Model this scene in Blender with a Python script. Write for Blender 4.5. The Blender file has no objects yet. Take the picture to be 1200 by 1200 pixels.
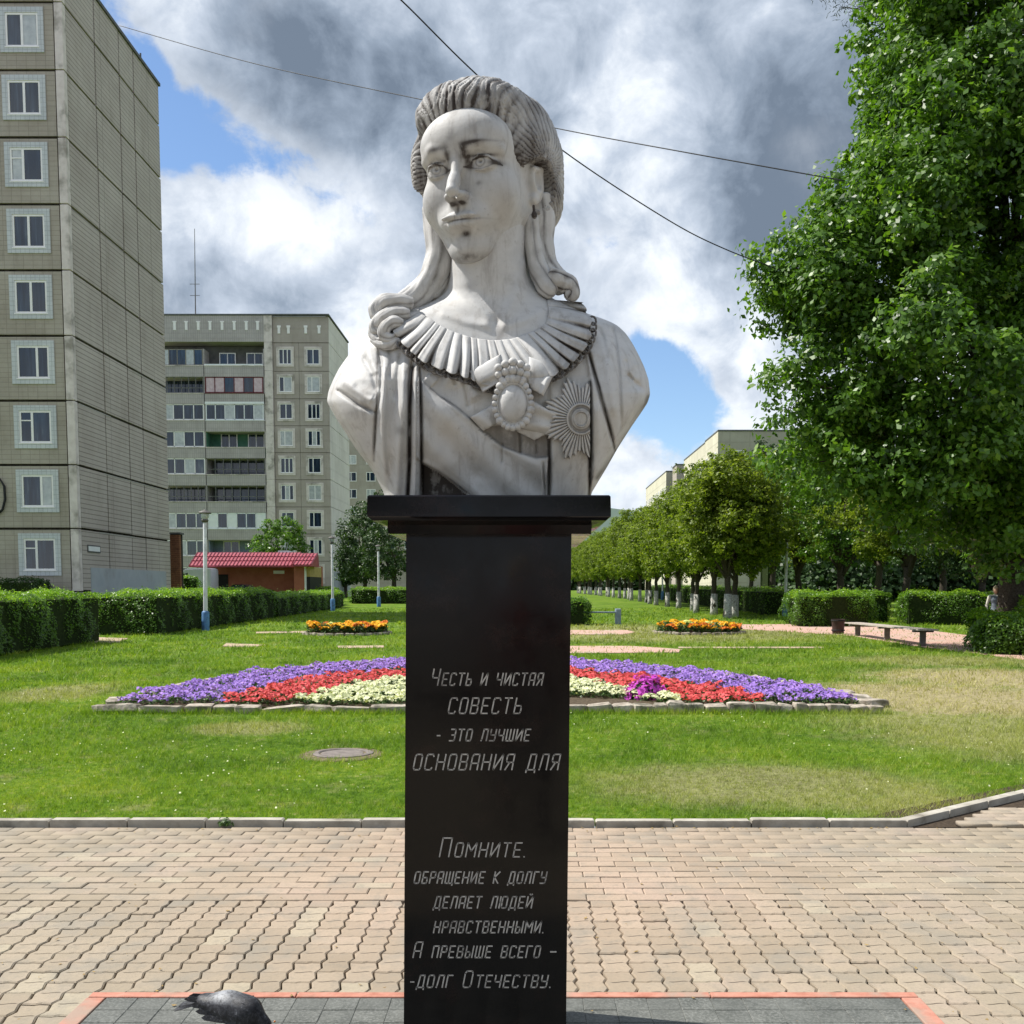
import bpy, bmesh, math, random
import numpy as np
from mathutils import Vector, Matrix
R = math.radians
rng = np.random.default_rng(7)
random.seed(7)
sc = bpy.context.scene
COL = sc.collection

# ------------------------------------------------------------------ camera
EYE = 1.54
PITCH = math.atan(88 / 1200)
cam_d = bpy.data.cameras.new('camera')
cam = bpy.data.objects.new('camera', cam_d); COL.objects.link(cam)
cam.location = (0, 0, EYE)
cam.rotation_euler = (R(90) - PITCH, 0, 0)
cam_d.sensor_width = 36; cam_d.lens = 36
cam_d.shift_x = -0.015; cam_d.shift_y = 0.15
cam_d.clip_start = 0.05; cam_d.clip_end = 6000
sc.camera = cam

# ------------------------------------------------------------------ light
sc.view_settings.view_transform = 'Standard'
sc.view_settings.look = 'None'
sc.view_settings.gamma = 1.0
sc.view_settings.exposure = 0.45
sc.view_settings.use_curve_mapping = False
SUN_EL, SUN_FRONT = R(54), R(-13)          # sun at the left, a little in front of the statue
sdir = Vector((-math.cos(SUN_EL) * math.cos(SUN_FRONT), -math.cos(SUN_EL) * math.sin(SUN_FRONT), math.sin(SUN_EL)))
sun_d = bpy.data.lights.new('sun', 'SUN'); sun_d.energy = 5.0; sun_d.angle = R(0.6); sun_d.color = (1.0, 0.955, 0.88)
sun = bpy.data.objects.new('sun', sun_d); COL.objects.link(sun)
sun.rotation_euler = sdir.to_track_quat('Z', 'Y').to_euler()
sun.location = (-30, 0, 40)

world = bpy.data.worlds.new('World'); sc.world = world; world.use_nodes = True
wt = world.node_tree; wt.nodes.clear()
class NT:
    """tiny helper for writing node graphs as expressions"""
    def __init__(s, t): s.t = t
    def n(s, typ, **kw):
        nd = s.t.nodes.new(typ)
        for k, v in kw.items(): setattr(nd, k, v)
        return nd
    def put(s, sock, v):
        if v is None: return
        if hasattr(v, 'links') or hasattr(v, 'is_output'): s.t.links.new(v, sock)
        else:
            try: sock.default_value = v
            except Exception: sock.default_value = (v, v, v)
    def m(s, op, a, b=None, c=None, clamp=False):
        nd = s.n('ShaderNodeMath', operation=op); nd.use_clamp = clamp
        s.put(nd.inputs[0], a); s.put(nd.inputs[1], b); s.put(nd.inputs[2], c)
        return nd.outputs[0]
    def v(s, op, a, b=None, scale=None):
        nd = s.n('ShaderNodeVectorMath', operation=op)
        s.put(nd.inputs[0], a); s.put(nd.inputs[1], b)
        if scale is not None: s.put(nd.inputs[3], scale)
        return nd.outputs[1] if op in ('DOT_PRODUCT', 'LENGTH', 'DISTANCE') else nd.outputs[0]
    def noise(s, vec, scale, detail=4, rough=.55, dist=0, color=False):
        nd = s.n('ShaderNodeTexNoise'); s.put(nd.inputs['Vector'], vec)
        nd.inputs['Scale'].default_value = scale; nd.inputs['Detail'].default_value = detail
        nd.inputs['Roughness'].default_value = rough; nd.inputs['Distortion'].default_value = dist
        return nd.outputs[1] if color else nd.outputs[0]
    def ramp(s, f, stops, interp='LINEAR'):
        nd = s.n('ShaderNodeValToRGB'); nd.color_ramp.interpolation = interp
        e = nd.color_ramp.elements
        while len(e) < len(stops): e.new(0.5)
        for i, (p, c) in enumerate(stops):
            e[i].position = p; e[i].color = (c[0], c[1], c[2], 1) if hasattr(c, '__len__') else (c, c, c, 1)
        s.put(nd.inputs[0], f); return nd.outputs[0]
    def mix(s, f, a, b, blend='MIX'):
        nd = s.n('ShaderNodeMix', data_type='RGBA', blend_type=blend); nd.clamp_factor = True
        def q(x): return (x[0], x[1], x[2], 1) if isinstance(x, (tuple, list)) else x
        s.put(nd.inputs[0], f); s.put(nd.inputs[6], q(a)); s.put(nd.inputs[7], q(b)); return nd.outputs[2]
    def maprange(s, v_, a, b, c=0, d=1, smooth=True):
        nd = s.n('ShaderNodeMapRange'); nd.interpolation_type = 'SMOOTHSTEP' if smooth else 'LINEAR'
        s.put(nd.inputs[0], v_)
        for i, x in enumerate((a, b, c, d)): nd.inputs[i + 1].default_value = x
        return nd.outputs[0]
    def sep(s, v_):
        nd = s.n('ShaderNodeSeparateXYZ'); s.put(nd.inputs[0], v_); return nd.outputs
    def comb(s, x, y, z):
        nd = s.n('ShaderNodeCombineXYZ')
        s.put(nd.inputs[0], x); s.put(nd.inputs[1], y); s.put(nd.inputs[2], z); return nd.outputs[0]

def view_dir(px, py):
    """unit world direction of a photograph pixel (used to know where clouds hang in the sky)"""
    a, b = (px - 618) / 1200, (780 - py) / 1200
    v = Vector((a, math.cos(PITCH) + b * math.sin(PITCH), -math.sin(PITCH) + b * math.cos(PITCH)))
    return v.normalized()

W = NT(wt)
sky = W.n('ShaderNodeTexSky', sky_type='NISHITA', sun_disc=False)
sky.sun_elevation = SUN_EL
sky.sun_rotation = math.atan2(sdir.x, sdir.y)
sky.altitude = 150; sky.air_density = 1.0; sky.dust_density = 0.15; sky.ozone_density = 4.0
bg_sky = W.n('ShaderNodeBackground'); wt.links.new(sky.outputs[0], bg_sky.inputs[0]); bg_sky.inputs[1].default_value = 0.12
tc = W.n('ShaderNodeTexCoord')
D = tc.outputs['Generated']
dx, dy, dz = W.sep(D)
zz = W.m('ADD', W.m('MAXIMUM', dz, 0.0), 0.55)
P = W.v('ADD', W.comb(W.m('DIVIDE', dx, zz), W.m('DIVIDE', dy, zz), 0.0), W.v('SCALE', W.noise(D, 9.0, 4, .5, 0, True), None, .10))
n1 = W.noise(P, 2.6, 9, .54, .1)
n2 = W.noise(W.v('ADD', P, (4.3, 1.7, 2.0)), 4.6, 8, .52, .1)
n3 = W.noise(D, 6.5, 10, .6, .1)
def blob(px, py, r):
    d = view_dir(px, py); k = (1200 / r) ** 2
    return W.m('EXPONENT', W.m('MULTIPLY', W.m('SUBTRACT', W.v('DOT_PRODUCT', D, tuple(d)), 1.0), k))
def total(base, items):
    s_ = base
    for px, py, r, w in items: s_ = W.m('MULTIPLY_ADD', blob(px, py, r), w, s_)
    return s_
n5 = W.noise(D, 13.0, 9, .62, .4)
base = W.m('ADD', W.m('ADD', W.m('MULTIPLY', n1, 0.62), W.m('MULTIPLY', n3, 0.55)), W.m('MULTIPLY_ADD', n5, .50, -.18))
dens = total(W.m('ADD', base, 0.02), [
    (215, 150, 46, -.27), (280, 178, 38, -.30), (150, 75, 30, -.16), (190, 195, 26, -.14), (385, 222, 32, -.34), (440, 258, 30, -.30), (330, 195, 26, -.16),
    (722, 282, 34, -.26), (790, 470, 44, -.36), (740, 425, 36, -.28), (690, 285, 20, -.10), (780, 405, 34, -.18), (715, 560, 24, -.10),
    (260, 262, 78, .22), (400, 320, 80, .22), (560, 60, 160, .26), (900, 150, 170, .30), (330, 60, 95, .20), (830, 350, 70, .20), (740, 540, 36, .16)])
cover = W.maprange(dens, 0.55, 0.67)
n4 = W.noise(D, 17.0, 8, .6, .3)
lum = total(W.m('ADD', W.m('ADD', W.m('MULTIPLY', n2, 0.80), W.m('MULTIPLY', n3, 0.60)), W.m('MULTIPLY_ADD', n4, .70, -.33)), [
    (235, 250, 50, .20), (330, 250, 40, .22), (420, 300, 70, .18), (300, 320, 60, .06), (760, 365, 50, .16), (850, 410, 60, .18), (735, 545, 50, .22),
    (650, 30, 90, .08), (770, 130, 60, .10), (200, 40, 60, .10),
    (430, 140, 110, -.20), (950, 200, 120, -.22), (340, 70, 80, -.08), (900, 310, 80, -.10), (330, 345, 40, -.14), (240, 345, 40, -.12), (870, 60, 90, -.06)])
ccol = W.ramp(lum, [(0.38, (.14, .18, .24)), (0.54, (.25, .305, .385)), (0.72, (.44, .50, .59)), (0.90, (.74, .78, .83))])
# thin cloud edges catch the light
edge = W.maprange(dens, 0.60, 0.92, 1.0, 0.0)
ccol = W.mix(W.m('MULTIPLY', edge, 0.35), ccol, (.62, .66, .72))
bg_c = W.n('ShaderNodeBackground'); wt.links.new(ccol, bg_c.inputs[0]); bg_c.inputs[1].default_value = 1.0
mixw = W.n('ShaderNodeMixShader'); wt.links.new(cover, mixw.inputs[0])
wt.links.new(bg_sky.outputs[0], mixw.inputs[1]); wt.links.new(bg_c.outputs[0], mixw.inputs[2])
wo = W.n('ShaderNodeOutputWorld'); wt.links.new(mixw.outputs[0], wo.inputs[0])
world.cycles.sampling_method = 'MANUAL'; world.cycles.sample_map_resolution = 512

sc.cycles.use_adaptive_sampling = True
sc.cycles.max_bounces = 6; sc.cycles.diffuse_bounces = 3; sc.cycles.glossy_bounces = 3
sc.cycles.transmission_bounces = 3; sc.cycles.transparent_max_bounces = 8
sc.cycles.sample_clamp_indirect = 6
# ------------------------------------------------------------------ helpers
CT, ST = math.cos(PITCH), math.sin(PITCH)
def A(px, py, Y):
    """world (X, Y, z) of the photograph pixel at depth Y"""
    t = (780 - py) / 1200
    k = (t * CT - ST) / (CT + t * ST)
    zc = k * Y
    X = (px - 618) / 1200 * (Y * CT - zc * ST)
    return X, Y, zc + EYE
def gz(Y):
    """height of the gently rising park ground"""
    Y = np.asarray(Y, float)
    return np.where(Y < 9, 0, np.where(Y < 100, .0085 * (Y - 9), .7735 + .0035 * (np.minimum(Y, 400) - 100)))
def G(px, py, z=None):
    """world point where the pixel's ray meets the ground"""
    t = (780 - py) / 1200
    k = (t * CT - ST) / (CT + t * ST)
    zz_ = 0.0 if z is None else z
    for _ in range(30):
        Y = (zz_ - EYE) / k
        if z is not None: break
        zz_ = float(gz(Y))
    return Vector(((px - 618) / 1200 * (Y * CT - (zz_ - EYE) * ST), Y, zz_))

def setp(o, label=None, cat=None, group=None, kind=None):
    if label: o['label'] = label
    if cat: o['category'] = cat
    if group: o['group'] = group
    if kind: o['kind'] = kind
    return o
def thing(name, label, cat, loc=(0, 0, 0), rz=0, group=None):
    o = bpy.data.objects.new(name, None); COL.objects.link(o)
    o.location = loc; o.rotation_euler = (0, 0, rz); o.empty_display_size = .2
    return setp(o, label, cat, group)
def origin(o):
    v = Vector((0, 0, 0))
    while o is not None: v += Vector(o.location); o = o.parent
    return v
def link(name, me, mat, parent=None, **kw):
    o = bpy.data.objects.new(name, me); COL.objects.link(o)
    if parent is not None: o.parent = parent
    if mat is not None and len(me.materials) == 0:
        for m_ in (mat if isinstance(mat, (list, tuple)) else [mat]): me.materials.append(m_)
    return setp(o, **kw)
def npmesh(name, verts, faces, smooth=False, attrs=None, mats=None):
    """verts (N,3); faces (M,k) array or a list of such arrays"""
    me = bpy.data.meshes.new(name)
    verts = np.ascontiguousarray(verts, dtype=np.float32)
    fl = [np.asarray(f) for f in (faces if isinstance(faces, list) else [faces]) if len(f)]
    me.vertices.add(len(verts)); me.vertices.foreach_set('co', verts.ravel())
    idx = np.concatenate([f.ravel() for f in fl]).astype(np.int32)
    tot = np.concatenate([np.full(len(f), f.shape[1]) for f in fl]).astype(np.int32)
    st = np.concatenate([[0], np.cumsum(tot)[:-1]]).astype(np.int32)
    me.loops.add(len(idx)); me.loops.foreach_set('vertex_index', idx)
    me.polygons.add(len(tot)); me.polygons.foreach_set('loop_start', st); me.polygons.foreach_set('loop_total', tot)
    if mats is not None: me.polygons.foreach_set('material_index', np.asarray(mats, dtype=np.int32))
    me.update(calc_edges=True)
    if smooth: me.polygons.foreach_set('use_smooth', np.ones(len(tot), dtype=bool))
    for k, v in (attrs or {}).items():
        a = me.attributes.new(k, 'FLOAT', 'POINT'); a.data.foreach_set('value', np.asarray(v, dtype=np.float32))
    me.validate(); return me

class MB:
    """collects world-space shapes, then links them as ONE mesh object"""
    def __init__(s): s.v = []; s.f = []; s.mi = []; s.n = 0; s.cur = 0
    def add(s, verts, faces):
        s.v.append(np.asarray(verts, float).reshape(-1, 3))
        for f in faces: s.f.append([i + s.n for i in f]); s.mi.append(s.cur)
        s.n += len(s.v[-1]); return s
    def box(s, x0, x1, y0, y1, z0, z1, bev=0):
        if bev <= 0:
            v = [(x, y, z) for z in (z0, z1) for y in (y0, y1) for x in (x0, x1)]
            return s.add(v, [(0, 2, 3, 1), (4, 5, 7, 6), (0, 1, 5, 4), (1, 3, 7, 5), (3, 2, 6, 7), (2, 0, 4, 6)])
        bm = bmesh.new(); bmesh.ops.create_cube(bm, size=1)
        for v in bm.verts: v.co = Vector((x0 + (v.co.x + .5) * (x1 - x0), y0 + (v.co.y + .5) * (y1 - y0), z0 + (v.co.z + .5) * (z1 - z0)))
        bmesh.ops.bevel(bm, geom=bm.edges[:], offset=bev, segments=2, affect='EDGES', profile=.5)
        return s.bm(bm)
    def bm(s, bm):
        bm.verts.ensure_lookup_table(); bm.verts.index_update()
        s.add([tuple(v.co) for v in bm.verts], [[v.index for v in f.verts] for f in bm.faces]); bm.free(); return s
    def tube(s, pts, rad, n=8, cap=True, squash=1.0):
        pts = [Vector(p) for p in pts]; m = len(pts)
        rad = list(rad) if hasattr(rad, '__len__') else [rad] * m
        vs = []; up = Vector((0, 0, 1)); prev = None
        for i, p in enumerate(pts):
            t = (pts[min(i + 1, m - 1)] - pts[max(i - 1, 0)]).normalized()
            a = t.cross(up if prev is None else prev.cross(t))
            if prev is None and a.length < .05: a = t.cross(Vector((0, 1, 0)))
            if prev is not None:
                a = (prev - t * prev.dot(t))
            a.normalize(); prev = a; b = t.cross(a)
            for k in range(n):
                an = 2 * math.pi * k / n
                vs.append(p + (a * math.cos(an) + b * math.sin(an) * squash) * rad[i])
        fs = [[i * n + k, i * n + (k + 1) % n, (i + 1) * n + (k + 1) % n, (i + 1) * n + k] for i in range(m - 1) for k in range(n)]
        if cap: fs += [list(range(n))[::-1], [(m - 1) * n + k for k in range(n)]]
        return s.add([tuple(v) for v in vs], fs)
    def lathe(s, c, prof, n=20):
        vs = []; m = len(prof)
        for r, z in prof:
            for k in range(n):
                an = 2 * math.pi * k / n
                vs.append((c[0] + r * math.cos(an), c[1] + r * math.sin(an), c[2] + z))
        fs = [[i * n + k, i * n + (k + 1) % n, (i + 1) * n + (k + 1) % n, (i + 1) * n + k] for i in range(m - 1) for k in range(n)]
        fs += [list(range(n))[::-1], [(m - 1) * n + k for k in range(n)]]
        return s.add(vs, fs)
    def prism(s, poly, z0, z1, inset=0, drop=0):
        """poly counter-clockwise in XY"""
        n = len(poly)
        def zf(z, p): return z(p) if callable(z) else z
        rings = [[(x, y, zf(z0, (x, y))) for x, y in poly]]
        if inset:
            cx = sum(p[0] for p in poly) / n; cy = sum(p[1] for p in poly) / n
            rings.append([(x, y, zf(z1, (x, y)) - drop) for x, y in poly])
            def ins(p):
                dx_, dy_ = p[0] - cx, p[1] - cy; L = math.hypot(dx_, dy_) or 1
                return (p[0] - dx_ / L * inset, p[1] - dy_ / L * inset)
            rings.append([(*ins(p), zf(z1, p)) for p in poly])
        else: rings.append([(x, y, zf(z1, (x, y))) for x, y in poly])
        vs = [q for r in rings for q in r]
        fs = [[i * n + k, i * n + (k + 1) % n, (i + 1) * n + (k + 1) % n, (i + 1) * n + k] for i in range(len(rings) - 1) for k in range(n)]
        fs += [list(range(n))[::-1], [(len(rings) - 1) * n + k for k in range(n)]]
        return s.add(vs, fs)
    def ring(s, x0, x1, z0, z1, w, y0, y1):
        """rectangular frame in the XZ plane, y0..y1 thick"""
        s.box(x0, x0 + w, y0, y1, z0, z1); s.box(x1 - w, x1, y0, y1, z0, z1)
        s.box(x0 + w, x1 - w, y0, y1, z0, z0 + w); s.box(x0 + w, x1 - w, y0, y1, z1 - w, z1); return s
    def mesh(s, name, off=(0, 0, 0), smooth=False):
        v = np.concatenate(s.v) - np.asarray(off, float)
        me = bpy.data.meshes.new(name); me.from_pydata(v.tolist(), [], s.f); me.update()
        if any(s.mi): me.polygons.foreach_set('material_index', s.mi)
        if smooth: me.polygons.foreach_set('use_smooth', [True] * len(me.polygons))
        return me
    def obj(s, name, mat, parent=None, smooth=False, **kw):
        off = origin(parent) if parent is not None else (0, 0, 0)
        return link(name, s.mesh(name, off, smooth), mat, parent, **kw)
    def top(s, name, mat, loc, smooth=False, **kw):
        """a one-mesh thing with its origin at loc"""
        o = link(name, s.mesh(name, loc, smooth), mat, None, **kw); o.location = loc; return o
def copy_tree(o, parent=None):
    c = o.copy(); COL.objects.link(c); c.parent = parent
    if parent is not None: c.matrix_parent_inverse = o.matrix_parent_inverse
    for ch in list(o.children): copy_tree(ch, c)
    return c
def bm_autosmooth(o, ang=35):
    me = o.data
    me.polygons.foreach_set('use_smooth', [True] * len(me.polygons))
    try: me.set_sharp_from_angle(angle=R(ang))
    except Exception: pass

# ------------------------------------------------------------------ materials
def mat(name, color=(.5, .5, .5), rough=.8, spec=.4, metal=0, build=None, bump=None):
    m_ = bpy.data.materials.new(name); m_.use_nodes = True
    t = m_.node_tree; b = t.nodes['Principled BSDF']
    b.inputs['Base Color'].default_value = (*color, 1); b.inputs['Roughness'].default_value = rough
    b.inputs['Specular IOR Level'].default_value = spec; b.inputs['Metallic'].default_value = metal
    if build: build(NT(t), b)
    return m_
def pos(N): return N.n('ShaderNodeNewGeometry').outputs['Position']
def objc(N): return N.n('ShaderNodeTexCoord').outputs['Object']
def orand(N): return N.n('ShaderNodeObjectInfo').outputs['Random']
def attr(N, name): return N.n('ShaderNodeAttribute', attribute_name=name).outputs['Fac']
def setbump(N, b, h, strength=.4, dist=.01):
    nd = N.n('ShaderNodeBump'); nd.inputs['Strength'].default_value = strength; nd.inputs['Distance'].default_value = dist
    N.put(nd.inputs['Height'], h); N.t.links.new(nd.outputs[0], b.inputs['Normal'])
def noisy(name, c1, c2, scale=8, rough=.85, spec=.3, bump=.3, bd=.004, c3=None, big=None, use='pos', detail=6, metal=0):
    def f(N, b):
        p = pos(N) if use == 'pos' else objc(N)
        n = N.noise(p, scale, detail)
        col = N.ramp(n, [(.32, c1), (.68, c2)])
        if c3 is not None:
            n_ = N.noise(p, big or scale * .2, 5, .6)
            col = N.mix(N.maprange(n_, .48, .68), col, c3)
        N.put(b.inputs['Base Color'], col)
        if bump: setbump(N, b, N.noise(p, scale * 3, 5), bump, bd)
    return mat(name, c1, rough, spec, metal, build=f)

def leafmat(name, dark, light, yellow=None, trans=.35, rough=.5, gloss=.35):
    """leaf colour varies from leaf to leaf (attribute 'tint'); light passes through"""
    m_ = bpy.data.materials.new(name); m_.use_nodes = True
    t = m_.node_tree; N = NT(t); b = t.nodes['Principled BSDF']; out = t.nodes['Material Output']
    tint = attr(N, 'tint')
    stops = [(0, dark), (.75, light)] + ([(1.0, yellow)] if yellow else [])
    col = N.ramp(tint, stops)
    # broad drift of colour through the crown
    col = N.mix(N.maprange(N.noise(pos(N), .55, 3), .42, .62, 0, .35), col, light)
    N.put(b.inputs['Base Color'], col); b.inputs['Roughness'].default_value = rough; b.inputs['Specular IOR Level'].default_value = gloss
    tr = N.n('ShaderNodeBsdfTranslucent')
    N.put(tr.inputs[0], N.mix(1.0, col, (1.15, 1.25, .5), 'MULTIPLY'))
    mx = N.n('ShaderNodeMixShader'); mx.inputs[0].default_value = trans
    t.links.new(b.outputs[0], mx.inputs[1]); t.links.new(tr.outputs[0], mx.inputs[2]); t.links.new(mx.outputs[0], out.inputs[0])
    return m_
M = {}
M['leaf_oak'] = leafmat('leaf_oak', (.032, .080, .010), (.115, .235, .022), (.24, .38, .045), .42, .42, .5)
M['leaf_lime'] = leafmat('leaf_lime', (.065, .105, .012), (.21, .28, .025), (.36, .41, .05), .50)
M['leaf_dark'] = leafmat('leaf_dark', (.018, .042, .014), (.05, .10, .028), (.085, .14, .035), .25)
M['leaf_hedge'] = leafmat('leaf_hedge', (.042, .095, .010), (.15, .30, .020), (.32, .47, .035), .42, .4, .45)
M['leaf_flower'] = leafmat('leaf_flower', (.03, .07, .015), (.07, .13, .03), None, .25)
M['needle'] = leafmat('needle', (.012, .028, .012), (.03, .06, .022), None, .1)
M['hedge_core'] = noisy('hedge_core', (.010, .018, .006), (.03, .045, .012), 14, .95, .1)
M['bark'] = noisy('bark', (.035, .028, .022), (.10, .085, .068), 26, .95, .2, .8, .02)
def _ww(N, b):
    p = pos(N); n = N.noise(p, 16, 6, .65)
    N.put(b.inputs['Base Color'], N.ramp(n, [(.38, (.16, .14, .12)), (.50, (.42, .41, .38)), (.7, (.58, .57, .53))]))
    setbump(N, b, N.noise(p, 40, 4), .6, .01)
M['whitewash'] = mat('whitewash', rough=.9, build=_ww)
def _petal(name, c1, c2, tr=.2):
    m_ = leafmat(name, c1, c2, None, tr, .6, .2); return m_
M['purple'] = _petal('petal_purple', (.17, .09, .42), (.44, .26, .72))
M['red'] = _petal('petal_red', (.42, .025, .03), (.75, .12, .12))
M['cream'] = _petal('petal_cream', (.48, .52, .26), (.78, .78, .52))
M['magenta'] = _petal('petal_magenta', (.40, .03, .38), (.66, .10, .62))
M['yellow'] = _petal('petal_yellow', (.72, .26, .01), (.86, .52, .02))
M['orange'] = _petal('petal_orange', (.45, .10, .02), (.75, .22, .02))
M['pale_yellow'] = _petal('petal_pale', (.50, .55, .12), (.72, .74, .25))

# --- paving
def _paver(groove):
    def f(N, b):
        p = pos(N); r = orand(N)
        n = N.noise(p, 1.1, 5, .6); f_ = N.noise(p, 60, 5, .7)
        col = N.ramp(n, [(.34, (.30, .25, .185)), (.52, (.345, .288, .215)), (.70, (.385, .305, .245))])
        pink = N.maprange(N.v('DISTANCE', p, (-.1, 5.6, 0)), .3, 2.6, .40, 0)
        col = N.mix(pink, col, (.50, .34, .255))
        col = N.mix(N.maprange(r, 0, 1, 0, .95, False), col, N.mix(1, col, (.80, .80, .78), 'MULTIPLY'))
        col = N.mix(N.m('MULTIPLY', N.m('GREATER_THAN', r, .93), .4), col, (.48, .43, .32))
        col = N.mix(N.maprange(f_, .40, .75, 0, .40), col, (.22, .19, .15))
        # grey wear and tracked dirt
        col = N.mix(N.maprange(N.noise(p, 3.1, 6, .65), .46, .70, 0, .65), col, (.23, .21, .175))
        h = f_
        if groove:
            o = N.sep(objc(N))
            wob = N.m('MULTIPLY', N.m('SINE', N.m('MULTIPLY', o[0], 70.0)), .0045)
            g = N.m('ABSOLUTE', N.m('SUBTRACT', o[1], wob))
            line = N.m('MULTIPLY', N.maprange(g, .0015, .0048, 1, 0), N.maprange(N.m('ABSOLUTE', o[0]), .026, .044, 1, 0))
            col = N.mix(N.m('MULTIPLY', line, .95), col, (.07, .055, .04))
            h = N.m('SUBTRACT', h, N.m('MULTIPLY', line, 1.5))
        col = N.mix(N.maprange(N.noise(p, 14, 6, .7), .50, .70, 0, .45), col, (.20, .18, .145))
        N.put(b.inputs['Base Color'], col); setbump(N, b, h, .55, .004)
    return f
M['brick'] = mat('paving_brick', rough=.88, spec=.25, build=_paver(False))
M['wave'] = mat('wave_paver', rough=.88, spec=.25, build=_paver(True))
M['sand'] = noisy('joint_sand', (.035, .027, .02), (.08, .06, .042), 50, .95, .1)
def _tile(N, b):
    p = pos(N); r = orand(N)
    n = N.noise(p, 9, 6, .65); f_ = N.noise(p, 90, 5, .75)
    col = N.ramp(n, [(.34, (.06, .065, .058)), (.66, (.13, .135, .122))])
    col = N.mix(N.maprange(f_, .42, .66, 0, .6), col, (.26, .265, .25))
    col = N.mix(N.maprange(r, 0, 1, 0, .45, False), col, (.08, .085, .078))
    N.put(b.inputs['Base Color'], col); setbump(N, b, f_, .5, .003)
M['tile'] = mat('dark_tile', rough=.75, build=_tile)
M['redkerb'] = noisy('red_kerb', (.36, .15, .105), (.50, .24, .18), 22, .9, .2, .4, .003, (.33, .24, .19), 4)
M['kerb'] = noisy('kerb_concrete', (.30, .275, .23), (.46, .43, .37), 12, .92, .2, .5, .004, (.17, .15, .12), 3)
def _asph(N, b):
    p = pos(N)
    bt = N.n('ShaderNodeTexBrick'); N.put(bt.inputs['Vector'], p); bt.inputs['Scale'].default_value = 1
    bt.inputs['Brick Width'].default_value = .2; bt.inputs['Row Height'].default_value = .1; bt.inputs['Mortar Size'].default_value = .006
    bt.inputs['Color1'].default_value = (.40, .34, .25, 1); bt.inputs['Color2'].default_value = (.32, .27, .20, 1); bt.inputs['Mortar'].default_value = (.10, .08, .06, 1)
    N.put(b.inputs['Base Color'], N.mix(N.maprange(N.noise(p, 1.5, 5), .4, .7, 0, .5), bt.outputs[0], (.28, .25, .20)))
M['plaza'] = mat('plaza_paving', rough=.9, build=_asph)
M['pink'] = noisy('pink_paving', (.44, .27, .215), (.54, .35, .29), 7, .92, .2, .3, .003, (.42, .34, .27), 1.2)
M['paleway'] = noisy('worn_path', (.36, .27, .19), (.47, .36, .27), 6, .95, .15, .3, .003, (.28, .24, .14), 1.5)

# --- grass: one colour field shared by the soil sheet and the blades
def grass_col(N, p, tint=None):
    n = N.noise(p, .45, 5, .6, .3); n2_ = N.noise(p, 2.4, 5, .6); n3_ = N.noise(p, 11, 4, .6)
    green = N.ramp(N.m('ADD', N.m('MULTIPLY', n, .5), N.m('MULTIPLY', n3_, .5)), [(.38, (.07, .15, .012)), (.50, (.155, .27, .020)), (.62, (.27, .36, .035))])
    x, y, z = N.sep(p)
    def pat(cx, cy, rx, ry, lo=.6, hi=1.25):
        d = N.m('SQRT', N.m('ADD', N.m('POWER', N.m('DIVIDE', N.m('SUBTRACT', x, cx), rx), 2), N.m('POWER', N.m('DIVIDE', N.m('SUBTRACT', y, cy), ry), 2)))
        return N.maprange(N.m('ADD', d, N.m('MULTIPLY', N.m('SUBTRACT', n2_, .5), 1.1)), lo, hi, 1, 0)
    dry = N.m('MULTIPLY', N.m('MAXIMUM', pat(5.9, 14.3, 2.5, 2.6, .55, 1.15), pat(7.9, 17.2, 2.6, 2.4, .5, 1.1)), .85)
    for a in ((5.6, 11.2, 2.2, 2.6), (-6.9, 15.0, .8, 1.4), (1.9, 8.1, 1.5, 1.0), (2.9, 7.3, .8, .5), (-3.1, 11.3, .7, .55), (8.6, 21, 2.2, 1.5), (4, 33, 6, 6)):
        dry = N.m('MAXIMUM', dry, N.m('MULTIPLY', pat(*a), .50))
    dry = N.m('MAXIMUM', dry, N.m('MAXIMUM', N.maprange(n2_, .54, .74, 0, .45), N.maprange(n3_, .58, .72, 0, .5)))
    return green, dry
def _soil(N, b):
    p = pos(N); g, dry = grass_col(N, p)
    col = N.mix(1, g, (.62, .66, .6), 'MULTIPLY')
    col = N.mix(dry, col, N.ramp(N.noise(p, 14, 5), [(.35, (.28, .23, .13)), (.65, (.46, .38, .23))]))
    N.put(b.inputs['Base Color'], col); setbump(N, b, N.noise(p, 22, 6, .7), .9, .05)
M['lawn'] = mat('lawn_soil', rough=.95, spec=.1, build=_soil)
def _blade():
    m_ = bpy.data.materials.new('grass_blade'); m_.use_nodes = True
    t = m_.node_tree; N = NT(t); b = t.nodes['Principled BSDF']; out = t.nodes['Material Output']
    p = pos(N); g, dry = grass_col(N, p); tint = attr(N, 'tint')
    col = N.mix(tint, N.mix(1, g, (.72, .80, .7), 'MULTIPLY'), N.mix(1, g, (1.55, 1.35, 1.3), 'MULTIPLY'))
    straw = N.mix(tint, (.34, .28, .13), (.62, .53, .30))
    col = N.mix(N.m('MULTIPLY', dry, .9), col, straw)
    N.put(b.inputs['Base Color'], col); b.inputs['Roughness'].default_value = .55; b.inputs['Specular IOR Level'].default_value = .3
    tr = N.n('ShaderNodeBsdfTranslucent'); N.put(tr.inputs[0], N.mix(1, col, (1.2, 1.25, .6), 'MULTIPLY'))
    mx = N.n('ShaderNodeMixShader'); mx.inputs[0].default_value = .4
    t.links.new(b.outputs[0], mx.inputs[1]); t.links.new(tr.outputs[0], mx.inputs[2]); t.links.new(mx.outputs[0], out.inputs[0])
    return m_
M['blade'] = _blade()
M['earth'] = noisy('bed_soil', (.06, .045, .03), (.14, .11, .075), 30, .95, .1, .9, .02)
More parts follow.
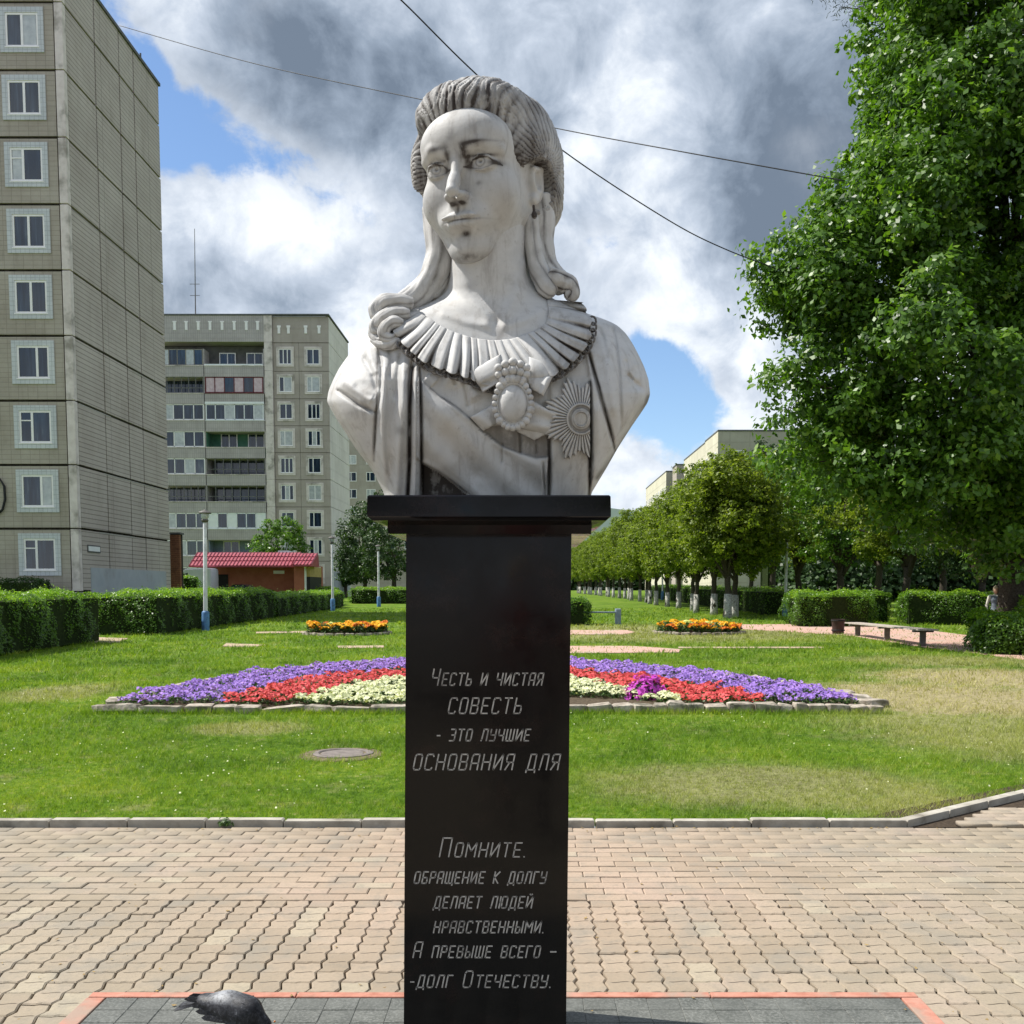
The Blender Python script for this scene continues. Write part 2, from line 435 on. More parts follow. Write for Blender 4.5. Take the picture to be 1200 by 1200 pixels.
M['stone'] = noisy('edging_stone', (.24, .20, .16), (.48, .43, .36), 9, .92, .2, .9, .015, (.13, .12, .09), 5)
M['sandearth'] = noisy('dry_earth', (.25, .20, .13), (.38, .31, .21), 18, .95, .1, .8, .02, (.17, .14, .08), 4)

# --- buildings
def _panel(c1, c2, bw, rh, line=.75, seed=0, streak=.5, ms=.05):
    def f(N, b):
        p = pos(N)
        x, y, z = N.sep(p)
        q = N.comb(N.m('ADD', x, y), z, 0.0)
        bt = N.n('ShaderNodeTexBrick'); N.put(bt.inputs['Vector'], q); bt.inputs['Scale'].default_value = 1
        bt.offset = 0.0
        bt.inputs['Brick Width'].default_value = bw; bt.inputs['Row Height'].default_value = rh
        bt.inputs['Mortar Size'].default_value = ms * rh; bt.inputs['Mortar Smooth'].default_value = .3
        bt.inputs['Color1'].default_value = (1, 1, 1, 1); bt.inputs['Color2'].default_value = (.93, .93, .93, 1); bt.inputs['Mortar'].default_value = (1 - line, 1 - line, 1 - line, 1)
        base = N.ramp(N.noise(p, .35, 6, .65), [(.35, c1), (.65, c2)])
        sv = N.comb(N.m('MULTIPLY', N.m('ADD', x, y), 1.6), N.m('MULTIPLY', z, .22), 0.0)
        base = N.mix(N.maprange(N.noise(sv, 1.0, 6, .7), .50, .76, 0, streak), base, N.mix(1, base, (.62, .60, .56), 'MULTIPLY'))
        fine = N.noise(p, 6, 6, .7)
        base = N.mix(N.maprange(fine, .45, .75, 0, .3), base, N.mix(1, base, (.75, .74, .7), 'MULTIPLY'))
        N.put(b.inputs['Base Color'], N.mix(1, base, bt.outputs[0], 'MULTIPLY'))
        setbump(N, b, bt.outputs[1], .3, .01); 
    return mat('panel_%d' % seed, rough=.9, spec=.2, build=f)
M['front_panel'] = _panel((.36, .315, .265), (.44, .395, .34), .42, .21, .35, 1, .5)
M['side_panel'] = _panel((.44, .385, .35), (.52, .465, .425), 6.0, .21, .45, 2, .45, .11)
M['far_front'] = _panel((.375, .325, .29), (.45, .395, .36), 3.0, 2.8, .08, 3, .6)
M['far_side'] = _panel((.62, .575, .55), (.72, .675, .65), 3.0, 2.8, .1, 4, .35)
M['far_par'] = _panel((.40, .365, .36), (.50, .46, .455), .22, .5, .25, 5, .5)
M['tile_white'] = _panel((.52, .54, .57), (.62, .64, .66), .2, .2, .35, 6, .2)
M['strip'] = noisy('corner_strip', (.60, .53, .50), (.72, .65, .62), 3, .9, .2, .2, .004, (.30, .27, .24), .8)
M['joint'] = noisy('wall_joint', (.018, .016, .014), (.07, .06, .05), 5, .95, .1)
M['mortar_pale'] = noisy('pale_mortar', (.34, .32, .29), (.45, .43, .40), 5, .95, .1)
M['paint_grey'] = noisy('painted_wall_base', (.36, .39, .43), (.43, .46, .49), 1.4, .85, .2, .2, .003, (.33, .34, .36), .7)
M['paint_frame'] = noisy('window_paint', (.80, .77, .77), (.86, .84, .83), 4, .6, .4, .1)
M['frame_brown'] = noisy('old_frame', (.22, .20, .18), (.34, .31, .27), 6, .7, .3, .1)
M['maroon'] = noisy('maroon_frame', (.10, .02, .025), (.16, .04, .045), 3, .6, .3, .1)
M['green_wall'] = noisy('green_wall', (.05, .15, .10), (.09, .21, .14), 2, .8, .3, .1)
M['white_metal'] = noisy('white_metal', (.74, .76, .78), (.82, .83, .84), 3, .5, .4, .1)
M['roof_edge'] = noisy('roof_edge', (.08, .08, .085), (.14, .14, .14), 3, .8, .3, .1)
M['rail'] = noisy('balcony_rail', (.10, .10, .10), (.20, .19, .18), 5, .7, .3, .1)
M['cream_lit'] = _panel((.56, .52, .42), (.64, .60, .49), 3.2, 2.8, .18, 7, .3)  # cream panel with sunlight put into its tone, for the left faces
M['cream_shaded'] = _panel((.36, .33, .28), (.42, .39, .33), 3.2, 2.8, .12, 8, .3)  # same panel darkened as painted shade, for the camera-facing fronts
def _glass(N, b):
    p = pos(N); r = orand(N)
    x, y, z = N.sep(p)
    cur = N.noise(N.comb(N.m('MULTIPLY', N.m('ADD', x, y), 5.0), N.m('MULTIPLY', z, .4), r), 1.0, 3)
    col = N.ramp(cur, [(.44, (.010, .020, .038)), (.64, (.03, .05, .085)), (.84, (.18, .21, .24))])
    N.put(b.inputs['Base Color'], col)
M['glass'] = mat('window_glass', rough=.05, spec=.8, build=_glass)
M['curtain'] = noisy('curtained_glass', (.34, .36, .38), (.52, .54, .55), 3, .15, .8, 0)
M['pinkcurtain'] = noisy('pink_curtained_glass', (.46, .32, .34), (.60, .46, .48), 3, .15, .8, 0)
M['recess'] = noisy('balcony_recess', (.10, .10, .10), (.16, .155, .15), 2, .9, .2, .1)
M['brickred'] = noisy('red_brick', (.20, .085, .05), (.28, .13, .075), 9, .92, .2, .4, .01, (.15, .07, .045), 2)
M['kiosk'] = noisy('kiosk_wall', (.32, .105, .07), (.40, .145, .095), 2.5, .85, .3, .2, .004)
M['kroof'] = noisy('red_roof_sheet', (.26, .035, .055), (.38, .07, .10), 4, .5, .5, .1)
M['black'] = noisy('black_void', (.01, .01, .01), (.02, .02, .02), 3, .6, .3, 0)
M['carpaint'] = noisy('dark_car_paint', (.012, .014, .018), (.018, .02, .025), 3, .15, .7, 0)
M['vanpaint'] = noisy('van_paint', (.55, .58, .62), (.62, .64, .68), 2, .3, .5, 0)
M['rubber'] = noisy('rubber', (.015, .015, .015), (.03, .03, .03), 10, .8, .3)
M['lamp_white'] = noisy('lamp_post_paint', (.58, .59, .60), (.72, .73, .73), 7, .5, .4, .1, .002, (.42, .42, .41), 4)
M['lamp_blue'] = noisy('lamp_base_paint', (.06, .16, .34), (.10, .24, .44), 6, .6, .4, .2, .003, (.05, .09, .16), 5)
M['lamp_dark'] = noisy('lamp_head_metal', (.06, .055, .05), (.12, .11, .10), 10, .6, .4, .1)
M['wood'] = noisy('bench_wood', (.34, .29, .25), (.50, .44, .38), 12, .8, .3, .3, .003)
M['bench_leg'] = noisy('bench_leg', (.13, .11, .10), (.22, .19, .17), 12, .85, .3, .3)
M['blue_grey'] = noisy('grey_blue_paint', (.17, .22, .29), (.26, .31, .38), 7, .6, .4, .2)
M['bin'] = noisy('bin_metal', (.045, .025, .022), (.08, .045, .04), 9, .7, .3, .2)
M['wire'] = noisy('cable', (.012, .012, .014), (.02, .02, .022), 9, .6, .3, 0)
M['hill'] = noisy('far_hill', (.09, .13, .11), (.14, .18, .15), .05, 1, 0, 0)
# ------------------------------------------------------------------ ground, paving, kerbs
KY = G(300, 968, 0).y                       # lawn kerb line
kc = G(1062, 968, 0); ke = G(1200, 934, 0)
kdir = Vector((ke.x - kc.x, ke.y - kc.y)).normalized()
PLY1 = G(300, 1169, .02).y                    # far edge of the dark tiled platform
PLX0, PLX1 = G(106, 1166, .02).x + .072, G(1074, 1166, .02).x - .072
BAND = G(300, 1055, 0).y                    # bricks beyond, wave pavers before

# the park ground: one sheet out to the horizon, gently rising
def ground_sheet():
    ys = np.concatenate([np.linspace(KY + .05, 12, 12), np.linspace(12.5, 110, 90), np.linspace(114, 400, 40), [600, 1000, 2500]])
    xs = np.concatenate([[-2500, -600, -150], np.linspace(-60, 60, 61), [150, 600, 2500]])
    X, Y = np.meshgrid(xs, ys); Z = gz(Y) - .012
    v = np.stack([X, Y, Z], -1).reshape(-1, 3)
    n = len(xs); i = np.arange(len(ys) - 1)[:, None] * n + np.arange(n - 1)[None]
    f = np.stack([i, i + 1, i + n + 1, i + n], -1).reshape(-1, 4)
    return link('lawn', npmesh('lawn', v, f), M['lawn'], kind='structure')
lawn = ground_sheet()
# paving bed under the pavers, and the plaza that goes on behind the camera
b_ = MB(); b_.box(-4.8, 4.8, 1.5, KY + .02, -.06, -.030); 
b_.prism([(kc.x - .6, KY), (12, KY), (12, KY + (12 - kc.x) * kdir.y / kdir.x)], -.06, -.008)
bed_ = b_.obj('paving_bed', M['sand'], kind='structure')
b_ = MB(); b_.box(-60, 60, -60, 1.5, -.06, 0); b_.box(-60, -4.8, 1.5, KY + .02, -.06, -.001); b_.box(4.8, 60, 1.5, KY + .02, -.06, -.001)
b_.obj('plaza', M['plaza'], kind='structure')
def in_view(x, y, z=0, mg=1.02):
    dc = y * CT - (z - EYE) * ST
    if dc < .3: return False
    px = 618 + 1200 * x / dc; py = 780 - 1200 * (y * ST + (z - EYE) * CT) / dc
    return -15 * mg < px < 1215 * mg and py < 1215

# bricks laid lengthwise across
g_ = .0035
def brick_mesh():
    m_ = MB(); w, l = .1 - g_, .202 - g_
    m_.prism([(-l / 2, -w / 2), (l / 2, -w / 2), (l / 2, w / 2), (-l / 2, w / 2)], -.03, 0, .006, .004); return m_.mesh('brick')
bm_ = brick_mesh()
brick_pave = bpy.data.objects.new('brick_paving', None); COL.objects.link(brick_pave); brick_pave['kind'] = 'structure'
ROWH = (KY - .045 - BAND) / 15
cand = []
for r_ in range(15):
    y = BAND + (r_ + .5) * ROWH
    off = (.5 if r_ % 2 else 0) * .202 + random.uniform(-.012, .012)
    for k in range(-23, 24): cand.append((k * .202 + off, y))
# paving to the right of the oblique kerb
extra = []
for r_ in range(15, 60):
    y = BAND + (r_ + .5) * ROWH
    for k in range(10, 50):
        x = k * .202 + (.101 if r_ % 2 else 0)
        d = (x - kc.x) * kdir.y - (y - KY) * kdir.x       # right of the kerb line
        if d > .16 and x < 8.5: extra.append((x, y))
vis = sorted([c for c in cand if in_view(*c)], key=lambda c: (c[1], abs(c[0])))
as_parts = vis[:300]; rest = [c for c in cand if c not in set(as_parts)] + extra
def place(parent, name, me, mt, x, y, z, rz=0):
    o = link(name, me, mt, parent); o.location = (x, y, z); o.rotation_euler = (random.gauss(0, .006), random.gauss(0, .006), rz + random.gauss(0, .006)); return o
for x, y in as_parts: place(brick_pave, 'brick', bm_, M['brick'], x, y, random.uniform(-.0025, .0025))
def joined(name, me, pts, mt, parent):
    bv = np.empty(len(me.vertices) * 3); me.vertices.foreach_get('co', bv); bv = bv.reshape(-1, 3)
    fs = {}
    for p in me.polygons: fs.setdefault(len(p.vertices), []).append(list(p.vertices))
    N_ = len(pts); P_ = np.array([(x, y, rng.uniform(-.0025, .0025)) for x, y in pts])
    v = (bv[None] + P_[:, None]).reshape(-1, 3)
    faces = [(np.array(f)[None] + (np.arange(N_) * len(bv))[:, None, None]).reshape(-1, k) for k, f in fs.items()]
    return link(name, npmesh(name, v, faces), mt, parent, kind='stuff')
joined('brick_field', bm_, [c for c in rest if c not in extra], M['brick'], brick_pave)
ex = joined('brick_field', bm_, extra, M['brick'], brick_pave); ex.location.z = .022

# wave pavers: zigzag flanks, end joints staggered, a false joint across the middle
WP, WL = .1155, .2135
def wave_mesh():
    h = WL / 2; q = h / 2; a = .0075; w = WP / 2 - .0034; e = h - .0028
    left = [(-w - a, -e), (-w + a, -q - .012), (-w - a, 0), (-w + a, q - .012), (-w - a, e)]
    right = [(x + 2 * w, y) for x, y in left]
    poly = [(-w - a, -e), (-.01, -e - .004), (.01, -e + .004)] + right + [(.01, e + .004), (-.01, e - .004)] + left[::-1][:-1]
    m_ = MB(); m_.prism(poly, -.03, 0, .006, .005); return m_.mesh('wave_paver')
wm_ = wave_mesh()
wave_pave = bpy.data.objects.new('wave_paving', None); COL.objects.link(wave_pave); wave_pave['kind'] = 'structure'
cand = []
for c in range(-42, 43):
    x = c * WP + .02
    y = BAND - WL / 2 - .002 - (WL / 2 if c % 2 else 0)
    while y > 1.6:
        if not (PLX0 + .02 + WP / 2 < x < PLX1 - .02 - WP / 2 and y < PLY1 - .04 - WL / 2) : cand.append((x, y))
        y -= WL
vis = sorted([c for c in cand if in_view(*c)], key=lambda c: c[1])
as_parts = vis[:300]; sp = set(as_parts)
for x, y in as_parts: place(wave_pave, 'wave_paver', wm_, M['wave'], x, y, random.uniform(-.0025, .0025))
joined('wave_paver_field', wm_, [c for c in cand if c not in sp], M['wave'], wave_pave)
# half pavers closing the band edge
hb = MB()
for c in range(-41, 42):
    if c % 2:
        x = c * WP + .02; hb.prism([(x - .052, BAND - .105), (x + .054, BAND - .105), (x + .054, BAND - .005), (x - .052, BAND - .005)], -.03, 0, .006, .004)
hb.obj('half_pavers', M['wave'], wave_pave, kind='stuff')

# the dark tiled platform with its thin red kerb
plat = bpy.data.objects.new('tiled_platform', None); COL.objects.link(plat); plat['kind'] = 'structure'
m_ = MB(); m_.box(PLX0, PLX1, 1.2, PLY1, -.04, .010); m_.obj('platform_bed', M['sand'], plat)
def kerb_run(x0, x1, y0, y1):
    m_ = MB(); m_.box(x0, x1, y0, y1, -.04, .022, .004); m_.obj('red_edging', M['redkerb'], plat)
xs = np.linspace(PLX0 - .075, PLX1 + .075, 5)
for i in range(4): kerb_run(xs[i] + .002, xs[i + 1] - .002, PLY1 + .004, PLY1 + .05)
for sx in (PLX0 - .075, PLX1 + .005):
    for k in range(3): kerb_run(sx, sx + .07, PLY1 - (k + 1) * .8 + .002, PLY1 - k * .8 + .002 - .004)
tw = .1225
m_ = MB(); s_ = tw / 2 - .0015
m_.prism([(-s_, -s_ * .9), (s_, -s_ * .9), (s_, s_ * .9), (-s_, s_ * .9)], -.03, 0, .004, .003); tm_ = m_.mesh('tile')
nt = int((PLX1 - PLX0) / tw)
cand = []
for j in range(24):
    for i in range(nt + 1):
        x = PLX0 + (i + .5) * (PLX1 - PLX0) / (nt + 1); y = PLY1 - .003 - (j + .5) * tw * .9
        if not (-.33 < x < .13 and 2.9 < y < 3.7): cand.append((x, y))
vis = sorted([c for c in cand if in_view(*c)], key=lambda c: c[1]); sp = set(vis[:300])
for x, y in vis[:300]: place(plat, 'tile', tm_, M['tile'], x, y, .02 + random.uniform(-.001, .001))
joined('tile_field', tm_, [c for c in cand if c not in sp], M['tile'], plat).location.z = .02

# lawn kerb stones
kerb = bpy.data.objects.new('lawn_kerb', None); COL.objects.link(kerb); kerb['kind'] = 'structure'
def kerbstone(p0, p1, w=.075, z0=-.04, z1=.042):
    d = (p1 - p0).normalized(); n = Vector((-d.y, d.x)); q0 = p0 + d * .004; q1 = p1 - d * .004
    m_ = MB(); m_.prism([tuple(q0), tuple(q1), tuple(q1 + n * w), tuple(q0 + n * w)], z0, z1, .010, .008)
    o = m_.obj('kerbstone', M['kerb'], kerb); o.location.z = random.uniform(-.005, .005); o.rotation_euler = (0, 0, 0)
x = kc.x
while x > -9: kerbstone(Vector((x - .51, KY - .02)), Vector((x, KY - .02))); x -= .51
for k in range(9):
    p = Vector((kc.x, KY - .02)) + kdir * (.51 * k); kerbstone(p, p + kdir * .51)

# worn paths crossing the lawn (measured where each lies on the ground)
def flatpoly(name, pix, mt, th=.02, lift=.004):
    pts = [G(*p) for p in pix]
    m_ = MB(); poly = [(p.x, p.y) for p in pts]
    area = sum(poly[i][0] * poly[(i + 1) % len(poly)][1] - poly[(i + 1) % len(poly)][0] * poly[i][1] for i in range(len(poly)))
    if area < 0: poly = poly[::-1]
    zf = lambda p: float(gz(p[1])) - th
    m_.prism(poly, zf, lambda p: float(gz(p[1])) + lift)
    o = m_.obj(name, mt, kind='structure'); return o, poly
PATHS = []
for nm, pix, mt in [
    ('path', [(655, 765.5), (795, 764.5), (800, 761), (740, 757), (655, 757)], 'pink'),
    ('path', [(640, 743.5), (730, 743.5), (745, 741), (735, 738.5), (640, 738.5)], 'pink'),
    ('path', [(845, 735.5), (1000, 745), (1060, 755), (1148, 766), (1330, 790), (1330, 757), (1145, 746), (1060, 735), (1000, 731), (845, 732)], 'pink'),
    ('path', [(795, 759.5), (965, 759.5), (965, 758), (795, 758)], 'paleway'),
    ('path', [(260, 757.5), (300, 758), (312, 755.5), (265, 754)], 'paleway'),
    ('path', [(395, 759.5), (450, 759), (450, 756.5), (395, 756.8)], 'paleway'),
    ('path', [(300, 742.5), (380, 741), (380, 739), (300, 740.5)], 'paleway'),
    ('path', [(60, 752), (140, 753), (150, 748), (60, 745)], 'paleway')]:
    o, poly = flatpoly(nm, pix, M[mt]); PATHS.append(poly)

# sunken concrete manhole in the grass
mc = G(401, 883)
mh = thing('manhole', 'sunken round concrete manhole cover in the lawn at the left of the pedestal', 'manhole', (mc.x, mc.y, 0))
m_ = MB(); n = 26
for s_, r0, r1, z1 in ((0, .21, .27, .018),):
    vs = []
    for r, z in ((r1, -.05), (r1, z1 - .006), (r1 - .02, z1), (r0 + .01, z1), (r0, z1 - .01), (r0, -.05)):
        for k in range(n):
            a = 2 * math.pi * k / n; rr = r * (1 + .04 * math.sin(3 * a + 1)); vs.append((mc.x + rr * 1.05 * math.cos(a), mc.y + rr * math.sin(a), z))
    m_.add(vs, [[i * n + k, i * n + (k + 1) % n, ((i + 1) % 6) * n + (k + 1) % n, ((i + 1) % 6) * n + k] for i in range(6) for k in range(n)])
m_.obj('rim', M['bench_leg'], mh)
m_ = MB(); m_.lathe((mc.x, mc.y, 0), [(.20, -.03), (.20, .010), (.17, .014), (.02, .006)], 22); m_.obj('cover', M['bench_leg'], mh)
m_ = MB(); m_.lathe((mc.x, mc.y, 0), [(.42, -.03), (.39, .001), (.30, .005), (.05, .004)], 24); m_.obj('bare_earth', noisy('trodden_earth', (.10, .08, .05), (.24, .20, .12), 14, .95, .1, .9, .02), mh)

# ------------------------------------------------------------------ the large flower bed
BX = G(578, 834).x; BY0 = G(578, 834).y; BY1 = G(575, 771).y; BHW = (G(1036, 836).x - G(118, 832).x) / 2
BX = (G(1036, 836).x + G(118, 832).x) / 2
_bp = [(118, 829), (140, 821), (170, 813), (205, 807), (250, 799.5), (300, 791.5), (350, 785.5), (410, 780), (475, 775.5), (530, 773), (578, 772), (630, 773), (700, 778), (760, 784), (820, 790), (900, 800), (960, 809), (1000, 818), (1022, 826), (1036, 832)]
_bq = [G(p_[0], p_[1] + 4) for p_ in _bp]; _bxs = np.array([q.x for q in _bq]); _bys = np.array([q.y for q in _bq])
_o = np.argsort(_bxs); _bxs, _bys = _bxs[_o], _bys[_o]
_fx = np.linspace(BX - BHW, BX + BHW, 400); _fy = np.interp(_fx, _bxs, _bys); _k = np.hanning(41); _k /= _k.sum()
_fy = np.convolve(np.pad(_fy, 20, mode='edge'), _k, 'valid'); _fy = np.maximum(_fy, BY0 + .02)
def bed_back(x): return float(np.interp(x, _fx, _fy))
_ang = np.arctan2((_fy - BY0) / 6.0, (_fx - BX) / BHW); _rad = np.hypot((_fy - BY0) / 6.0, (_fx - BX) / BHW); _so = np.argsort(_ang); _ang, _rad = _ang[_so], _rad[_so]
def bed_rho(x, y):
    u = (x - BX) / BHW; w = (y - BY0) / 6.0; return np.hypot(u, w) / np.interp(np.arctan2(w, u), _ang, _rad)
bed = thing('flower_bed', 'large half-round flower bed of violet, red and cream bands edged with rough stones', 'flower bed', (BX, BY0, float(gz(BY0))))
n = 40
xs = np.linspace(BX - BHW + .25, BX + BHW - .25, n)
m_ = MB()
rows = 14
vs = []; 
for x in xs:
    yb = bed_back(x) - .05
    for j in range(rows):
        y = BY0 + .1 + (yb - BY0 - .1) * j / (rows - 1)
        vs.append((x, y, float(gz(y)) + .05 + .03 * math.sin(j * 2.1 + x * 3) * math.sin(x * 5) * (0 < j < rows - 1)))
m_.add(vs, [[i * rows + j, (i + 1) * rows + j, (i + 1) * rows + j + 1, i * rows + j + 1] for i in range(n - 1) for j in range(rows - 1)])
m_.obj('soil', M['earth'], bed, smooth=True)
def rough_stone(parent, c, L, Wd, H, ang, name='stone'):
    bm = bmesh.new(); bmesh.ops.create_cube(bm, size=1)
    bmesh.ops.bevel(bm, geom=bm.edges[:], offset=.13, segments=1, affect='EDGES')
    for v in bm.verts:
        p = Vector((v.co.x * L, v.co.y * Wd, v.co.z * H)) + Vector((random.uniform(-1, 1) * L * .05, random.uniform(-1, 1) * Wd * .08, random.uniform(-1, 1) * H * .08))
        v.co = p
    me = bpy.data.meshes.new('stone'); bm.to_mesh(me); bm.free()
    o = link(name, me, M['stone'], parent); pc = origin(parent)
    o.location = Vector(c) - pc; o.rotation_euler = (random.gauss(0, .05), random.gauss(0, .04), ang); return o
x = BX - BHW
while x < BX + BHW:
    L = random.uniform(.16, .36) if x > BX + 1 else random.uniform(.25, .62)
    y = BY0 - .02 + random.uniform(-.02, .02); H = random.uniform(.075, .105) if x < BX + 1 else random.uniform(.10, .15)
    o = rough_stone(bed, (x + L / 2, y, float(gz(y)) + H * .42 + random.uniform(-.012, .012)), L * .97, random.uniform(.16, .24), H, random.gauss(0, .05))
    x += L
# flat slabs at the left tip, second course at the right
for px_, py_ in ((140, 826), (165, 822), (190, 818), (1005, 822), (1022, 827), (985, 816)):
    p = G(px_, py_); rough_stone(bed, (p.x, p.y, p.z + .04), .34, .30, .09, random.uniform(-.4, .4))
# back edging follows the curve
ts = np.linspace(-1, 1, 900); bx = BX + ts * (BHW - .1); by = np.array([bed_back(q) for q in bx])
acc = 0; last = 0
for i in range(1, len(bx)):
    acc = math.hypot(bx[i] - bx[last], by[i] - by[last])
    if acc > .46:
        c = ((bx[i] + bx[last]) / 2, (by[i] + by[last]) / 2 + .06); ang = math.atan2(by[i] - by[last], bx[i] - bx[last])
        o = rough_stone(bed, (c[0], c[1], float(gz(c[1])) + .055), acc * .97, .17, .13, ang); last = i

# ------------------------------------------------------------------ leaf and blade generators
def leaf_quads(C_, Nrm, size, asp=.62, up=.35, jitter=.7, rg=rng, drop=0.0):
    """diamond leaves: C (N,3) centres, Nrm (N,3) facing; returns verts, quads, tint"""
    n = len(C_)
    nr = Nrm + rg.normal(0, jitter, (n, 3)); nr[:, 2] += up
    nr /= np.linalg.norm(nr, axis=1)[:, None] + 1e-9
    t = rg.normal(0, 1, (n, 3)); t[:, 2] -= drop
    t -= (t * nr).sum(1)[:, None] * nr; t /= np.linalg.norm(t, axis=1)[:, None] + 1e-9
    b = np.cross(nr, t)
    s = (size if np.ndim(size) else np.full(n, size)) * rg.uniform(.7, 1.25, n)
    s = s[:, None]
    tip = C_ + t * s * .55; base = C_ - t * s * .5
    l = C_ + b * s * asp * .5 - nr * s * .10 + t * s * .05; r = C_ - b * s * asp * .5 - nr * s * .10 + t * s * .05
    v = np.stack([base, r, tip, l], 1).reshape(-1, 3)
    f = np.arange(n * 4).reshape(n, 4)
    tint = np.repeat(np.clip(rg.normal(.45, .24, n), 0, 1), 4)
    return v, f, tint
def blades(XY, h, w, lean=.35, rg=rng):
    n = len(XY); z = gz(XY[:, 1]) - .01
    a = rg.uniform(0, 2 * np.pi, n); d = np.stack([np.cos(a), np.sin(a)], 1)
    la = rg.uniform(0, 2 * np.pi, n); ln = np.stack([np.cos(la), np.sin(la)], 1) * (h * lean * rg.uniform(.2, 1.5, n))[:, None]
    b0 = np.c_[XY - d * w[:, None] / 2, z]; b1 = np.c_[XY + d * w[:, None] / 2, z]
    tp = np.c_[XY + ln, z + h]
    v = np.stack([b0, b1, tp], 1).reshape(-1, 3); f = np.arange(n * 3).reshape(n, 3)
    return v, f, np.repeat(rg.uniform(0, 1, n), 3)
def inpoly(P_, poly):
    x, y = P_[:, 0], P_[:, 1]; c = np.zeros(len(P_), bool); m = len(poly)
    for i in range(m):
        x0, y0 = poly[i]; x1, y1 = poly[(i + 1) % m]
        k = ((y0 > y) != (y1 > y)) & (x < (x1 - x0) * (y - y0) / (y1 - y0 + 1e-12) + x0); c ^= k
    return c
def grass():
    out = []
    for y0, y1, n, h0, w0 in ((KY + .03, 8.6, 80000, .026, .0042), (8.6, 11, 72000, .033, .0055), (11, 15, 70000, .042, .008), (15, 22, 65000, .055, .014), (22, 34, 55000, .065, .022), (34, 62, 40000, .08, .045)):
        Y = y0 + (y1 - y0) * rng.uniform(0, 1, n); half = Y * .56 + .6
        X = rng.uniform(-1, 1, n) * half
        # tufts: pull some blades together
        P_ = np.stack([X, Y], 1)
        m2 = n // 14; cc = P_[:m2]; k = np.nonzero(rng.random(n) < .5)[0]; P_[k] = cc[rng.integers(0, m2, len(k))] + rng.normal(0, .012 * (y0 / 7), (len(k), 2))
        keep = np.ones(n, bool)
        d = (P_[:, 0] - kc.x) * kdir.y - (P_[:, 1] - KY) * kdir.x
        keep &= (d < -.08) | (P_[:, 0] < kc.x - .1)
        keep &= P_[:, 1] > KY + .03
        bare = np.minimum(((P_[:, 0] - 5.9) / 2.6) ** 2 + ((P_[:, 1] - 14.3) / 2.6) ** 2, ((P_[:, 0] - 7.9) / 2.6) ** 2 + ((P_[:, 1] - 17.2) / 2.4) ** 2)
        keep &= (rng.random(n) < np.clip(.30 + .6 * bare, 0, 1))
        bk = np.interp(P_[:, 0], _fx, _fy)
        keep &= ~((P_[:, 1] > BY0 - .08) & (P_[:, 1] < bk + .12) & (abs(P_[:, 0] - BX) < BHW))
        keep &= np.hypot(P_[:, 0] - mc.x, P_[:, 1] - mc.y) > .24 + .16 * rng.random(n)
        thin = rng.random(n) < .86
        for poly in PATHS: keep &= ~(inpoly(P_, poly) & thin)
        P_ = P_[keep]
        h = h0 * rng.uniform(.5, 1.5, len(P_)) * (.75 + .5 * (np.sin(P_[:, 0] * 2.1 + 1) * np.sin(P_[:, 1] * 1.7) > -.2))
        out.append(blades(P_, h, np.full(len(P_), w0), .8))
    # long unkempt grass along kerb and bed edges
    n = 3000; X = rng.uniform(-4.2, kc.x, n); P_ = np.stack([X, KY + .07 + abs(rng.normal(0, .03, n))], 1)
    out.append(blades(P_, .035 * rng.uniform(.5, 1.6, n), np.full(n, .004), .8))
    n = 5000; X = rng.uniform(BX - BHW - .1, BX + BHW + .1, n); P_ = np.stack([X, BY0 - .13 - abs(rng.normal(0, .05, n))], 1)
    out.append(blades(P_, .08 * rng.uniform(.4, 1.3, n), np.full(n, .008), .5))
    v = np.concatenate([o[0] for o in out]); f = np.arange(len(v)).reshape(-1, 3); t = np.concatenate([o[2] for o in out])
    return link('grass', npmesh('grass', v, f, attrs={'tint': t}), M['blade'], kind='stuff', label='mown green grass with dry straw-coloured patches covering the lawn', )
gr = grass()
# white clover heads dotted through the grass, dead leaves and grit blown over the paving
rgc = np.random.default_rng(17)
n = 900; Y = rgc.uniform(KY + .3, 24, n); X = rgc.uniform(-1, 1, n) * Y * .55; cl = np.sin(X * .8 + 1) * np.sin(Y * .6) > -.1
X, Y = X[cl], Y[cl]; k = ~((Y > BY0 - .2) & (Y < np.interp(X, _fx, _fy) + .2) & (abs(X - BX) < BHW)) & ((X - kc.x) * kdir.y - (Y - KY) * kdir.x < -.2); X, Y = X[k], Y[k]
v, f, t = leaf_quads(np.c_[X, Y, gz(Y) + .035], np.tile([0, -.4, 1.], (len(X), 1)), .016, 1.0, .2, .4, rgc)
link('clover_flowers', npmesh('clover', v, f, attrs={'tint': t}), M['cream'], gr, kind='stuff')
n = 260; Y = rgc.uniform(3.3, KY + .1, n); X = rgc.uniform(-1, 1, n) * Y * .55
k = rgc.random(n) < .35; Y[k] = KY - .06 - abs(rgc.normal(0, .04, k.sum()))
v, f, t = leaf_quads(np.c_[X, Y, np.full(n, .027) - .02 * (Y > PLY1 + .1)], np.tile([0, 0, 3.], (n, 1)), rgc.uniform(.008, .026, n), .6, .3, .25, rgc)
link('fallen_leaves', npmesh('fl', v, f, attrs={'tint': t}), noisy('dead_leaf', (.16, .10, .04), (.34, .24, .09), 30, .8), None, kind='stuff', label='dead leaves and crumbs scattered over the paving')

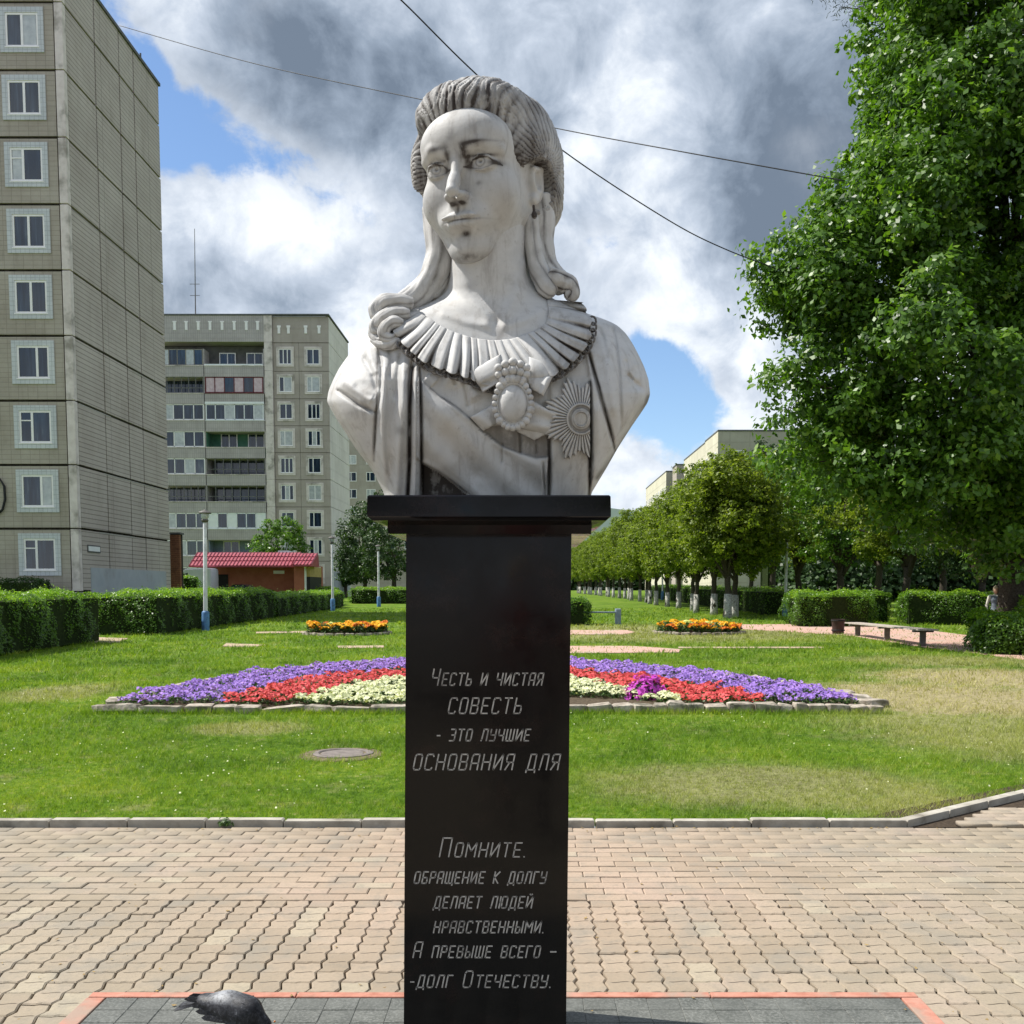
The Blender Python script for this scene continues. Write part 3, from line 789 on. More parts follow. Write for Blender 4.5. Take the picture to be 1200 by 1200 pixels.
# flower bands
def flower_pts(n, lo, hi):
    """points between two similar curves of the bed (1 = the back edge)"""
    out = []
    while len(out) < n:
        x = rng.uniform(BX - BHW + .2, BX + BHW - .2, n * 3); y = rng.uniform(BY0 + .17, BY0 + 8.6, n * 3)
        rho = bed_rho(x, y)
        rho += .018 * np.sin(x * 6) + .015 * np.sin(y * 9 + x * 2)
        k = (rho > lo) & (rho < hi); out += list(zip(x[k], y[k]))
    return np.array(out[:n])
def flower_patch(name, parent, XY, petal, hh=.14, leaf_n=None, size=.042, clump=.19, petal_n=None, label=None, seed=3):
    rg = np.random.default_rng(seed)
    n = len(XY)
    # domed plants: height varies on a clump grid
    cell = np.floor(XY / clump).astype(int); hx = (np.sin(cell[:, 0] * 12.9898 + cell[:, 1] * 78.233) * 43758.5453) % 1
    cc = (cell + .5) * clump; r = np.linalg.norm(XY - cc, axis=1) / (clump * .7)
    top = hh * (.55 + .65 * hx) * (1 - .45 * np.clip(r, 0, 1) ** 2)
    z = gz(XY[:, 1]) + .05 + top
    C_ = np.c_[XY, z]
    Nn = np.c_[(XY - cc) / clump * 1.2, np.full(n, .9)]
    Nn[:, 1] -= .25
    v, f, t = leaf_quads(C_, Nn, size, .95, .2, .45, rg)
    link(name, npmesh(name, v, f, attrs={'tint': t}), petal, parent, kind='stuff', label=label).location = -origin(parent)
    m = int(n * .8); k = rg.integers(0, n, m); C2 = C_[k] + rg.normal(0, .02, (m, 3)); C2[:, 2] = gz(C2[:, 1]) + .05 + (C_[k][:, 2] - gz(C2[:, 1]) - .05) * rg.uniform(.1, .97, m)
    v2, f2, t2 = leaf_quads(C2, Nn[k], size * 1.3, .5, .3, .7, rg)
    return v2, f2, t2
GL = []
for nm, lo, hi, n, pm, hh, sz, lab in (
    ('violet_flowers', .70, .965, 21000, 'purple', .15, .045, 'band of violet flowers'),
    ('red_flowers', .50, .70, 11000, 'red', .14, .05, 'band of red flowers'),
    ('cream_flowers', .0, .50, 13000, 'cream', .13, .05, 'patch of cream flowers')):
    XY = flower_pts(n, lo, hi)
    if nm == 'cream_flowers':
        # bare soil left open near the front middle
        k = ((XY[:, 0] - BX - .75) / 1.5) ** 2 + ((XY[:, 1] - BY0) / 1.2) ** 2 > 1; XY = XY[k]
    GL.append(flower_patch(nm, bed, XY, M[pm], hh, size=sz, label=lab, seed=len(GL) + 5))
v = np.concatenate([g[0] for g in GL]); link('flower_leaves', npmesh('fl', v, np.arange(len(v)).reshape(-1, 4), attrs={'tint': np.concatenate([g[2] for g in GL])}), M['leaf_flower'], bed, kind='stuff').location = -origin(bed)

def flower_plant(name, c, rx, ry, h, petal, n, size, label, cat, seed, leafn=None, parts=None):
    rg = np.random.default_rng(seed)
    t = thing(name, label, cat, tuple(c)); o_ = -origin(t)
    d = rg.normal(0, 1, (n, 3)); d[:, 2] = abs(d[:, 2]); d /= np.linalg.norm(d, axis=1)[:, None]
    lump = 1 + .22 * np.sin(d[:, 0] * 7 + seed) * np.cos(d[:, 1] * 6)
    P_ = d * np.array([rx, ry, h]) * (rg.uniform(.88, 1.06, n) * lump)[:, None] + np.array(c)
    v, f, tt = leaf_quads(P_, d, size, .9, .2, .4, rg)
    link('flowers', npmesh('flowers', v, f, attrs={'tint': tt}), M[petal], t, kind='stuff').location = o_
    m = leafn or n; d2 = rg.normal(0, 1, (m, 3)); d2[:, 2] = abs(d2[:, 2]); d2 /= np.linalg.norm(d2, axis=1)[:, None]
    P2 = d2 * np.array([rx, ry, h]) * rg.uniform(.35, .96, m)[:, None] + np.array(c)
    v, f, tt = leaf_quads(P2, d2, size * 1.3, .5, .3, .7, rg)
    link('leaves', npmesh('leaves', v, f, attrs={'tint': tt}), M['leaf_flower'], t, kind='stuff').location = o_
    return t
p = G(757, 823); flower_plant('petunia_plant', (p.x, p.y, p.z + .04), .27, .27, .30, 'magenta', 800, .055, 'bushy magenta flowering plant among the cream flowers right of the pedestal', 'flowering plant', 11, 1000)
# the two round beds of marigolds
def round_bed(px_, py_, rpx, lab, seed):
    c = G(px_, py_); r = rpx / 1200 * c.y
    t = thing('round_flower_bed', lab, 'flower bed', tuple(c), group='round marigold beds on the lawn')
    m_ = MB(); m_.lathe(tuple(c), [(r + .06, -.05), (r + .05, .03), (r * .9, .07), (r * .5, .12), (.05, .15)], 30); m_.obj('soil', M['earth'], t, smooth=True)
    rg = np.random.default_rng(seed)
    for k in range(28):
        a = 2 * math.pi * k / 28
        rough_stone(t, (c.x + (r + .06) * math.cos(a), c.y + (r + .06) * math.sin(a), c.z + .02), .26, .10, .09, a + math.pi / 2, 'edging_stone')
    allL = []
    a = rg.uniform(0, 2 * np.pi, 5200); rr = r * .97 * np.sqrt(rg.uniform(0, 1, 5200)); XY = np.stack([c.x + rr * np.cos(a), c.y + rr * np.sin(a)], 1)
    cell = np.floor(XY / .33).astype(int); key = (np.sin(cell[:, 0] * 12.9898 + cell[:, 1] * 78.233 + seed) * 43758.5453) % 1
    outer = rr > r * .55
    cls = np.where(outer, np.where(key < .60, 0, np.where(key < .85, 1, 3)), np.where(key < .35, 2, np.where(key < .7, 0, np.where(key < .85, 1, 3))))
    for ci, (nm, pm) in enumerate((('yellow_flowers', 'yellow'), ('orange_flowers', 'orange'), ('pale_flowers', 'pale_yellow'))):
        q = XY[cls == ci]
        if len(q): allL.append(flower_patch(nm, t, q, M[pm], .30, size=.085, clump=.33, seed=seed + ci, label=None))
    q = XY[cls == 3]; 
    C_ = np.c_[q, gz(q[:, 1]) + rg.uniform(.05, .34, len(q))]; allL.append(leaf_quads(C_, np.tile([0, -.3, 1.], (len(q), 1)), .12, .5, .2, .8, rg))
    v = np.concatenate([g[0] for g in allL]); link('leaves', npmesh('lv', v, np.arange(len(v)).reshape(-1, 4), attrs={'tint': np.concatenate([g[2] for g in allL])}), M['leaf_flower'], t, kind='stuff').location = -origin(t)
round_bed(407, 742.5, 48, 'round bed of yellow and orange flowers on the lawn left of the pedestal', 21)
round_bed(819, 741.5, 50, 'round bed of yellow and orange flowers on the lawn right of the pedestal', 33)
# ------------------------------------------------------------------ marble, granite
def _marble(hairy=0.0):
    def f(N, b):
        p = pos(N)
        n = N.noise(p, 4.5, 8, .62, .6); n2_ = N.noise(p, 17, 7, .65, .3); f_ = N.noise(p, 70, 5, .7)
        x, y, z = N.sep(p)
        sv = N.comb(N.m('MULTIPLY', x, 26.0), N.m('MULTIPLY', y, 26.0), N.m('MULTIPLY', z, 4.5))
        st = N.noise(sv, 1.0, 7, .68, .4)
        col = N.ramp(n, [(.30, (.39, .39, .39)), (.52, (.52, .52, .515)), (.72, (.45, .44, .425))])
        # weather streaks run down the stone
        col = N.mix(N.maprange(st, .50, .72, 0, .52 + .3 * hairy), col, (.22, .20, .185))
        col = N.mix(N.maprange(n2_, .53, .72, 0, .45), col, (.30, .28, .255))
        col = N.mix(N.maprange(f_, .60, .74, 0, .55), col, (.22, .20, .18))
        # a warm rusty tinge in places
        col = N.mix(N.maprange(N.noise(p, 3.1, 4), .56, .72, 0, .22), col, (.50, .42, .33))
        g = attr(N, 'grime_shade')  # real grime and painted eye and face shade share this attribute
        gg = N.m('MULTIPLY', g, N.maprange(N.m('ADD', n2_, N.m('MULTIPLY', N.m('SUBTRACT', st, .5), .8)), .26, .54, .55, 1.35))
        col = N.mix(N.m('MINIMUM', gg, .97), col, (.036, .027, .024))
        N.put(b.inputs['Base Color'], col)
        setbump(N, b, N.m('ADD', n2_, N.m('MULTIPLY', f_, .5)), .35, .003)
    return f
M['marble'] = mat('marble', rough=.62, spec=.35, build=_marble(0))
M['marble_hair'] = mat('weathered_marble', rough=.72, spec=.3, build=_marble(1.0))
M['brown_stone'] = noisy('dirty_stone', (.035, .028, .024), (.12, .085, .07), 26, .9, .2, .6, .006, (.07, .06, .055), 9)
def _granite(N, b):
    p = pos(N); f_ = N.noise(p, 130, 4, .8); n = N.noise(p, 7, 7, .65, .5)
    col = N.ramp(f_, [(.45, (.0035, .003, .0035)), (.64, (.006, .005, .0055)), (.78, (.03, .028, .028))])
    col = N.mix(N.maprange(n, .50, .72, 0, .35), col, (.026, .013, .011))
    N.put(b.inputs['Base Color'], col)
    N.put(b.inputs['Roughness'], N.maprange(N.noise(p, 5, 6, .6), .35, .7, .07, .22))
M['granite'] = mat('black_granite', rough=.1, spec=.24, build=_granite)
M['engrave'] = noisy('engraved_letters', (.34, .32, .30), (.52, .49, .46), 60, .9, .2, .2, .002, (.24, .22, .21), 12)

# ------------------------------------------------------------------ pedestal
PY = 2.90; PB = 3.62
ped = thing('pedestal', 'tall polished black granite pedestal with engraved text under the white bust', 'pedestal', (-.11, 3.26, 0))
xt0, zt = A(476, 612, PY)[0], A(476, 612, PY)[2]; xt1 = A(670, 612, PY)[0]
xb0, _, zb = A(473, 1198, PY); xb1 = A(663.5, 1198, PY)[0]
def shaft():
    # slightly out of plumb, as it stands
    k = (xt0 - xb0) / (zt - zb); k2 = (xt1 - xb1) / (zt - zb)
    x00 = xb0 - k * (zb - .10); x10 = xb1 - k2 * (zb - .10)
    bm = bmesh.new(); vs = []
    for (z, a, b) in ((.10, x00, x10), (zt + .01, xt0, xt1)):
        for x, y in ((a, PY), (b, PY), (b, PB), (a, PB)): vs.append(bm.verts.new((x, y, z)))
    for i in range(4): bm.faces.new((vs[i], vs[(i + 1) % 4], vs[4 + (i + 1) % 4], vs[4 + i]))
    bm.faces.new(vs[3::-1]); bm.faces.new(vs[4:])
    bmesh.ops.bevel(bm, geom=bm.edges[:], offset=.004, segments=2, affect='EDGES')
    return MB().bm(bm)
o = shaft().obj('shaft', M['granite'], ped); bm_autosmooth(o, 30)
cxm = (xb0 + xb1) / 2
m_ = MB(); m_.box(cxm - .236, cxm + .236, PY - .08, PB - .01, -.02, .102, .008); bm_autosmooth(m_.obj('plinth', M['granite'], ped), 30)
# cap: a moulded slab, square lip above a rolled under-edge
CF = 2.775; CB = 3.74
xc0 = A(430, 595, CF)[0]; xc1 = A(716, 595, CF)[0]
ztop = A(570, 580, CF)[2]; zlip = A(570, 600, CF)[2]; zbot = A(570, 612.5, CF + .04)[2]
ccx, ccy = (xc0 + xc1) / 2, (CF + CB) / 2; hx, hy = (xc1 - xc0) / 2, (CB - CF) / 2
prof = [(.05, zbot - .030), (.048, zbot - .006), (.030, zbot), (.012, zbot + .004), (.004, zbot + .012), (0, zlip - .012), (0, zlip + .004), (.001, ztop - .004), (.005, ztop)]
m_ = MB(); vs = []
for ins, z in prof:
    for sx, sy in ((-1, -1), (1, -1), (1, 1), (-1, 1)): vs.append((ccx + sx * (hx - ins), ccy + sy * (hy - ins), z))
k = len(prof)
m_.add(vs, [[i * 4 + j, i * 4 + (j + 1) % 4, (i + 1) * 4 + (j + 1) % 4, (i + 1) * 4 + j] for i in range(k - 1) for j in range(4)] + [[3, 2, 1, 0], [(k - 1) * 4 + j for j in range(4)]])
bm_autosmooth(m_.obj('cap', M['granite'], ped), 28)
m_ = MB(); m_.box(xt0 + .012, xt1 - .012, PY - .004, PY + .02, zt - .007, zt - .002); m_.obj('joint_line', M['kerb'], ped)

# ---- engraved inscription, a stroke alphabet
GL_ = {
 'Ч': (.85, [[(0, 1), (0, .58), (.12, .46), (1, .46)], [(1, 1), (1, 0)]]),
 'Е': (.8, [[(1, 1), (0, 1), (0, 0), (1, 0)], [(0, .5), (.85, .5)]]),
 'С': (.85, [[(1, .86), (.86, 1), (.16, 1), (0, .86), (0, .14), (.16, 0), (.86, 0), (1, .14)]]),
 'Т': (.9, [[(0, 1), (1, 1)], [(.5, 1), (.5, 0)]]),
 'Ь': (.8, [[(0, 1), (0, 0), (.85, 0), (1, .12), (1, .38), (.85, .5), (0, .5)]]),
 'И': (.9, [[(0, 1), (0, 0), (1, 1), (1, 0)]]),
 'Й': (.9, [[(0, 1), (0, 0), (1, 1), (1, 0)], [(.3, 1.22), (.5, 1.12), (.7, 1.22)]]),
 'А': (.85, [[(0, 0), (0, .84), (.16, 1), (1, 1), (1, 0)], [(0, .42), (1, .42)]]),
 'Я': (.85, [[(1, 0), (1, 1), (.15, 1), (0, .88), (0, .60), (.15, .48), (1, .48)], [(.5, .48), (0, 0)]]),
 'О': (.85, [[(.16, 0), (0, .14), (0, .86), (.16, 1), (.84, 1), (1, .86), (1, .14), (.84, 0), (.16, 0)]]),
 'В': (.85, [[(0, 0), (0, 1), (.82, 1), (.96, .88), (.96, .62), (.82, .52), (0, .52)], [(.82, .52), (1, .40), (1, .12), (.85, 0), (0, 0)]]),
 'Э': (.8, [[(0, 1), (.84, 1), (1, .86), (1, .14), (.84, 0), (0, 0)], [(.3, .5), (1, .5)]]),
 'Л': (.9, [[(0, 0), (.08, .1), (.22, 1), (1, 1), (1, 0)]]),
 'У': (.85, [[(0, 1), (0, .62), (.12, .5), (1, .5)], [(1, 1), (1, .14), (.86, 0), (0, 0)]]),
 'Ш': (1.15, [[(0, 1), (0, 0), (1, 0), (1, 1)], [(.5, 1), (.5, 0)]]),
 'Щ': (1.15, [[(0, 1), (0, 0), (1.1, 0), (1.1, -.18)], [(.5, 1), (.5, 0)], [(1, 1), (1, 0)]]),
 'Н': (.9, [[(0, 1), (0, 0)], [(1, 1), (1, 0)], [(0, .5), (1, .5)]]),
 'Д': (1.0, [[(.12, 0), (.26, 1), (.92, 1), (.92, 0)], [(0, -.18), (0, 0), (1.04, 0), (1.04, -.18)]]),
 'П': (.85, [[(0, 0), (0, 1), (1, 1), (1, 0)]]),
 'М': (1.1, [[(0, 0), (0, 1), (.5, .42), (1, 1), (1, 0)]]),
 'Б': (.8, [[(1, 1), (0, 1), (0, 0), (.85, 0), (1, .12), (1, .38), (.85, .5), (0, .5)]]),
 'Р': (.8, [[(0, 0), (0, 1), (.85, 1), (1, .88), (1, .6), (.85, .48), (0, .48)]]),
 'К': (.8, [[(0, 0), (0, 1)], [(1, 1), (.05, .52), (1, 0)]]),
 'Г': (.75, [[(0, 0), (0, 1), (1, 1)]]),
 'Ю': (1.2, [[(0, 0), (0, 1)], [(0, .5), (.3, .5)], [(.42, 0), (.3, .12), (.3, .88), (.42, 1), (.88, 1), (1, .88), (1, .12), (.88, 0), (.42, 0)]]),
 'Ы': (1.1, [[(0, 1), (0, 0), (.5, 0), (.62, .12), (.62, .38), (.5, .5), (0, .5)], [(1, 1), (1, 0)]]),
 '.': (.25, [[(0, 0), (.25, 0)]]), '-': (.5, [[(0, .45), (1, .45)]]), '–': (.9, [[(0, .5), (1, .5)]]), ' ': (.7, []),
}
def text_line(txt, x0, x1, yt, yb_, big=1.0):
    """pixel box of the line on the pedestal's face; capitals of the first letter stand taller"""
    H0 = (yb_ - yt)
    adv = []
    for ch in txt:
        caps = ch.isupper() and txt.upper() != txt
        h = H0 * (1.0 if (caps or txt.upper() == txt) else .74)
        w, _ = GL_[ch.upper()]; adv.append((ch.upper(), h, w * h * .52, h * .28))
    tot = sum(a[2] + a[3] for a in adv) - adv[-1][3] + .2 * H0
    k = (x1 - x0) / tot; x = x0
    for ch, h, w, gap in adv:
        m_ = MB()
        for st in GL_[ch][1]:
            P_ = []
            for (u, v) in st:
                px_ = x + u * w * k + v * h * .20; py_ = yb_ - v * h
                X, _, z = A(px_, py_, PY); P_.append((X, z))
            for (a, b) in zip(P_[:-1], P_[1:]):
                d = Vector((b[0] - a[0], b[1] - a[1])); L = d.length or 1e-6; d /= L; nn = Vector((-d.y, d.x)) * .0019
                a_ = Vector(a) - d * .0012; c_ = Vector(b) + d * .0012
                q = [a_ - nn, c_ - nn, c_ + nn, a_ + nn]
                ya, yb2 = PY - .0009, PY + .002
                m_.add([(p.x, ya, p.y) for p in q] + [(p.x, yb2, p.y) for p in q], [(0, 1, 2, 3), (0, 4, 5, 1), (1, 5, 6, 2), (2, 6, 7, 3), (3, 7, 4, 0)])
        if m_.n: m_.obj('letter', M['engrave'], ped)
        x += (w + gap) * k
for t in (('Честь и чистая', 505, 638, 784, 803), ('СОВЕСТЬ', 525, 613, 818, 836), ('- это лучшие', 511, 623, 850, 868), ('ОСНОВАНИЯ ДЛЯ', 484, 657, 884, 902),
          ('Помните.', 515, 621, 982, 1004), ('обращение к долгу', 485, 642, 1017, 1035), ('делает людей', 508, 626, 1046, 1064), ('нравственными.', 508, 641, 1075, 1093),
          ('А превыше всего –', 484, 654, 1104, 1122), ('-долг Отечеству.', 480, 650, 1138, 1157)):
    text_line(*t)

# ------------------------------------------------------------------ signed distance sculpting
class SDF:
    def __init__(s, lo, hi, h):
        s.h = h; s.lo = np.array(lo, np.float32)
        s.n = [int((b - a) / h) + 1 for a, b in zip(lo, hi)]
        s.ax = [np.float32(lo[i]) + np.arange(s.n[i], dtype=np.float32) * np.float32(h) for i in range(3)]
        s.D = np.full(s.n, 1e3, np.float32)
    def win(s, lo, hi):
        sl = tuple(slice(max(0, int((lo[i] - s.lo[i]) / s.h)), min(s.n[i], int((hi[i] - s.lo[i]) / s.h) + 2)) for i in range(3))
        P = (s.ax[0][sl[0]][:, None, None], s.ax[1][sl[1]][None, :, None], s.ax[2][sl[2]][None, None, :]); return sl, P
    def op(s, f, lo, hi, k, mode='add'):
        pad = k + 3 * s.h; sl, P = s.win([a - pad for a in lo], [a + pad for a in hi])
        d = f(*P); a = s.D[sl]
        if mode == 'add':
            hh = np.maximum(k - np.abs(a - d), 0) / k if k > 0 else 0; s.D[sl] = np.minimum(a, d) - (hh * hh * k * .25 if k > 0 else 0)
        elif mode == 'sub':
            d = -d; hh = np.maximum(k - np.abs(a - d), 0) / k if k > 0 else 0; s.D[sl] = np.maximum(a, d) + (hh * hh * k * .25 if k > 0 else 0)
    def ell(s, c, r, k=5, mode='add', rot=None):
        c = np.array(c, float); r = np.array(r, float); Rm = None
        if rot is not None:
            from mathutils import Euler
            Rm = np.array(Euler([R(a) for a in rot]).to_matrix()).T
        def f(x, y, z):
            x = x - c[0]; y = y - c[1]; z = z - c[2]
            if Rm is not None: x, y, z = (Rm[0, 0] * x + Rm[0, 1] * y + Rm[0, 2] * z), (Rm[1, 0] * x + Rm[1, 1] * y + Rm[1, 2] * z), (Rm[2, 0] * x + Rm[2, 1] * y + Rm[2, 2] * z)
            k0 = np.sqrt((x / r[0]) ** 2 + (y / r[1]) ** 2 + (z / r[2]) ** 2); k1 = np.sqrt((x / r[0] ** 2) ** 2 + (y / r[1] ** 2) ** 2 + (z / r[2] ** 2) ** 2) + 1e-6
            return (k0 * (k0 - 1) / k1).astype(np.float32)
        e = np.full(3, r.max()) if rot is not None else r
        s.op(f, c - e, c + e, k, mode)
    def cap(s, a, b, ra, rb, k=5, mode='add'):
        a = np.array(a, float); b = np.array(b, float); ab = b - a; L2 = (ab ** 2).sum() + 1e-9
        def f(x, y, z):
            t = np.clip(((x - a[0]) * ab[0] + (y - a[1]) * ab[1] + (z - a[2]) * ab[2]) / L2, 0, 1)
            return (np.sqrt((x - a[0] - t * ab[0]) ** 2 + (y - a[1] - t * ab[1]) ** 2 + (z - a[2] - t * ab[2]) ** 2) - (ra + t * (rb - ra))).astype(np.float32)
        m = max(ra, rb); s.op(f, np.minimum(a, b) - m, np.maximum(a, b) + m, k, mode)
    def mesh(s):
        """naive surface nets"""
        D = s.D; S = D < 0; nx, ny, nz = D.shape
        c = np.zeros((nx - 1, ny - 1, nz - 1), np.uint8)
        for i in (0, 1):
            for j in (0, 1):
                for k in (0, 1): c += S[i:nx - 1 + i, j:ny - 1 + j, k:nz - 1 + k]
        cell = (c > 0) & (c < 8); I, J, K = np.nonzero(cell); n = len(I)
        idx = np.full(c.shape, -1, np.int32); idx[I, J, K] = np.arange(n)
        acc = np.zeros((n, 3)); cnt = np.zeros(n)
        cor = [(i, j, k) for i in (0, 1) for j in (0, 1) for k in (0, 1)]
        for a in cor:
            for ax in range(3):
                if a[ax]: continue
                b = list(a); b[ax] = 1
                da = D[I + a[0], J + a[1], K + a[2]]; db = D[I + b[0], J + b[1], K + b[2]]
                m = (da < 0) != (db < 0); t = np.where(m, da / (da - db + 1e-12), 0)
                p = np.array(a, float)[None].repeat(n, 0); p[:, ax] = t; acc += p * m[:, None]; cnt += m
        V = (np.stack([I, J, K], 1) + acc / cnt[:, None]) * s.h + s.lo
        F = []
        for ax in range(3):
            u, v = (ax + 1) % 3, (ax + 2) % 3
            sa = [slice(1, -1)] * 3; sb = [slice(1, -1)] * 3; sa[ax] = slice(0, -1); sb[ax] = slice(1, None)
            A_ = S[tuple(sa)]; B_ = S[tuple(sb)]; 
            for flip, msk in ((0, A_ & ~B_), (1, ~A_ & B_)):
                q = np.stack(np.nonzero(msk), 1); q[:, u] += 1; q[:, v] += 1
                if not len(q): continue
                def at(du, dv):
                    w = q.copy(); w[:, u] -= du; w[:, v] -= dv; return idx[w[:, 0], w[:, 1], w[:, 2]]
                f = np.stack([at(1, 1), at(0, 1), at(0, 0), at(1, 0)], 1)
                F.append(f if not flip else f[:, ::-1])
        return V, np.concatenate(F)

# ------------------------------------------------------------------ the bust
bust = thing('marble_bust', 'weathered white marble portrait bust with swept-back hair, pleated collar and medallion', 'statue', (-.11, 3.2, ztop))
YR = 3.22; U = YR / 1200
def B(px_, py_, q):
    """photo-plane coordinates plus q units towards the viewer -> world (vectorised)"""
    px_ = np.asarray(px_, float); py_ = np.asarray(py_, float); Y = YR - np.asarray(q, float) * U
    t = (780 - py_) / 1200; k = (t * CT - ST) / (CT + t * ST); zc = k * Y
    return np.stack([(px_ - 618) / 1200 * (Y * CT - zc * ST), Y + 0 * px_, zc + EYE], -1)
def interp(y, pts):
    p = np.array(pts, float); return np.interp(y, p[:, 0], p[:, 1])
def smooth1(a, n=9):
    k = np.hanning(n + 2)[1:-1]; k /= k.sum(); ap = np.pad(a, n // 2, mode='edge'); return np.convolve(ap, k, 'valid')
PYS = np.arange(240, 598.1, 1.45)
XL = interp(PYS, [(240, 531), (300, 529), (325, 527), (340, 523), (350, 512), (357, 494), (366, 468), (380, 442), (392, 430), (405, 418), (418, 407), (432, 397), (446, 390), (458, 385), (470, 383), (480, 388), (492, 395), (512, 408), (530, 420), (545, 432), (556, 439), (566, 444), (578, 450), (598, 452)])
XR = interp(PYS, [(240, 616), (300, 617), (320, 620), (335, 628), (348, 645), (358, 664), (366, 684), (374, 708), (380, 722), (390, 733), (402, 741), (415, 748), (430, 755), (445, 760), (462, 762), (472, 759), (484, 751), (500, 740), (525, 724), (548, 711), (563, 702), (578, 693), (598, 690)])
XL = smooth1(XL, 7); XR = smooth1(XR, 7)
BF = smooth1(interp(PYS, [(240, 44), (310, 44), (335, 44), (350, 45), (370, 52), (400, 64), (440, 78), (480, 84), (520, 78), (560, 68), (598, 64)]), 15)
QC = smooth1(interp(PYS, [(240, 10), (310, 4), (345, 0), (380, 2), (440, 0), (598, 0)]), 15)
BBk = smooth1(interp(PYS, [(240, 42), (340, 46), (370, 56), (400, 66), (470, 70), (540, 60), (598, 52)]), 15)
EXPO = interp(PYS, [(240, 1.0), (345, 1.0), (380, .86), (430, .74), (598, .70)])

def pdist(X, Yp, line):
    """distance of points to a polyline, signed side and parameter"""
    best = np.full(np.shape(X), 1e9, np.float64); side = np.zeros(np.shape(X)); par = np.zeros(np.shape(X)); m = len(line) - 1
    for i in range(m):
        a = np.array(line[i], float); b = np.array(line[i + 1], float); ab = b - a; L2 = (ab ** 2).sum()
        t = np.clip(((X - a[0]) * ab[0] + (Yp - a[1]) * ab[1]) / L2, 0, 1)
        dx_ = X - a[0] - t * ab[0]; dy_ = Yp - a[1] - t * ab[1]; d = np.hypot(dx_, dy_)
        k = d < best; best = np.where(k, d, best); side = np.where(k, np.sign(ab[0] * (Yp - a[1]) - ab[1] * (X - a[0])), side); par = np.where(k, (i + t) / m, par)
    return best, side, par
def groove(X, Yp, line, w, dep, fade=.12):
    d, s_, t = pdist(X, Yp, line); f = np.clip(t / fade, 0, 1) * np.clip((1 - t) / fade, 0, 1) if fade else 1
    return -dep * np.exp(-(d / w) ** 2) * f
def step(X, Yp, line, h, w=1.6, fade=.05, reach=40):
    """raise the right-hand side (on the page) of a directed line by h, easing away over reach"""
    d, s_, t = pdist(X, Yp, line); sd = d * s_
    f = np.clip(t / fade, 0, 1) * np.clip((1 - t) / fade, 0, 1) if fade else 1
    return h * f * (1 / (1 + np.exp(-np.clip(sd / w, -30, 30)))) * np.exp(-np.clip(sd, 0, None) / reach)
SASH_U = [(490, 440), (497, 449), (513, 463), (534, 476), (553, 492), (567, 505), (588, 522), (608, 530), (629, 536), (643, 535)]
SASH_L = [(488, 538), (494, 542), (515, 553), (547, 576), (560, 588)]
SASH = SASH_U + [(640, 560), (636, 600), (560, 600), (547, 578), (515, 553), (494, 541), (488, 538)]
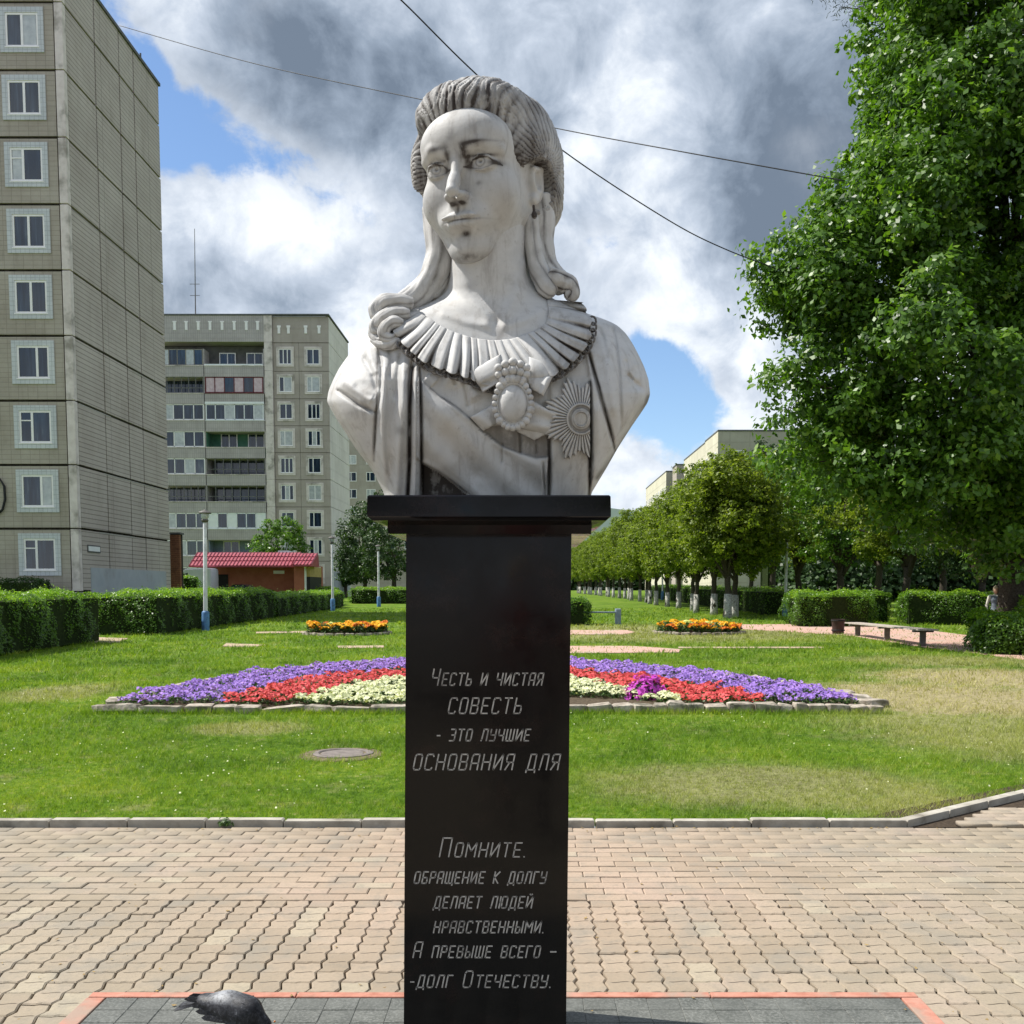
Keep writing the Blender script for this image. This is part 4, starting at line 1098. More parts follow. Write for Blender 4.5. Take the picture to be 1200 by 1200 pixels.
def relief(X, Yp):
    H = np.zeros(np.shape(X))
    # mantle folds, viewer's left
    for line, w, d in (
        ([(442, 403), (447, 430), (446, 459), (441, 484), (438, 545)], 2.0, 6),
        ([(424, 415), (436, 436), (443, 460)], 3.2, 4),
        ([(392, 455), (404, 463), (420, 474), (442, 484)], 2.6, 6),
        ([(414, 450), (428, 462), (441, 466)], 3.0, 2),
        ([(455, 400), (459, 425), (455, 445)], 3.0, 4),
        ([(484, 418), (480, 450), (480, 500), (480, 545), (477, 600)], 2.2, 9),
        ([(492, 428), (493, 470), (494, 520), (494, 560), (493, 600)], 1.8, 7),
        ([(470, 412), (467, 440), (463, 470)], 3.0, 4),
        ([(688, 405), (697, 440), (705, 470), (713, 497), (721, 528)], 2.0, 8),
        ([(717, 380), (722, 405), (726, 440), (728, 510)], 2.2, 4),
        ([(691, 445), (692, 490), (692, 540), (690, 600)], 2.2, 9),
        ([(644, 498), (644, 540), (643, 600)], 1.8, 7),
        ([(636, 540), (638, 570), (636, 600)], 1.5, 5),
        ([(700, 380), (708, 400), (712, 425)], 3.0, 3),
        ([(734, 438), (742, 446), (758, 460)], 2.5, 4),
        ([(733, 420), (736, 438), (742, 446)], 2.5, 3),
        ([(588, 518), (588, 545)], 1.4, 4), ([(609, 500), (610, 534)], 1.4, 4), ([(571, 505), (576, 520)], 1.4, 3), ([(627, 512), (628, 534)], 1.4, 3),
        ([(541, 440), (546, 458), (549, 480)], 2.0, 4), ([(530, 437), (534, 452)], 2.0, 3),
    ): H += groove(X, Yp, line, w, d)
    # rounded ridges
    for line, w, h in (
        ([(487, 430), (487, 500), (486, 600)], 3.0, 5),
        ([(472, 415), (473, 470), (468, 520), (464, 600)], 5.5, 6),
        ([(450, 420), (449, 470), (448, 520), (452, 570)], 4.5, 5),
        ([(430, 405), (440, 440)], 5, 3), ([(398, 445), (420, 458), (440, 470)], 6, 5),
        ([(708, 390), (714, 440), (720, 490)], 5, 4), ([(740, 400), (750, 430)], 6, 4),
        ([(700, 470), (702, 520), (697, 560)], 5, 3),
        ([(519, 440), (545, 447), (560, 470)], 9, 7), ([(500, 440), (510, 450)], 6, 3),
    ):
        d, s_, t = pdist(X, Yp, line); H += h * np.exp(-(d / w) ** 2) * np.clip(t / .12, 0, 1) * np.clip((1 - t) / .12, 0, 1)
    # the drop-shaped hollow between two folds
    H += -7 * np.exp(-(((X - 460 + (Yp - 463) * .12) / 7.5) ** 2 + ((Yp - 466) / 27) ** 2) ** 1.5)
    H += -4.5 * np.exp(-(((X - 749) / 10) ** 2 + ((Yp - 451) / 6) ** 2) ** 1.4)
    # sash: a broad raised band
    PP = np.stack([np.ravel(X), np.ravel(Yp)], 1); ins = inpoly(PP, SASH).reshape(np.shape(X))
    dU, _, _ = pdist(X, Yp, SASH_U); dL, _, _ = pdist(X, Yp, SASH_L); dd = np.minimum(dU, dL)
    dl = np.minimum(dd, np.abs(X - 492.5) + (Yp < 440) * 9)
    H += ins * 7.5 * (1 - np.exp(-np.minimum(dd, np.abs(X - 493) * 1.0) / 1.0))
    H += ins * (2.6 * np.sin(((X - 497) * .72 - (Yp - 470) * .70) * .17 + .7) * np.clip(dd / 8, 0, 1))
    # mantle panels stand proud of the dress on both sides
    H += 6 / (1 + np.exp((X - 494 + 0 * Yp) / 1.2)) * (Yp > 425) * np.clip((Yp - 425) / 20, 0, 1)
    H += 5 / (1 + np.exp(-(X - 644.5) / 1.0)) * np.clip((Yp - 440) / 20, 0, 1)
    xe = np.interp(Yp, [380, 445, 600], [684, 691, 691]); H += 6 / (1 + np.exp(-(X - xe) / 1.1)) * np.clip((Yp - 395) / 20, 0, 1)
    # dark hollow under the sash at the lower left
    hol = inpoly(PP, [(494.5, 543), (515, 554), (547, 578), (560, 600), (494.5, 600)]).reshape(np.shape(X)); H += -9 * hol
    # collar bones and the pit of the neck
    d, _, t = pdist(X, Yp, [(520, 368), (550, 378), (573, 382)]); H += 2.2 * np.exp(-(d / 5) ** 2)
    d, _, t = pdist(X, Yp, [(640, 362), (612, 376), (592, 382)]); H += 2.2 * np.exp(-(d / 5) ** 2)
    H += -3.5 * np.exp(-((X - 582) / 8) ** 2 - ((Yp - 376) / 7) ** 2)
    for line in ([(528, 290), (548, 345), (572, 374)], [(616, 300), (606, 345), (590, 374)]):
        d, _, t = pdist(X, Yp, line); H += 3.2 * np.exp(-(d / 7) ** 2) * np.clip(t / .1, 0, 1)
    H += 1.2 * np.sin(X * .09 + Yp * .05) * np.sin(Yp * .06 - X * .03) * np.clip((Yp - 410) / 30, 0, 1)
    return H
def row_params(Yp):
    f = lambda arr: np.interp(Yp, PYS, arr); return f(XL), f(XR), f(BF), f(QC), f(EXPO)
def TD(X, Yp, with_relief=True):
    """depth of the torso's front at a photo-plane point"""
    X = np.asarray(X, float); Yp = np.asarray(Yp, float)
    xl, xr, bf, qc, ex = row_params(Yp); t = np.clip((X - (xl + xr) / 2) / ((xr - xl) / 2), -.9999, .9999)
    s_ = (1 - np.abs(t) ** (2 / ex)) ** (ex / 2)
    q = qc + bf * s_
    if with_relief: q = q + relief(X, Yp) * np.clip((1 - np.abs(t)) / .06, 0, 1)
    return q
def torso():
    a = np.concatenate([np.linspace(0, np.pi, 560, endpoint=False), np.linspace(np.pi, 2 * np.pi, 160, endpoint=False)]); na = len(a)
    ca, sa = np.cos(a), np.sin(a)
    # spread the columns evenly across the front
    nr = len(PYS); ex = EXPO[:, None]
    X = (XL + XR)[:, None] / 2 + (XR - XL)[:, None] / 2 * np.sign(ca) * np.abs(ca)[None] ** ex
    S_ = np.sign(sa) * np.abs(sa)[None] ** ex
    q = QC[:, None] + np.where(sa > 0, BF[:, None] * S_, BBk[:, None] * S_)
    Yp = np.repeat(PYS[:, None], na, 1)
    t = (X - (XL + XR)[:, None] / 2) / ((XR - XL)[:, None] / 2)
    H = relief(X, Yp); q = q + np.where(sa[None] > 0, H * np.clip((1 - np.abs(t)) / .06, 0, 1), 0)
    q += np.where(sa[None] <= 0, 4 * np.sin(X * .16) * np.clip((Yp - 400) / 40, 0, 1) * (1 - np.abs(t)), 0)
    V = B(X, Yp, q); V = V.reshape(-1, 3)
    i = np.arange(nr - 1)[:, None] * na; j = np.arange(na)[None]; j2 = (j + 1) % na
    F = np.stack([i + j, i + j2, i + na + j2, i + na + j], -1).reshape(-1, 4)
    # darker tone laid along the carved channels
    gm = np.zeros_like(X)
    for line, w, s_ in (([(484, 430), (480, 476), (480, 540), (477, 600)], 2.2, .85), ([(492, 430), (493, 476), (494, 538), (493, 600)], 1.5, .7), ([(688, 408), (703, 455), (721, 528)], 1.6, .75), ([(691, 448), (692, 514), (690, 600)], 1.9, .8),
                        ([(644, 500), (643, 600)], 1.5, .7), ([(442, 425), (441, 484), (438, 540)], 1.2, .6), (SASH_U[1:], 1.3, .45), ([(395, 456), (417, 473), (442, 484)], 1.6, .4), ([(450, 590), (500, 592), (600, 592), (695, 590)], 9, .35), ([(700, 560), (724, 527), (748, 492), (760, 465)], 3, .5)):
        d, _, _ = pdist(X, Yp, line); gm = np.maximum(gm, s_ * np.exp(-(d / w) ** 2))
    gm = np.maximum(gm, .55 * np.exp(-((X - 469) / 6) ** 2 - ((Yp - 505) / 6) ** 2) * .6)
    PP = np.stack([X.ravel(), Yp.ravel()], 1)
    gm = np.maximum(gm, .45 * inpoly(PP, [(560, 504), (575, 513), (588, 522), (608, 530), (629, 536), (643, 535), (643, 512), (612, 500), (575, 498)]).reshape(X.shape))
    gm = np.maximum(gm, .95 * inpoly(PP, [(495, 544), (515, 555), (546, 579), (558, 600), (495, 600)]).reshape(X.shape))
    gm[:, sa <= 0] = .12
    caps = [np.arange(na)[::-1] + (nr - 1) * na]
    me = npmesh('torso', V - np.array(bust.location), F, True, {'grime_shade': gm.ravel()})
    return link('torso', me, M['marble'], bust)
torso()

# ---- pleated collar
def resample(pts, n):
    p = np.array(pts, float); d = np.r_[0, np.cumsum(np.hypot(*np.diff(p, axis=0).T))]; t = np.linspace(0, d[-1], n)
    return np.stack([smooth1(np.interp(t, d, p[:, i]), 31) for i in (0, 1)], 1)
COL_IN = [(497, 352), (490, 360), (492, 367), (505, 373), (513, 380), (532, 389), (555, 396), (578, 399), (600, 397), (616, 392), (629, 387), (641, 378), (643, 364), (641, 350)]
COL_OUT = [(446, 356), (450, 370), (460, 384), (470, 400), (484, 413), (498, 424), (515, 432), (544, 440), (563, 449), (585, 455), (610, 453), (632, 444), (651, 438), (668, 426), (682, 411), (691, 395), (692, 374), (682, 353)]
def collar():
    na, ns = 720, 40
    I_ = resample(COL_IN, na); O_ = resample(COL_OUT, na)
    tt = np.linspace(0, 1, na); s_ = np.linspace(0, 1, ns)
    # pleats of uneven width that drift and soften towards the neck
    S0 = s_[:, None]
    wob = tt[None] + .006 * np.sin(tt * 31)[None] + .004 * np.sin(tt * 57 + 1)[None] + .0045 * np.sin(S0 * 3.2 + tt[None] * 23) * (1 - .3 * S0)
    ph = wob * 22
    fr = ph - np.floor(ph); cell = np.floor(ph); amp = .7 + .6 * ((np.sin(cell * 91.7) * 437.5) % 1)
    prof = (np.where(fr < .78, np.sin(fr / .78 * np.pi) ** .38 - .18 * np.sin(fr / .78 * np.pi * 2 + cell), -.45 * np.sin((fr - .78) / .22 * np.pi))) * amp
    V0 = []; V1 = []
    Xi, Yi = I_[:, 0], I_[:, 1]
    S_ = s_[:, None]
    side = .9 * prof * 1.0
    flare = 1 + .05 * (prof[-1:] - .3)
    X = I_[None, :, 0] + (O_[None, :, 0] - I_[None, :, 0]) * S_ * (1 + (flare - 1) * S_)
    Yp = I_[None, :, 1] + (O_[None, :, 1] - I_[None, :, 1]) * S_ * (1 + (flare - 1) * S_)
    base = TD(X, Yp, False)
    dome = 3 + 9 * np.sin(np.clip(S_ * 1.15, 0, 1) * np.pi * .62) 
    q = base + dome + prof * (1.4 + 4.6 * S_ ** 1.1)
    qb = base - 4 + 0 * q
    top_ = B(X, Yp, q); bot = B(X + .0, Yp, np.minimum(q - 4.5, base + dome * .35 + prof * (5.5 * S_)))
    V = np.concatenate([top_.reshape(-1, 3), bot.reshape(-1, 3)])
    i = np.arange(ns - 1)[:, None] * na; j = np.arange(na - 1)[None]
    F1 = np.stack([i + j, i + j + 1, i + na + j + 1, i + na + j], -1).reshape(-1, 4)
    F2 = F1[:, ::-1] + na * ns
    e = np.arange(na - 1) + (ns - 1) * na; F3 = np.stack([e, e + 1, e + 1 + na * ns, e + na * ns], 1)
    e0 = np.arange(na - 1); F4 = np.stack([e0 + 1, e0, e0 + na * ns, e0 + 1 + na * ns], 1)
    gm = np.clip(-prof, 0, 1) * 1.6 * np.clip(S_ * 1.2, .1, 1) + .12 * (S_ > .9)  # gaps between pleats and the right-hand side toned darker
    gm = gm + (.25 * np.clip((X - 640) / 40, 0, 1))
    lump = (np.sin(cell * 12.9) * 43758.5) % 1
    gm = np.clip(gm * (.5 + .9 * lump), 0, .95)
    G2 = np.concatenate([gm.ravel(), np.full(gm.size, .6)])
    me = npmesh('collar', V - np.array(bust.location), np.concatenate([F1, F2, F3, F4]), True, {'grime_shade': G2})
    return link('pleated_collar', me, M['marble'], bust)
collar()

# ---- chain of links just outside the collar
def chain():
    O_ = resample(COL_OUT, 400); c = O_.mean(0); dirn = O_ - np.array([583, 340]); dirn /= np.linalg.norm(dirn, axis=1)[:, None]
    O2 = O_ + dirn * 3.6
    L = np.r_[0, np.cumsum(np.hypot(*np.diff(O2, axis=0).T))]; m_ = MB(); k = 0; s_ = 18; ch_ = thing('chain', None, None); ch_.parent = bust
    while s_ < L[-1] - 16:
        x = np.interp(s_, L, O2[:, 0]); y = np.interp(s_, L, O2[:, 1]); x2 = np.interp(s_ + 1, L, O2[:, 0]); y2 = np.interp(s_ + 1, L, O2[:, 1])
        q = float(TD(x, y, False)) + 6.5
        t = np.array([x2 - x, y2 - y]); t /= np.linalg.norm(t); nn = np.array([-t[1], t[0]])
        pts = []
        for a in np.linspace(0, 2 * np.pi, 11)[:-1]:
            dx_, dy_ = t * math.cos(a) * 5.4 + nn * math.sin(a) * 3.9; dq = (1.8 if k % 2 else -.6) * math.sin(a) * (2 if k % 2 else 1)
            pts.append(B(x + dx_, y + dy_, q + dq))
        n = len(pts); r = 1.25 * U; vs = []
        for i in range(n):
            p = Vector(pts[i]); tv = (Vector(pts[(i + 1) % n]) - Vector(pts[i - 1])).normalized(); a_ = tv.cross(Vector((0, 1, 0))).normalized(); b2 = tv.cross(a_)
            for w in range(5): an = 2 * math.pi * w / 5; vs.append(tuple(p + (a_ * math.cos(an) + b2 * math.sin(an)) * r))
        m_ = MB(); m_.add(vs, [[i * 5 + w, i * 5 + (w + 1) % 5, ((i + 1) % n) * 5 + (w + 1) % 5, ((i + 1) % n) * 5 + w] for i in range(n) for w in range(5)])
        o = m_.obj('chain_link', M['marble_hair'], ch_, smooth=True); at_ = o.data.attributes.new('grime_shade', 'FLOAT', 'POINT'); at_.data.foreach_set('value', np.full(len(o.data.vertices), .6, np.float32))
        s_ += 7.2; k += 1
    return ch_
chain()

# ---- ribbon bow, medallion, star
def sheet(name, corners, bulge, lift, th=5, n=26, mt='marble', twist=0, parent=None, grime_shade=0, fold=None):
    """four-cornered puffed sheet lying on the torso; corners go round in photo-plane coordinates"""
    c = np.array(corners, float); u = np.linspace(0, 1, n)[None]; v = np.linspace(0, 1, n)[:, None]
    P_ = (c[0][:, None, None] * (1 - u) * (1 - v) + c[1][:, None, None] * u * (1 - v) + c[2][:, None, None] * u * v + c[3][:, None, None] * (1 - u) * v)
    q0 = TD(P_[0], P_[1], False).mean() * .0 + TD(P_[0], P_[1], False)
    rim = (4 * u * (1 - u)) ** .35 * (4 * v * (1 - v)) ** .35
    q = q0 + lift + bulge * rim + twist * (u - .5) * 2
    if fold: q = q + fold(u, v)
    tp = B(P_[0], P_[1], q).reshape(-1, 3); bt = B(P_[0], P_[1], q0 - 2 + 0 * q).reshape(-1, 3)
    i = np.arange(n - 1)[:, None] * n; j = np.arange(n - 1)[None]
    F1 = np.stack([i + j, i + j + 1, i + n + j + 1, i + n + j], -1).reshape(-1, 4)
    ed = np.concatenate([np.arange(n - 1), np.arange(n - 1) * n + n - 1, (n * n - 1) - np.arange(n - 1), (np.arange(n - 1)[::-1] + 1) * n])
    ed2 = np.concatenate([np.arange(n - 1) + 1, (np.arange(n - 1) + 1) * n + n - 1, (n * n - 2) - np.arange(n - 1), np.arange(n - 1)[::-1] * n])
    F3 = np.stack([ed2, ed, ed + n * n, ed2 + n * n], 1)
    V = np.concatenate([tp, bt]); me = npmesh(name, V - np.array(bust.location), [F1, F1[:, ::-1] + n * n, F3], True, {'grime_shade': np.full(len(V), grime_shade)})
    try: me.set_sharp_from_angle(angle=R(50))
    except Exception: pass
    o = link(name, me, M[mt], parent or bust); 
    if parent is not None: o.location = Vector(bust.location) - origin(parent)
    return o
fw = lambda u, v: 2.2 * np.sin(u * 9 + v * 2)
sheet('bow_tail', [(592, 466), (551, 489), (566, 505), (592, 492)], 3, 8, fold=fw)
sheet('bow_tail', [(612, 462), (612, 503), (641, 510), (652, 486)], 3, 8, fold=fw)
sheet('bow_tail', [(612, 490), (606, 506), (626, 516), (642, 508)], 2, 6)
sheet('bow_loop', [(586, 415), (550, 435), (566, 460), (590, 446)], 7, 12, fold=lambda u, v: -5 * np.exp(-((v - .78) / .12) ** 2) * np.clip(u * 2, 0, 1))
sheet('bow_loop', [(620, 418), (637, 423), (648, 443), (616, 446)], 8, 12)
sheet('bow_loop', [(616, 440), (648, 441), (637, 464), (622, 456)], 6, 13, fold=lambda u, v: 4 * np.exp(-((u - .85) / .15) ** 2))
med = link('medallion', None, None) if False else None
QM = float(TD(601, 472, False)) + 13
def oval(name, cx, cy, rx, ry, prof, n=48, mt='marble', q0=QM, grime_shade=0):
    """turned oval relief: prof = (radius factor, height)"""
    vs = []; 
    for f_, h in prof:
        a = np.linspace(0, 2 * np.pi, n, endpoint=False); vs.append(B(cx + rx * f_ * np.cos(a), cy + ry * f_ * np.sin(a), q0 + h))
    V = np.concatenate(vs); m = len(prof)
    i = np.arange(m - 1)[:, None] * n; j = np.arange(n)[None]; F = np.stack([i + j, i + (j + 1) % n, i + n + (j + 1) % n, i + n + j], -1).reshape(-1, 4)[:, ::-1]
    cap = ((m - 1) * n + np.arange(n))[None, ::-1]
    me = npmesh(name, V - np.array(bust.location), [F, cap], True, {'grime_shade': np.full(len(V), grime_shade)}); return link(name, me, M[mt], bust)
mo = oval('medallion', 601, 473, 19.5, 26, [(1, -14), (1, 1), (.97, 2.5), (.90, 2.8), (.86, 1.2), (.84, 1.2), (.80, 4), (.70, 6.8), (.5, 9), (.25, 10), (.03, 10.2)])
def beads(name, pts, r, parent=None, flat=.9):
    g_ = thing(name, None, None); g_.parent = bust
    for (x, y, rr) in pts:
        m_ = MB(); bm = bmesh.new(); bmesh.ops.create_icosphere(bm, subdivisions=2, radius=1)
        c = Vector(B(x, y, QM + 1.5))
        for v in bm.verts: v.co = c + v.co * rr * U
        m_.bm(bm); m_.obj('pearl', M['marble'], g_, smooth=True)
    return g_
random.seed(5)
beads('pearl_border', [(601 + 21.5 * math.cos(a) , 473 + 28.5 * math.sin(a), random.choice([3.4, 4.6, 3.8])) for a in np.linspace(0, 2 * np.pi, 25)[:-1]] , 4)
beads('crown', [(584, 431, 4.5), (592, 427, 4.5), (601, 424.5, 5), (610, 427, 4.5), (617, 431, 4.5), (584.5, 439, 4.2), (617, 439, 4.2), (592, 436, 4.6), (610, 436, 4.6), (601, 434, 5), (588, 445, 3.6), (595, 443.5, 3.8), (601, 443, 4), (607, 443.5, 3.8), (613.5, 445, 3.6)], 4)
def star():
    cx, cy = 681, 491; nr, na = 52, 576; a = np.linspace(0, 2 * np.pi, na, endpoint=False); s_ = np.linspace(0, 1, nr)[:, None]
    k8 = (a / (2 * np.pi) * 8 + .5) % 1; tri = np.abs(k8 - .5) * 2          # eight points
    Rr = 34 + 15 * tri ** .9
    Rr = Rr * (1 + .05 * np.sin(a * 48) )
    X = cx + (Rr * np.cos(a))[None] * s_ * .93; Yp = cy + (Rr * np.sin(a))[None] * s_ * 1.03
    q0 = TD(cx, cy, False) + 10
    rr = s_ * Rr[None]
    rays = np.abs(np.sin(a * 24))[None] ** .6
    h = np.where(rr > 18.5, 1.6 * rays * 1.7 - (rr - 18) * .07, 0)
    h = np.where(rr <= 18.5, 4.2, h); h = np.where((rr < 15.8) & (rr > 12.2), 2.4, h); h = np.where(rr < 9.8, 5.6, h); h = np.where(rr < 7.8, 4.0, h); h = np.where(s_ > .985, -12, h)
    # tilt with the chest
    q = q0 + h + (TD(np.full(X.shape, 1.) * cx + (X - cx) * .9, Yp, False) - TD(cx, cy, False)) * .9
    # clipped by the mantle edge
    X = np.minimum(X, 691.5 + 0 * X)
    V = B(X, Yp, q).reshape(-1, 3); i = np.arange(nr - 1)[:, None] * na; j = np.arange(na)[None]
    F = np.stack([i + j, i + (j + 1) % na, i + na + (j + 1) % na, i + na + j], -1).reshape(-1, 4)
    gm = np.where(rr > 18.5, (1 - rays) * .55, np.where((rr < 15.8) & (rr > 12.2), .4, .1)) + 0 * X
    me = npmesh('star', V - np.array(bust.location), F, True, {'grime_shade': gm.ravel()}); return link('star_order', me, M['marble'], bust)
star()

# ---- head, in its own frame (units of U): x right, -y face, z up; eyes at z=0
HS = .00268
def to_world(V, yaw=-21, pit=8, roll=-1.5, c=(567, 213), YH=3.215, s_=HS):
    V = V * np.array([1, 1, .885])
    from mathutils import Euler
    Rz = np.array(Euler((R(pit), 0, 0)).to_matrix()); Ry = np.array(Euler((0, R(roll), 0)).to_matrix()); Rw = np.array(Euler((0, 0, R(yaw))).to_matrix())
    X, Y, Z = A(c[0], c[1], YH); return (Rw @ Ry @ Rz @ V.T).T * s_ + np.array([X, Y, Z])
def head():
    s = SDF((-84, -112, -122), (84, 95, 80), 1.12)
    E = s.ell; K = s.cap
    E((0, 14, 26), (62, 82, 66), 10)
    E((0, -14, -20), (51, 57, 74), 22)
    E((0, -34, -60), (31, 35, 40), 20)                  # jaw
    E((0, -61, -93), (12, 12, 13), 18)                  # chin
    for x in (-1, 1):
        K((x * 40, 6, -36), (x * 13, -46, -92), 17, 11, 22)   # jaw line
        E((x * 33, -44, -32), (22, 21, 27), 22)         # cheeks
        E((x * 20, -52, 32), (28, 20, 26), 22)          # forehead
    E((0, -56, 34), (30, 17, 30), 20)
    for x in (-1, 1):
        E((x * 26, -80, 1), (16.5, 11, 13), 9, 'sub')  # sockets
        K((x * 11, -70, 17), (x * 27, -69.5, 23), 3.4, 3, 9)     # brow
        K((x * 27, -69.5, 23), (x * 44, -57, 15), 3, 2.6, 9)
    # nose
    K((0, -69, 14), (0, -86, -22), 4.6, 5.6, 8)
    K((0, -84, -18), (0, -93, -32), 5.6, 6.8, 6)
    for x in (-1, 1):
        E((x * 8.2, -81, -36), (5.6, 8.6, 5.4), 5)
        E((x * 5.2, -85, -43), (3.2, 4.4, 2.6), 2, 'sub')
    E((0, -76, -41), (8, 8, 4), 5)
    # mouth
    E((0, -65, -60), (26, 13.5, 16), 14)
    for x in (-1, 1): E((x * 8, -79.2, -58), (12.5, 4.8, 3.4), 4, rot=(0, x * 7, x * -16))
    E((0, -77.2, -66.8), (14, 5.6, 4.6), 4)
    K((-20, -75.5, -61.2), (-7, -84.5, -62.6), 1.3, 1.5, 2.2, 'sub'); K((-7, -84.5, -62.6), (7, -84.5, -62.6), 1.5, 1.5, 2.2, 'sub'); K((7, -84.5, -62.6), (20, -75.5, -61.2), 1.5, 1.3, 2.2, 'sub')
    K((0, -80, -47), (0, -83, -53), 2.2, 2.4, 4, 'sub')
    E((0, -77, -77), (11, 5, 3.5), 7, 'sub')
    # eyeballs and lids
    for x in (-1, 1):
        E((x * 26, -57.2, 0), (15.2, 13.4, 13.4), 1.0)
        # lids as arched rims
        up = [(-13.5, -1, -64.5), (-8.5, 5.6, -70), (0, 8.2, -71.6), (8.5, 6.4, -69), (14.5, .5, -61)]
        for (a, b) in zip(up[:-1], up[1:]): K((x * 26 + x * a[0], a[2] + .5, 0 + a[1]), (x * 26 + x * b[0], b[2] + .5, 0 + b[1]), 1.7, 1.7, 1.2)
        lo = [(-13.5, -1, -64.5), (-7, -5.8, -68.5), (1, -7.2, -69.6), (8, -5.2, -67.6), (14.5, .5, -61)]
        for (a, b) in zip(lo[:-1], lo[1:]): K((x * 26 + x * a[0], a[2] + .5, 0 + a[1]), (x * 26 + x * b[0], b[2] + .5, 0 + b[1]), 1.3, 1.3, 1.4)
        # carved iris ring and pupil
        gx = x * 26 - .5; gz_ = 1.6
        def iris(X, Y, Z, gx=gx, gz_=gz_):
            r = np.sqrt((X - gx) ** 2 + (Z - gz_) ** 2); return (np.sqrt((r - 5.0) ** 2 + (Y + 70.6) ** 2) - 1.05).astype(np.float32)
        s.op(iris, (gx - 7, -74, gz_ - 7), (gx + 7, -66, gz_ + 7), .8, 'sub')
        E((gx + .8, -70.6, gz_ + .6), (2.3, 3.0, 2.3), .8, 'sub')
    # ears
    for x in (-1, 1):
        E((x * 61, 2, -14), (8, 13, 22), 5, rot=(10, 0, 0)); E((x * 68, -2, -10), (6, 7, 13), 3, 'sub'); E((x * 61, -5, -33), (5, 6, 7), 4)
        K((x * 64, -8, 2), (x * 66, 8, 4), 3, 3, 3); K((x * 66, 8, 4), (x * 64, 12, -18), 3, 3, 3)
    V, F = s.mesh()
    # staining: brows, under the nose, chin, beside the eyes; even base tone is painted facial shade
    x, y, z = V.T; fr = np.clip((-y - 35) / 20, .12, 1)
    def g(cx, cz, rx, rz, a=1): return a * np.exp(-(((x - cx) / rx) ** 2 + ((z - cz) / rz) ** 2))
    gm = g(-6, -44, 3, 2, 1.0) + g(6, -44, 3, 2, 1.0) + g(0, -43, 8, 3, .4) + g(-1, -50, 2, 5, .5) + g(3, -77, 5, 3.4, .8) + g(0, -104, 16, 4, .5) + g(-9, 13, 4, 9, .6) + g(10, 14, 5, 9, .8) + g(-22, 22, 12, 2.8, .5) + g(20, 22, 9, 3.4, .65) + g(30, 23, 14, 1.5, .35) + .10 \
        + g(27, 8.6, 13, 1.7, .8) + g(-27, 8.6, 13, 1.7, .7) + g(40, 0, 6, 3, .7) + g(-14, -1, 3, 5, .6) + g(13, 0, 4, 6, .75) + g(0, -62.5, 20, 1.0, .7) + g(22, -22, 3, 3, .35) + g(-2, 44, 5, 26, .22) + g(-30, -30, 16, 16, .12)
    for sx in (-1, 1):  # lid, iris and crease lines: painted shade deepening the eye carving
        gx = sx * 26 - .5; r_ = np.hypot(x - gx, z - 1.6); gm = gm + .32 * np.exp(-((r_ - 5.2) / .9) ** 2) + .30 * np.exp(-((r_ - .6) / 1.6) ** 2)
        xx = (x - sx * 26) * sx
        arch = np.interp(xx, [-14, -8.5, 0, 8.5, 15, 19], [-2, 4.6, 6.9, 5.4, -.5, -2.5]); lo_ = np.interp(xx, [-14, -7, 1, 8, 15], [-2, -5, -6.2, -4.6, -.5])
        m_ = (np.abs(xx) < 19)
        gm = gm + m_ * .65 * np.exp(-((z - arch) / .9) ** 2) + (np.abs(xx) < 15) * .3 * np.exp(-((z - lo_) / .9) ** 2)
        crease = np.interp(xx, [-12, 0, 14], [9, 14, 7]); gm = gm + (np.abs(xx) < 14) * .12 * np.exp(-((z - crease) / 1.2) ** 2)
    gm = gm * fr
    return V, F, gm
V, F, gm = head()
me = npmesh('head', to_world(V) - np.array(bust.location), F, True, {'grime_shade': np.clip(gm, 0, 1)}); link('head', me, M['marble'], bust)
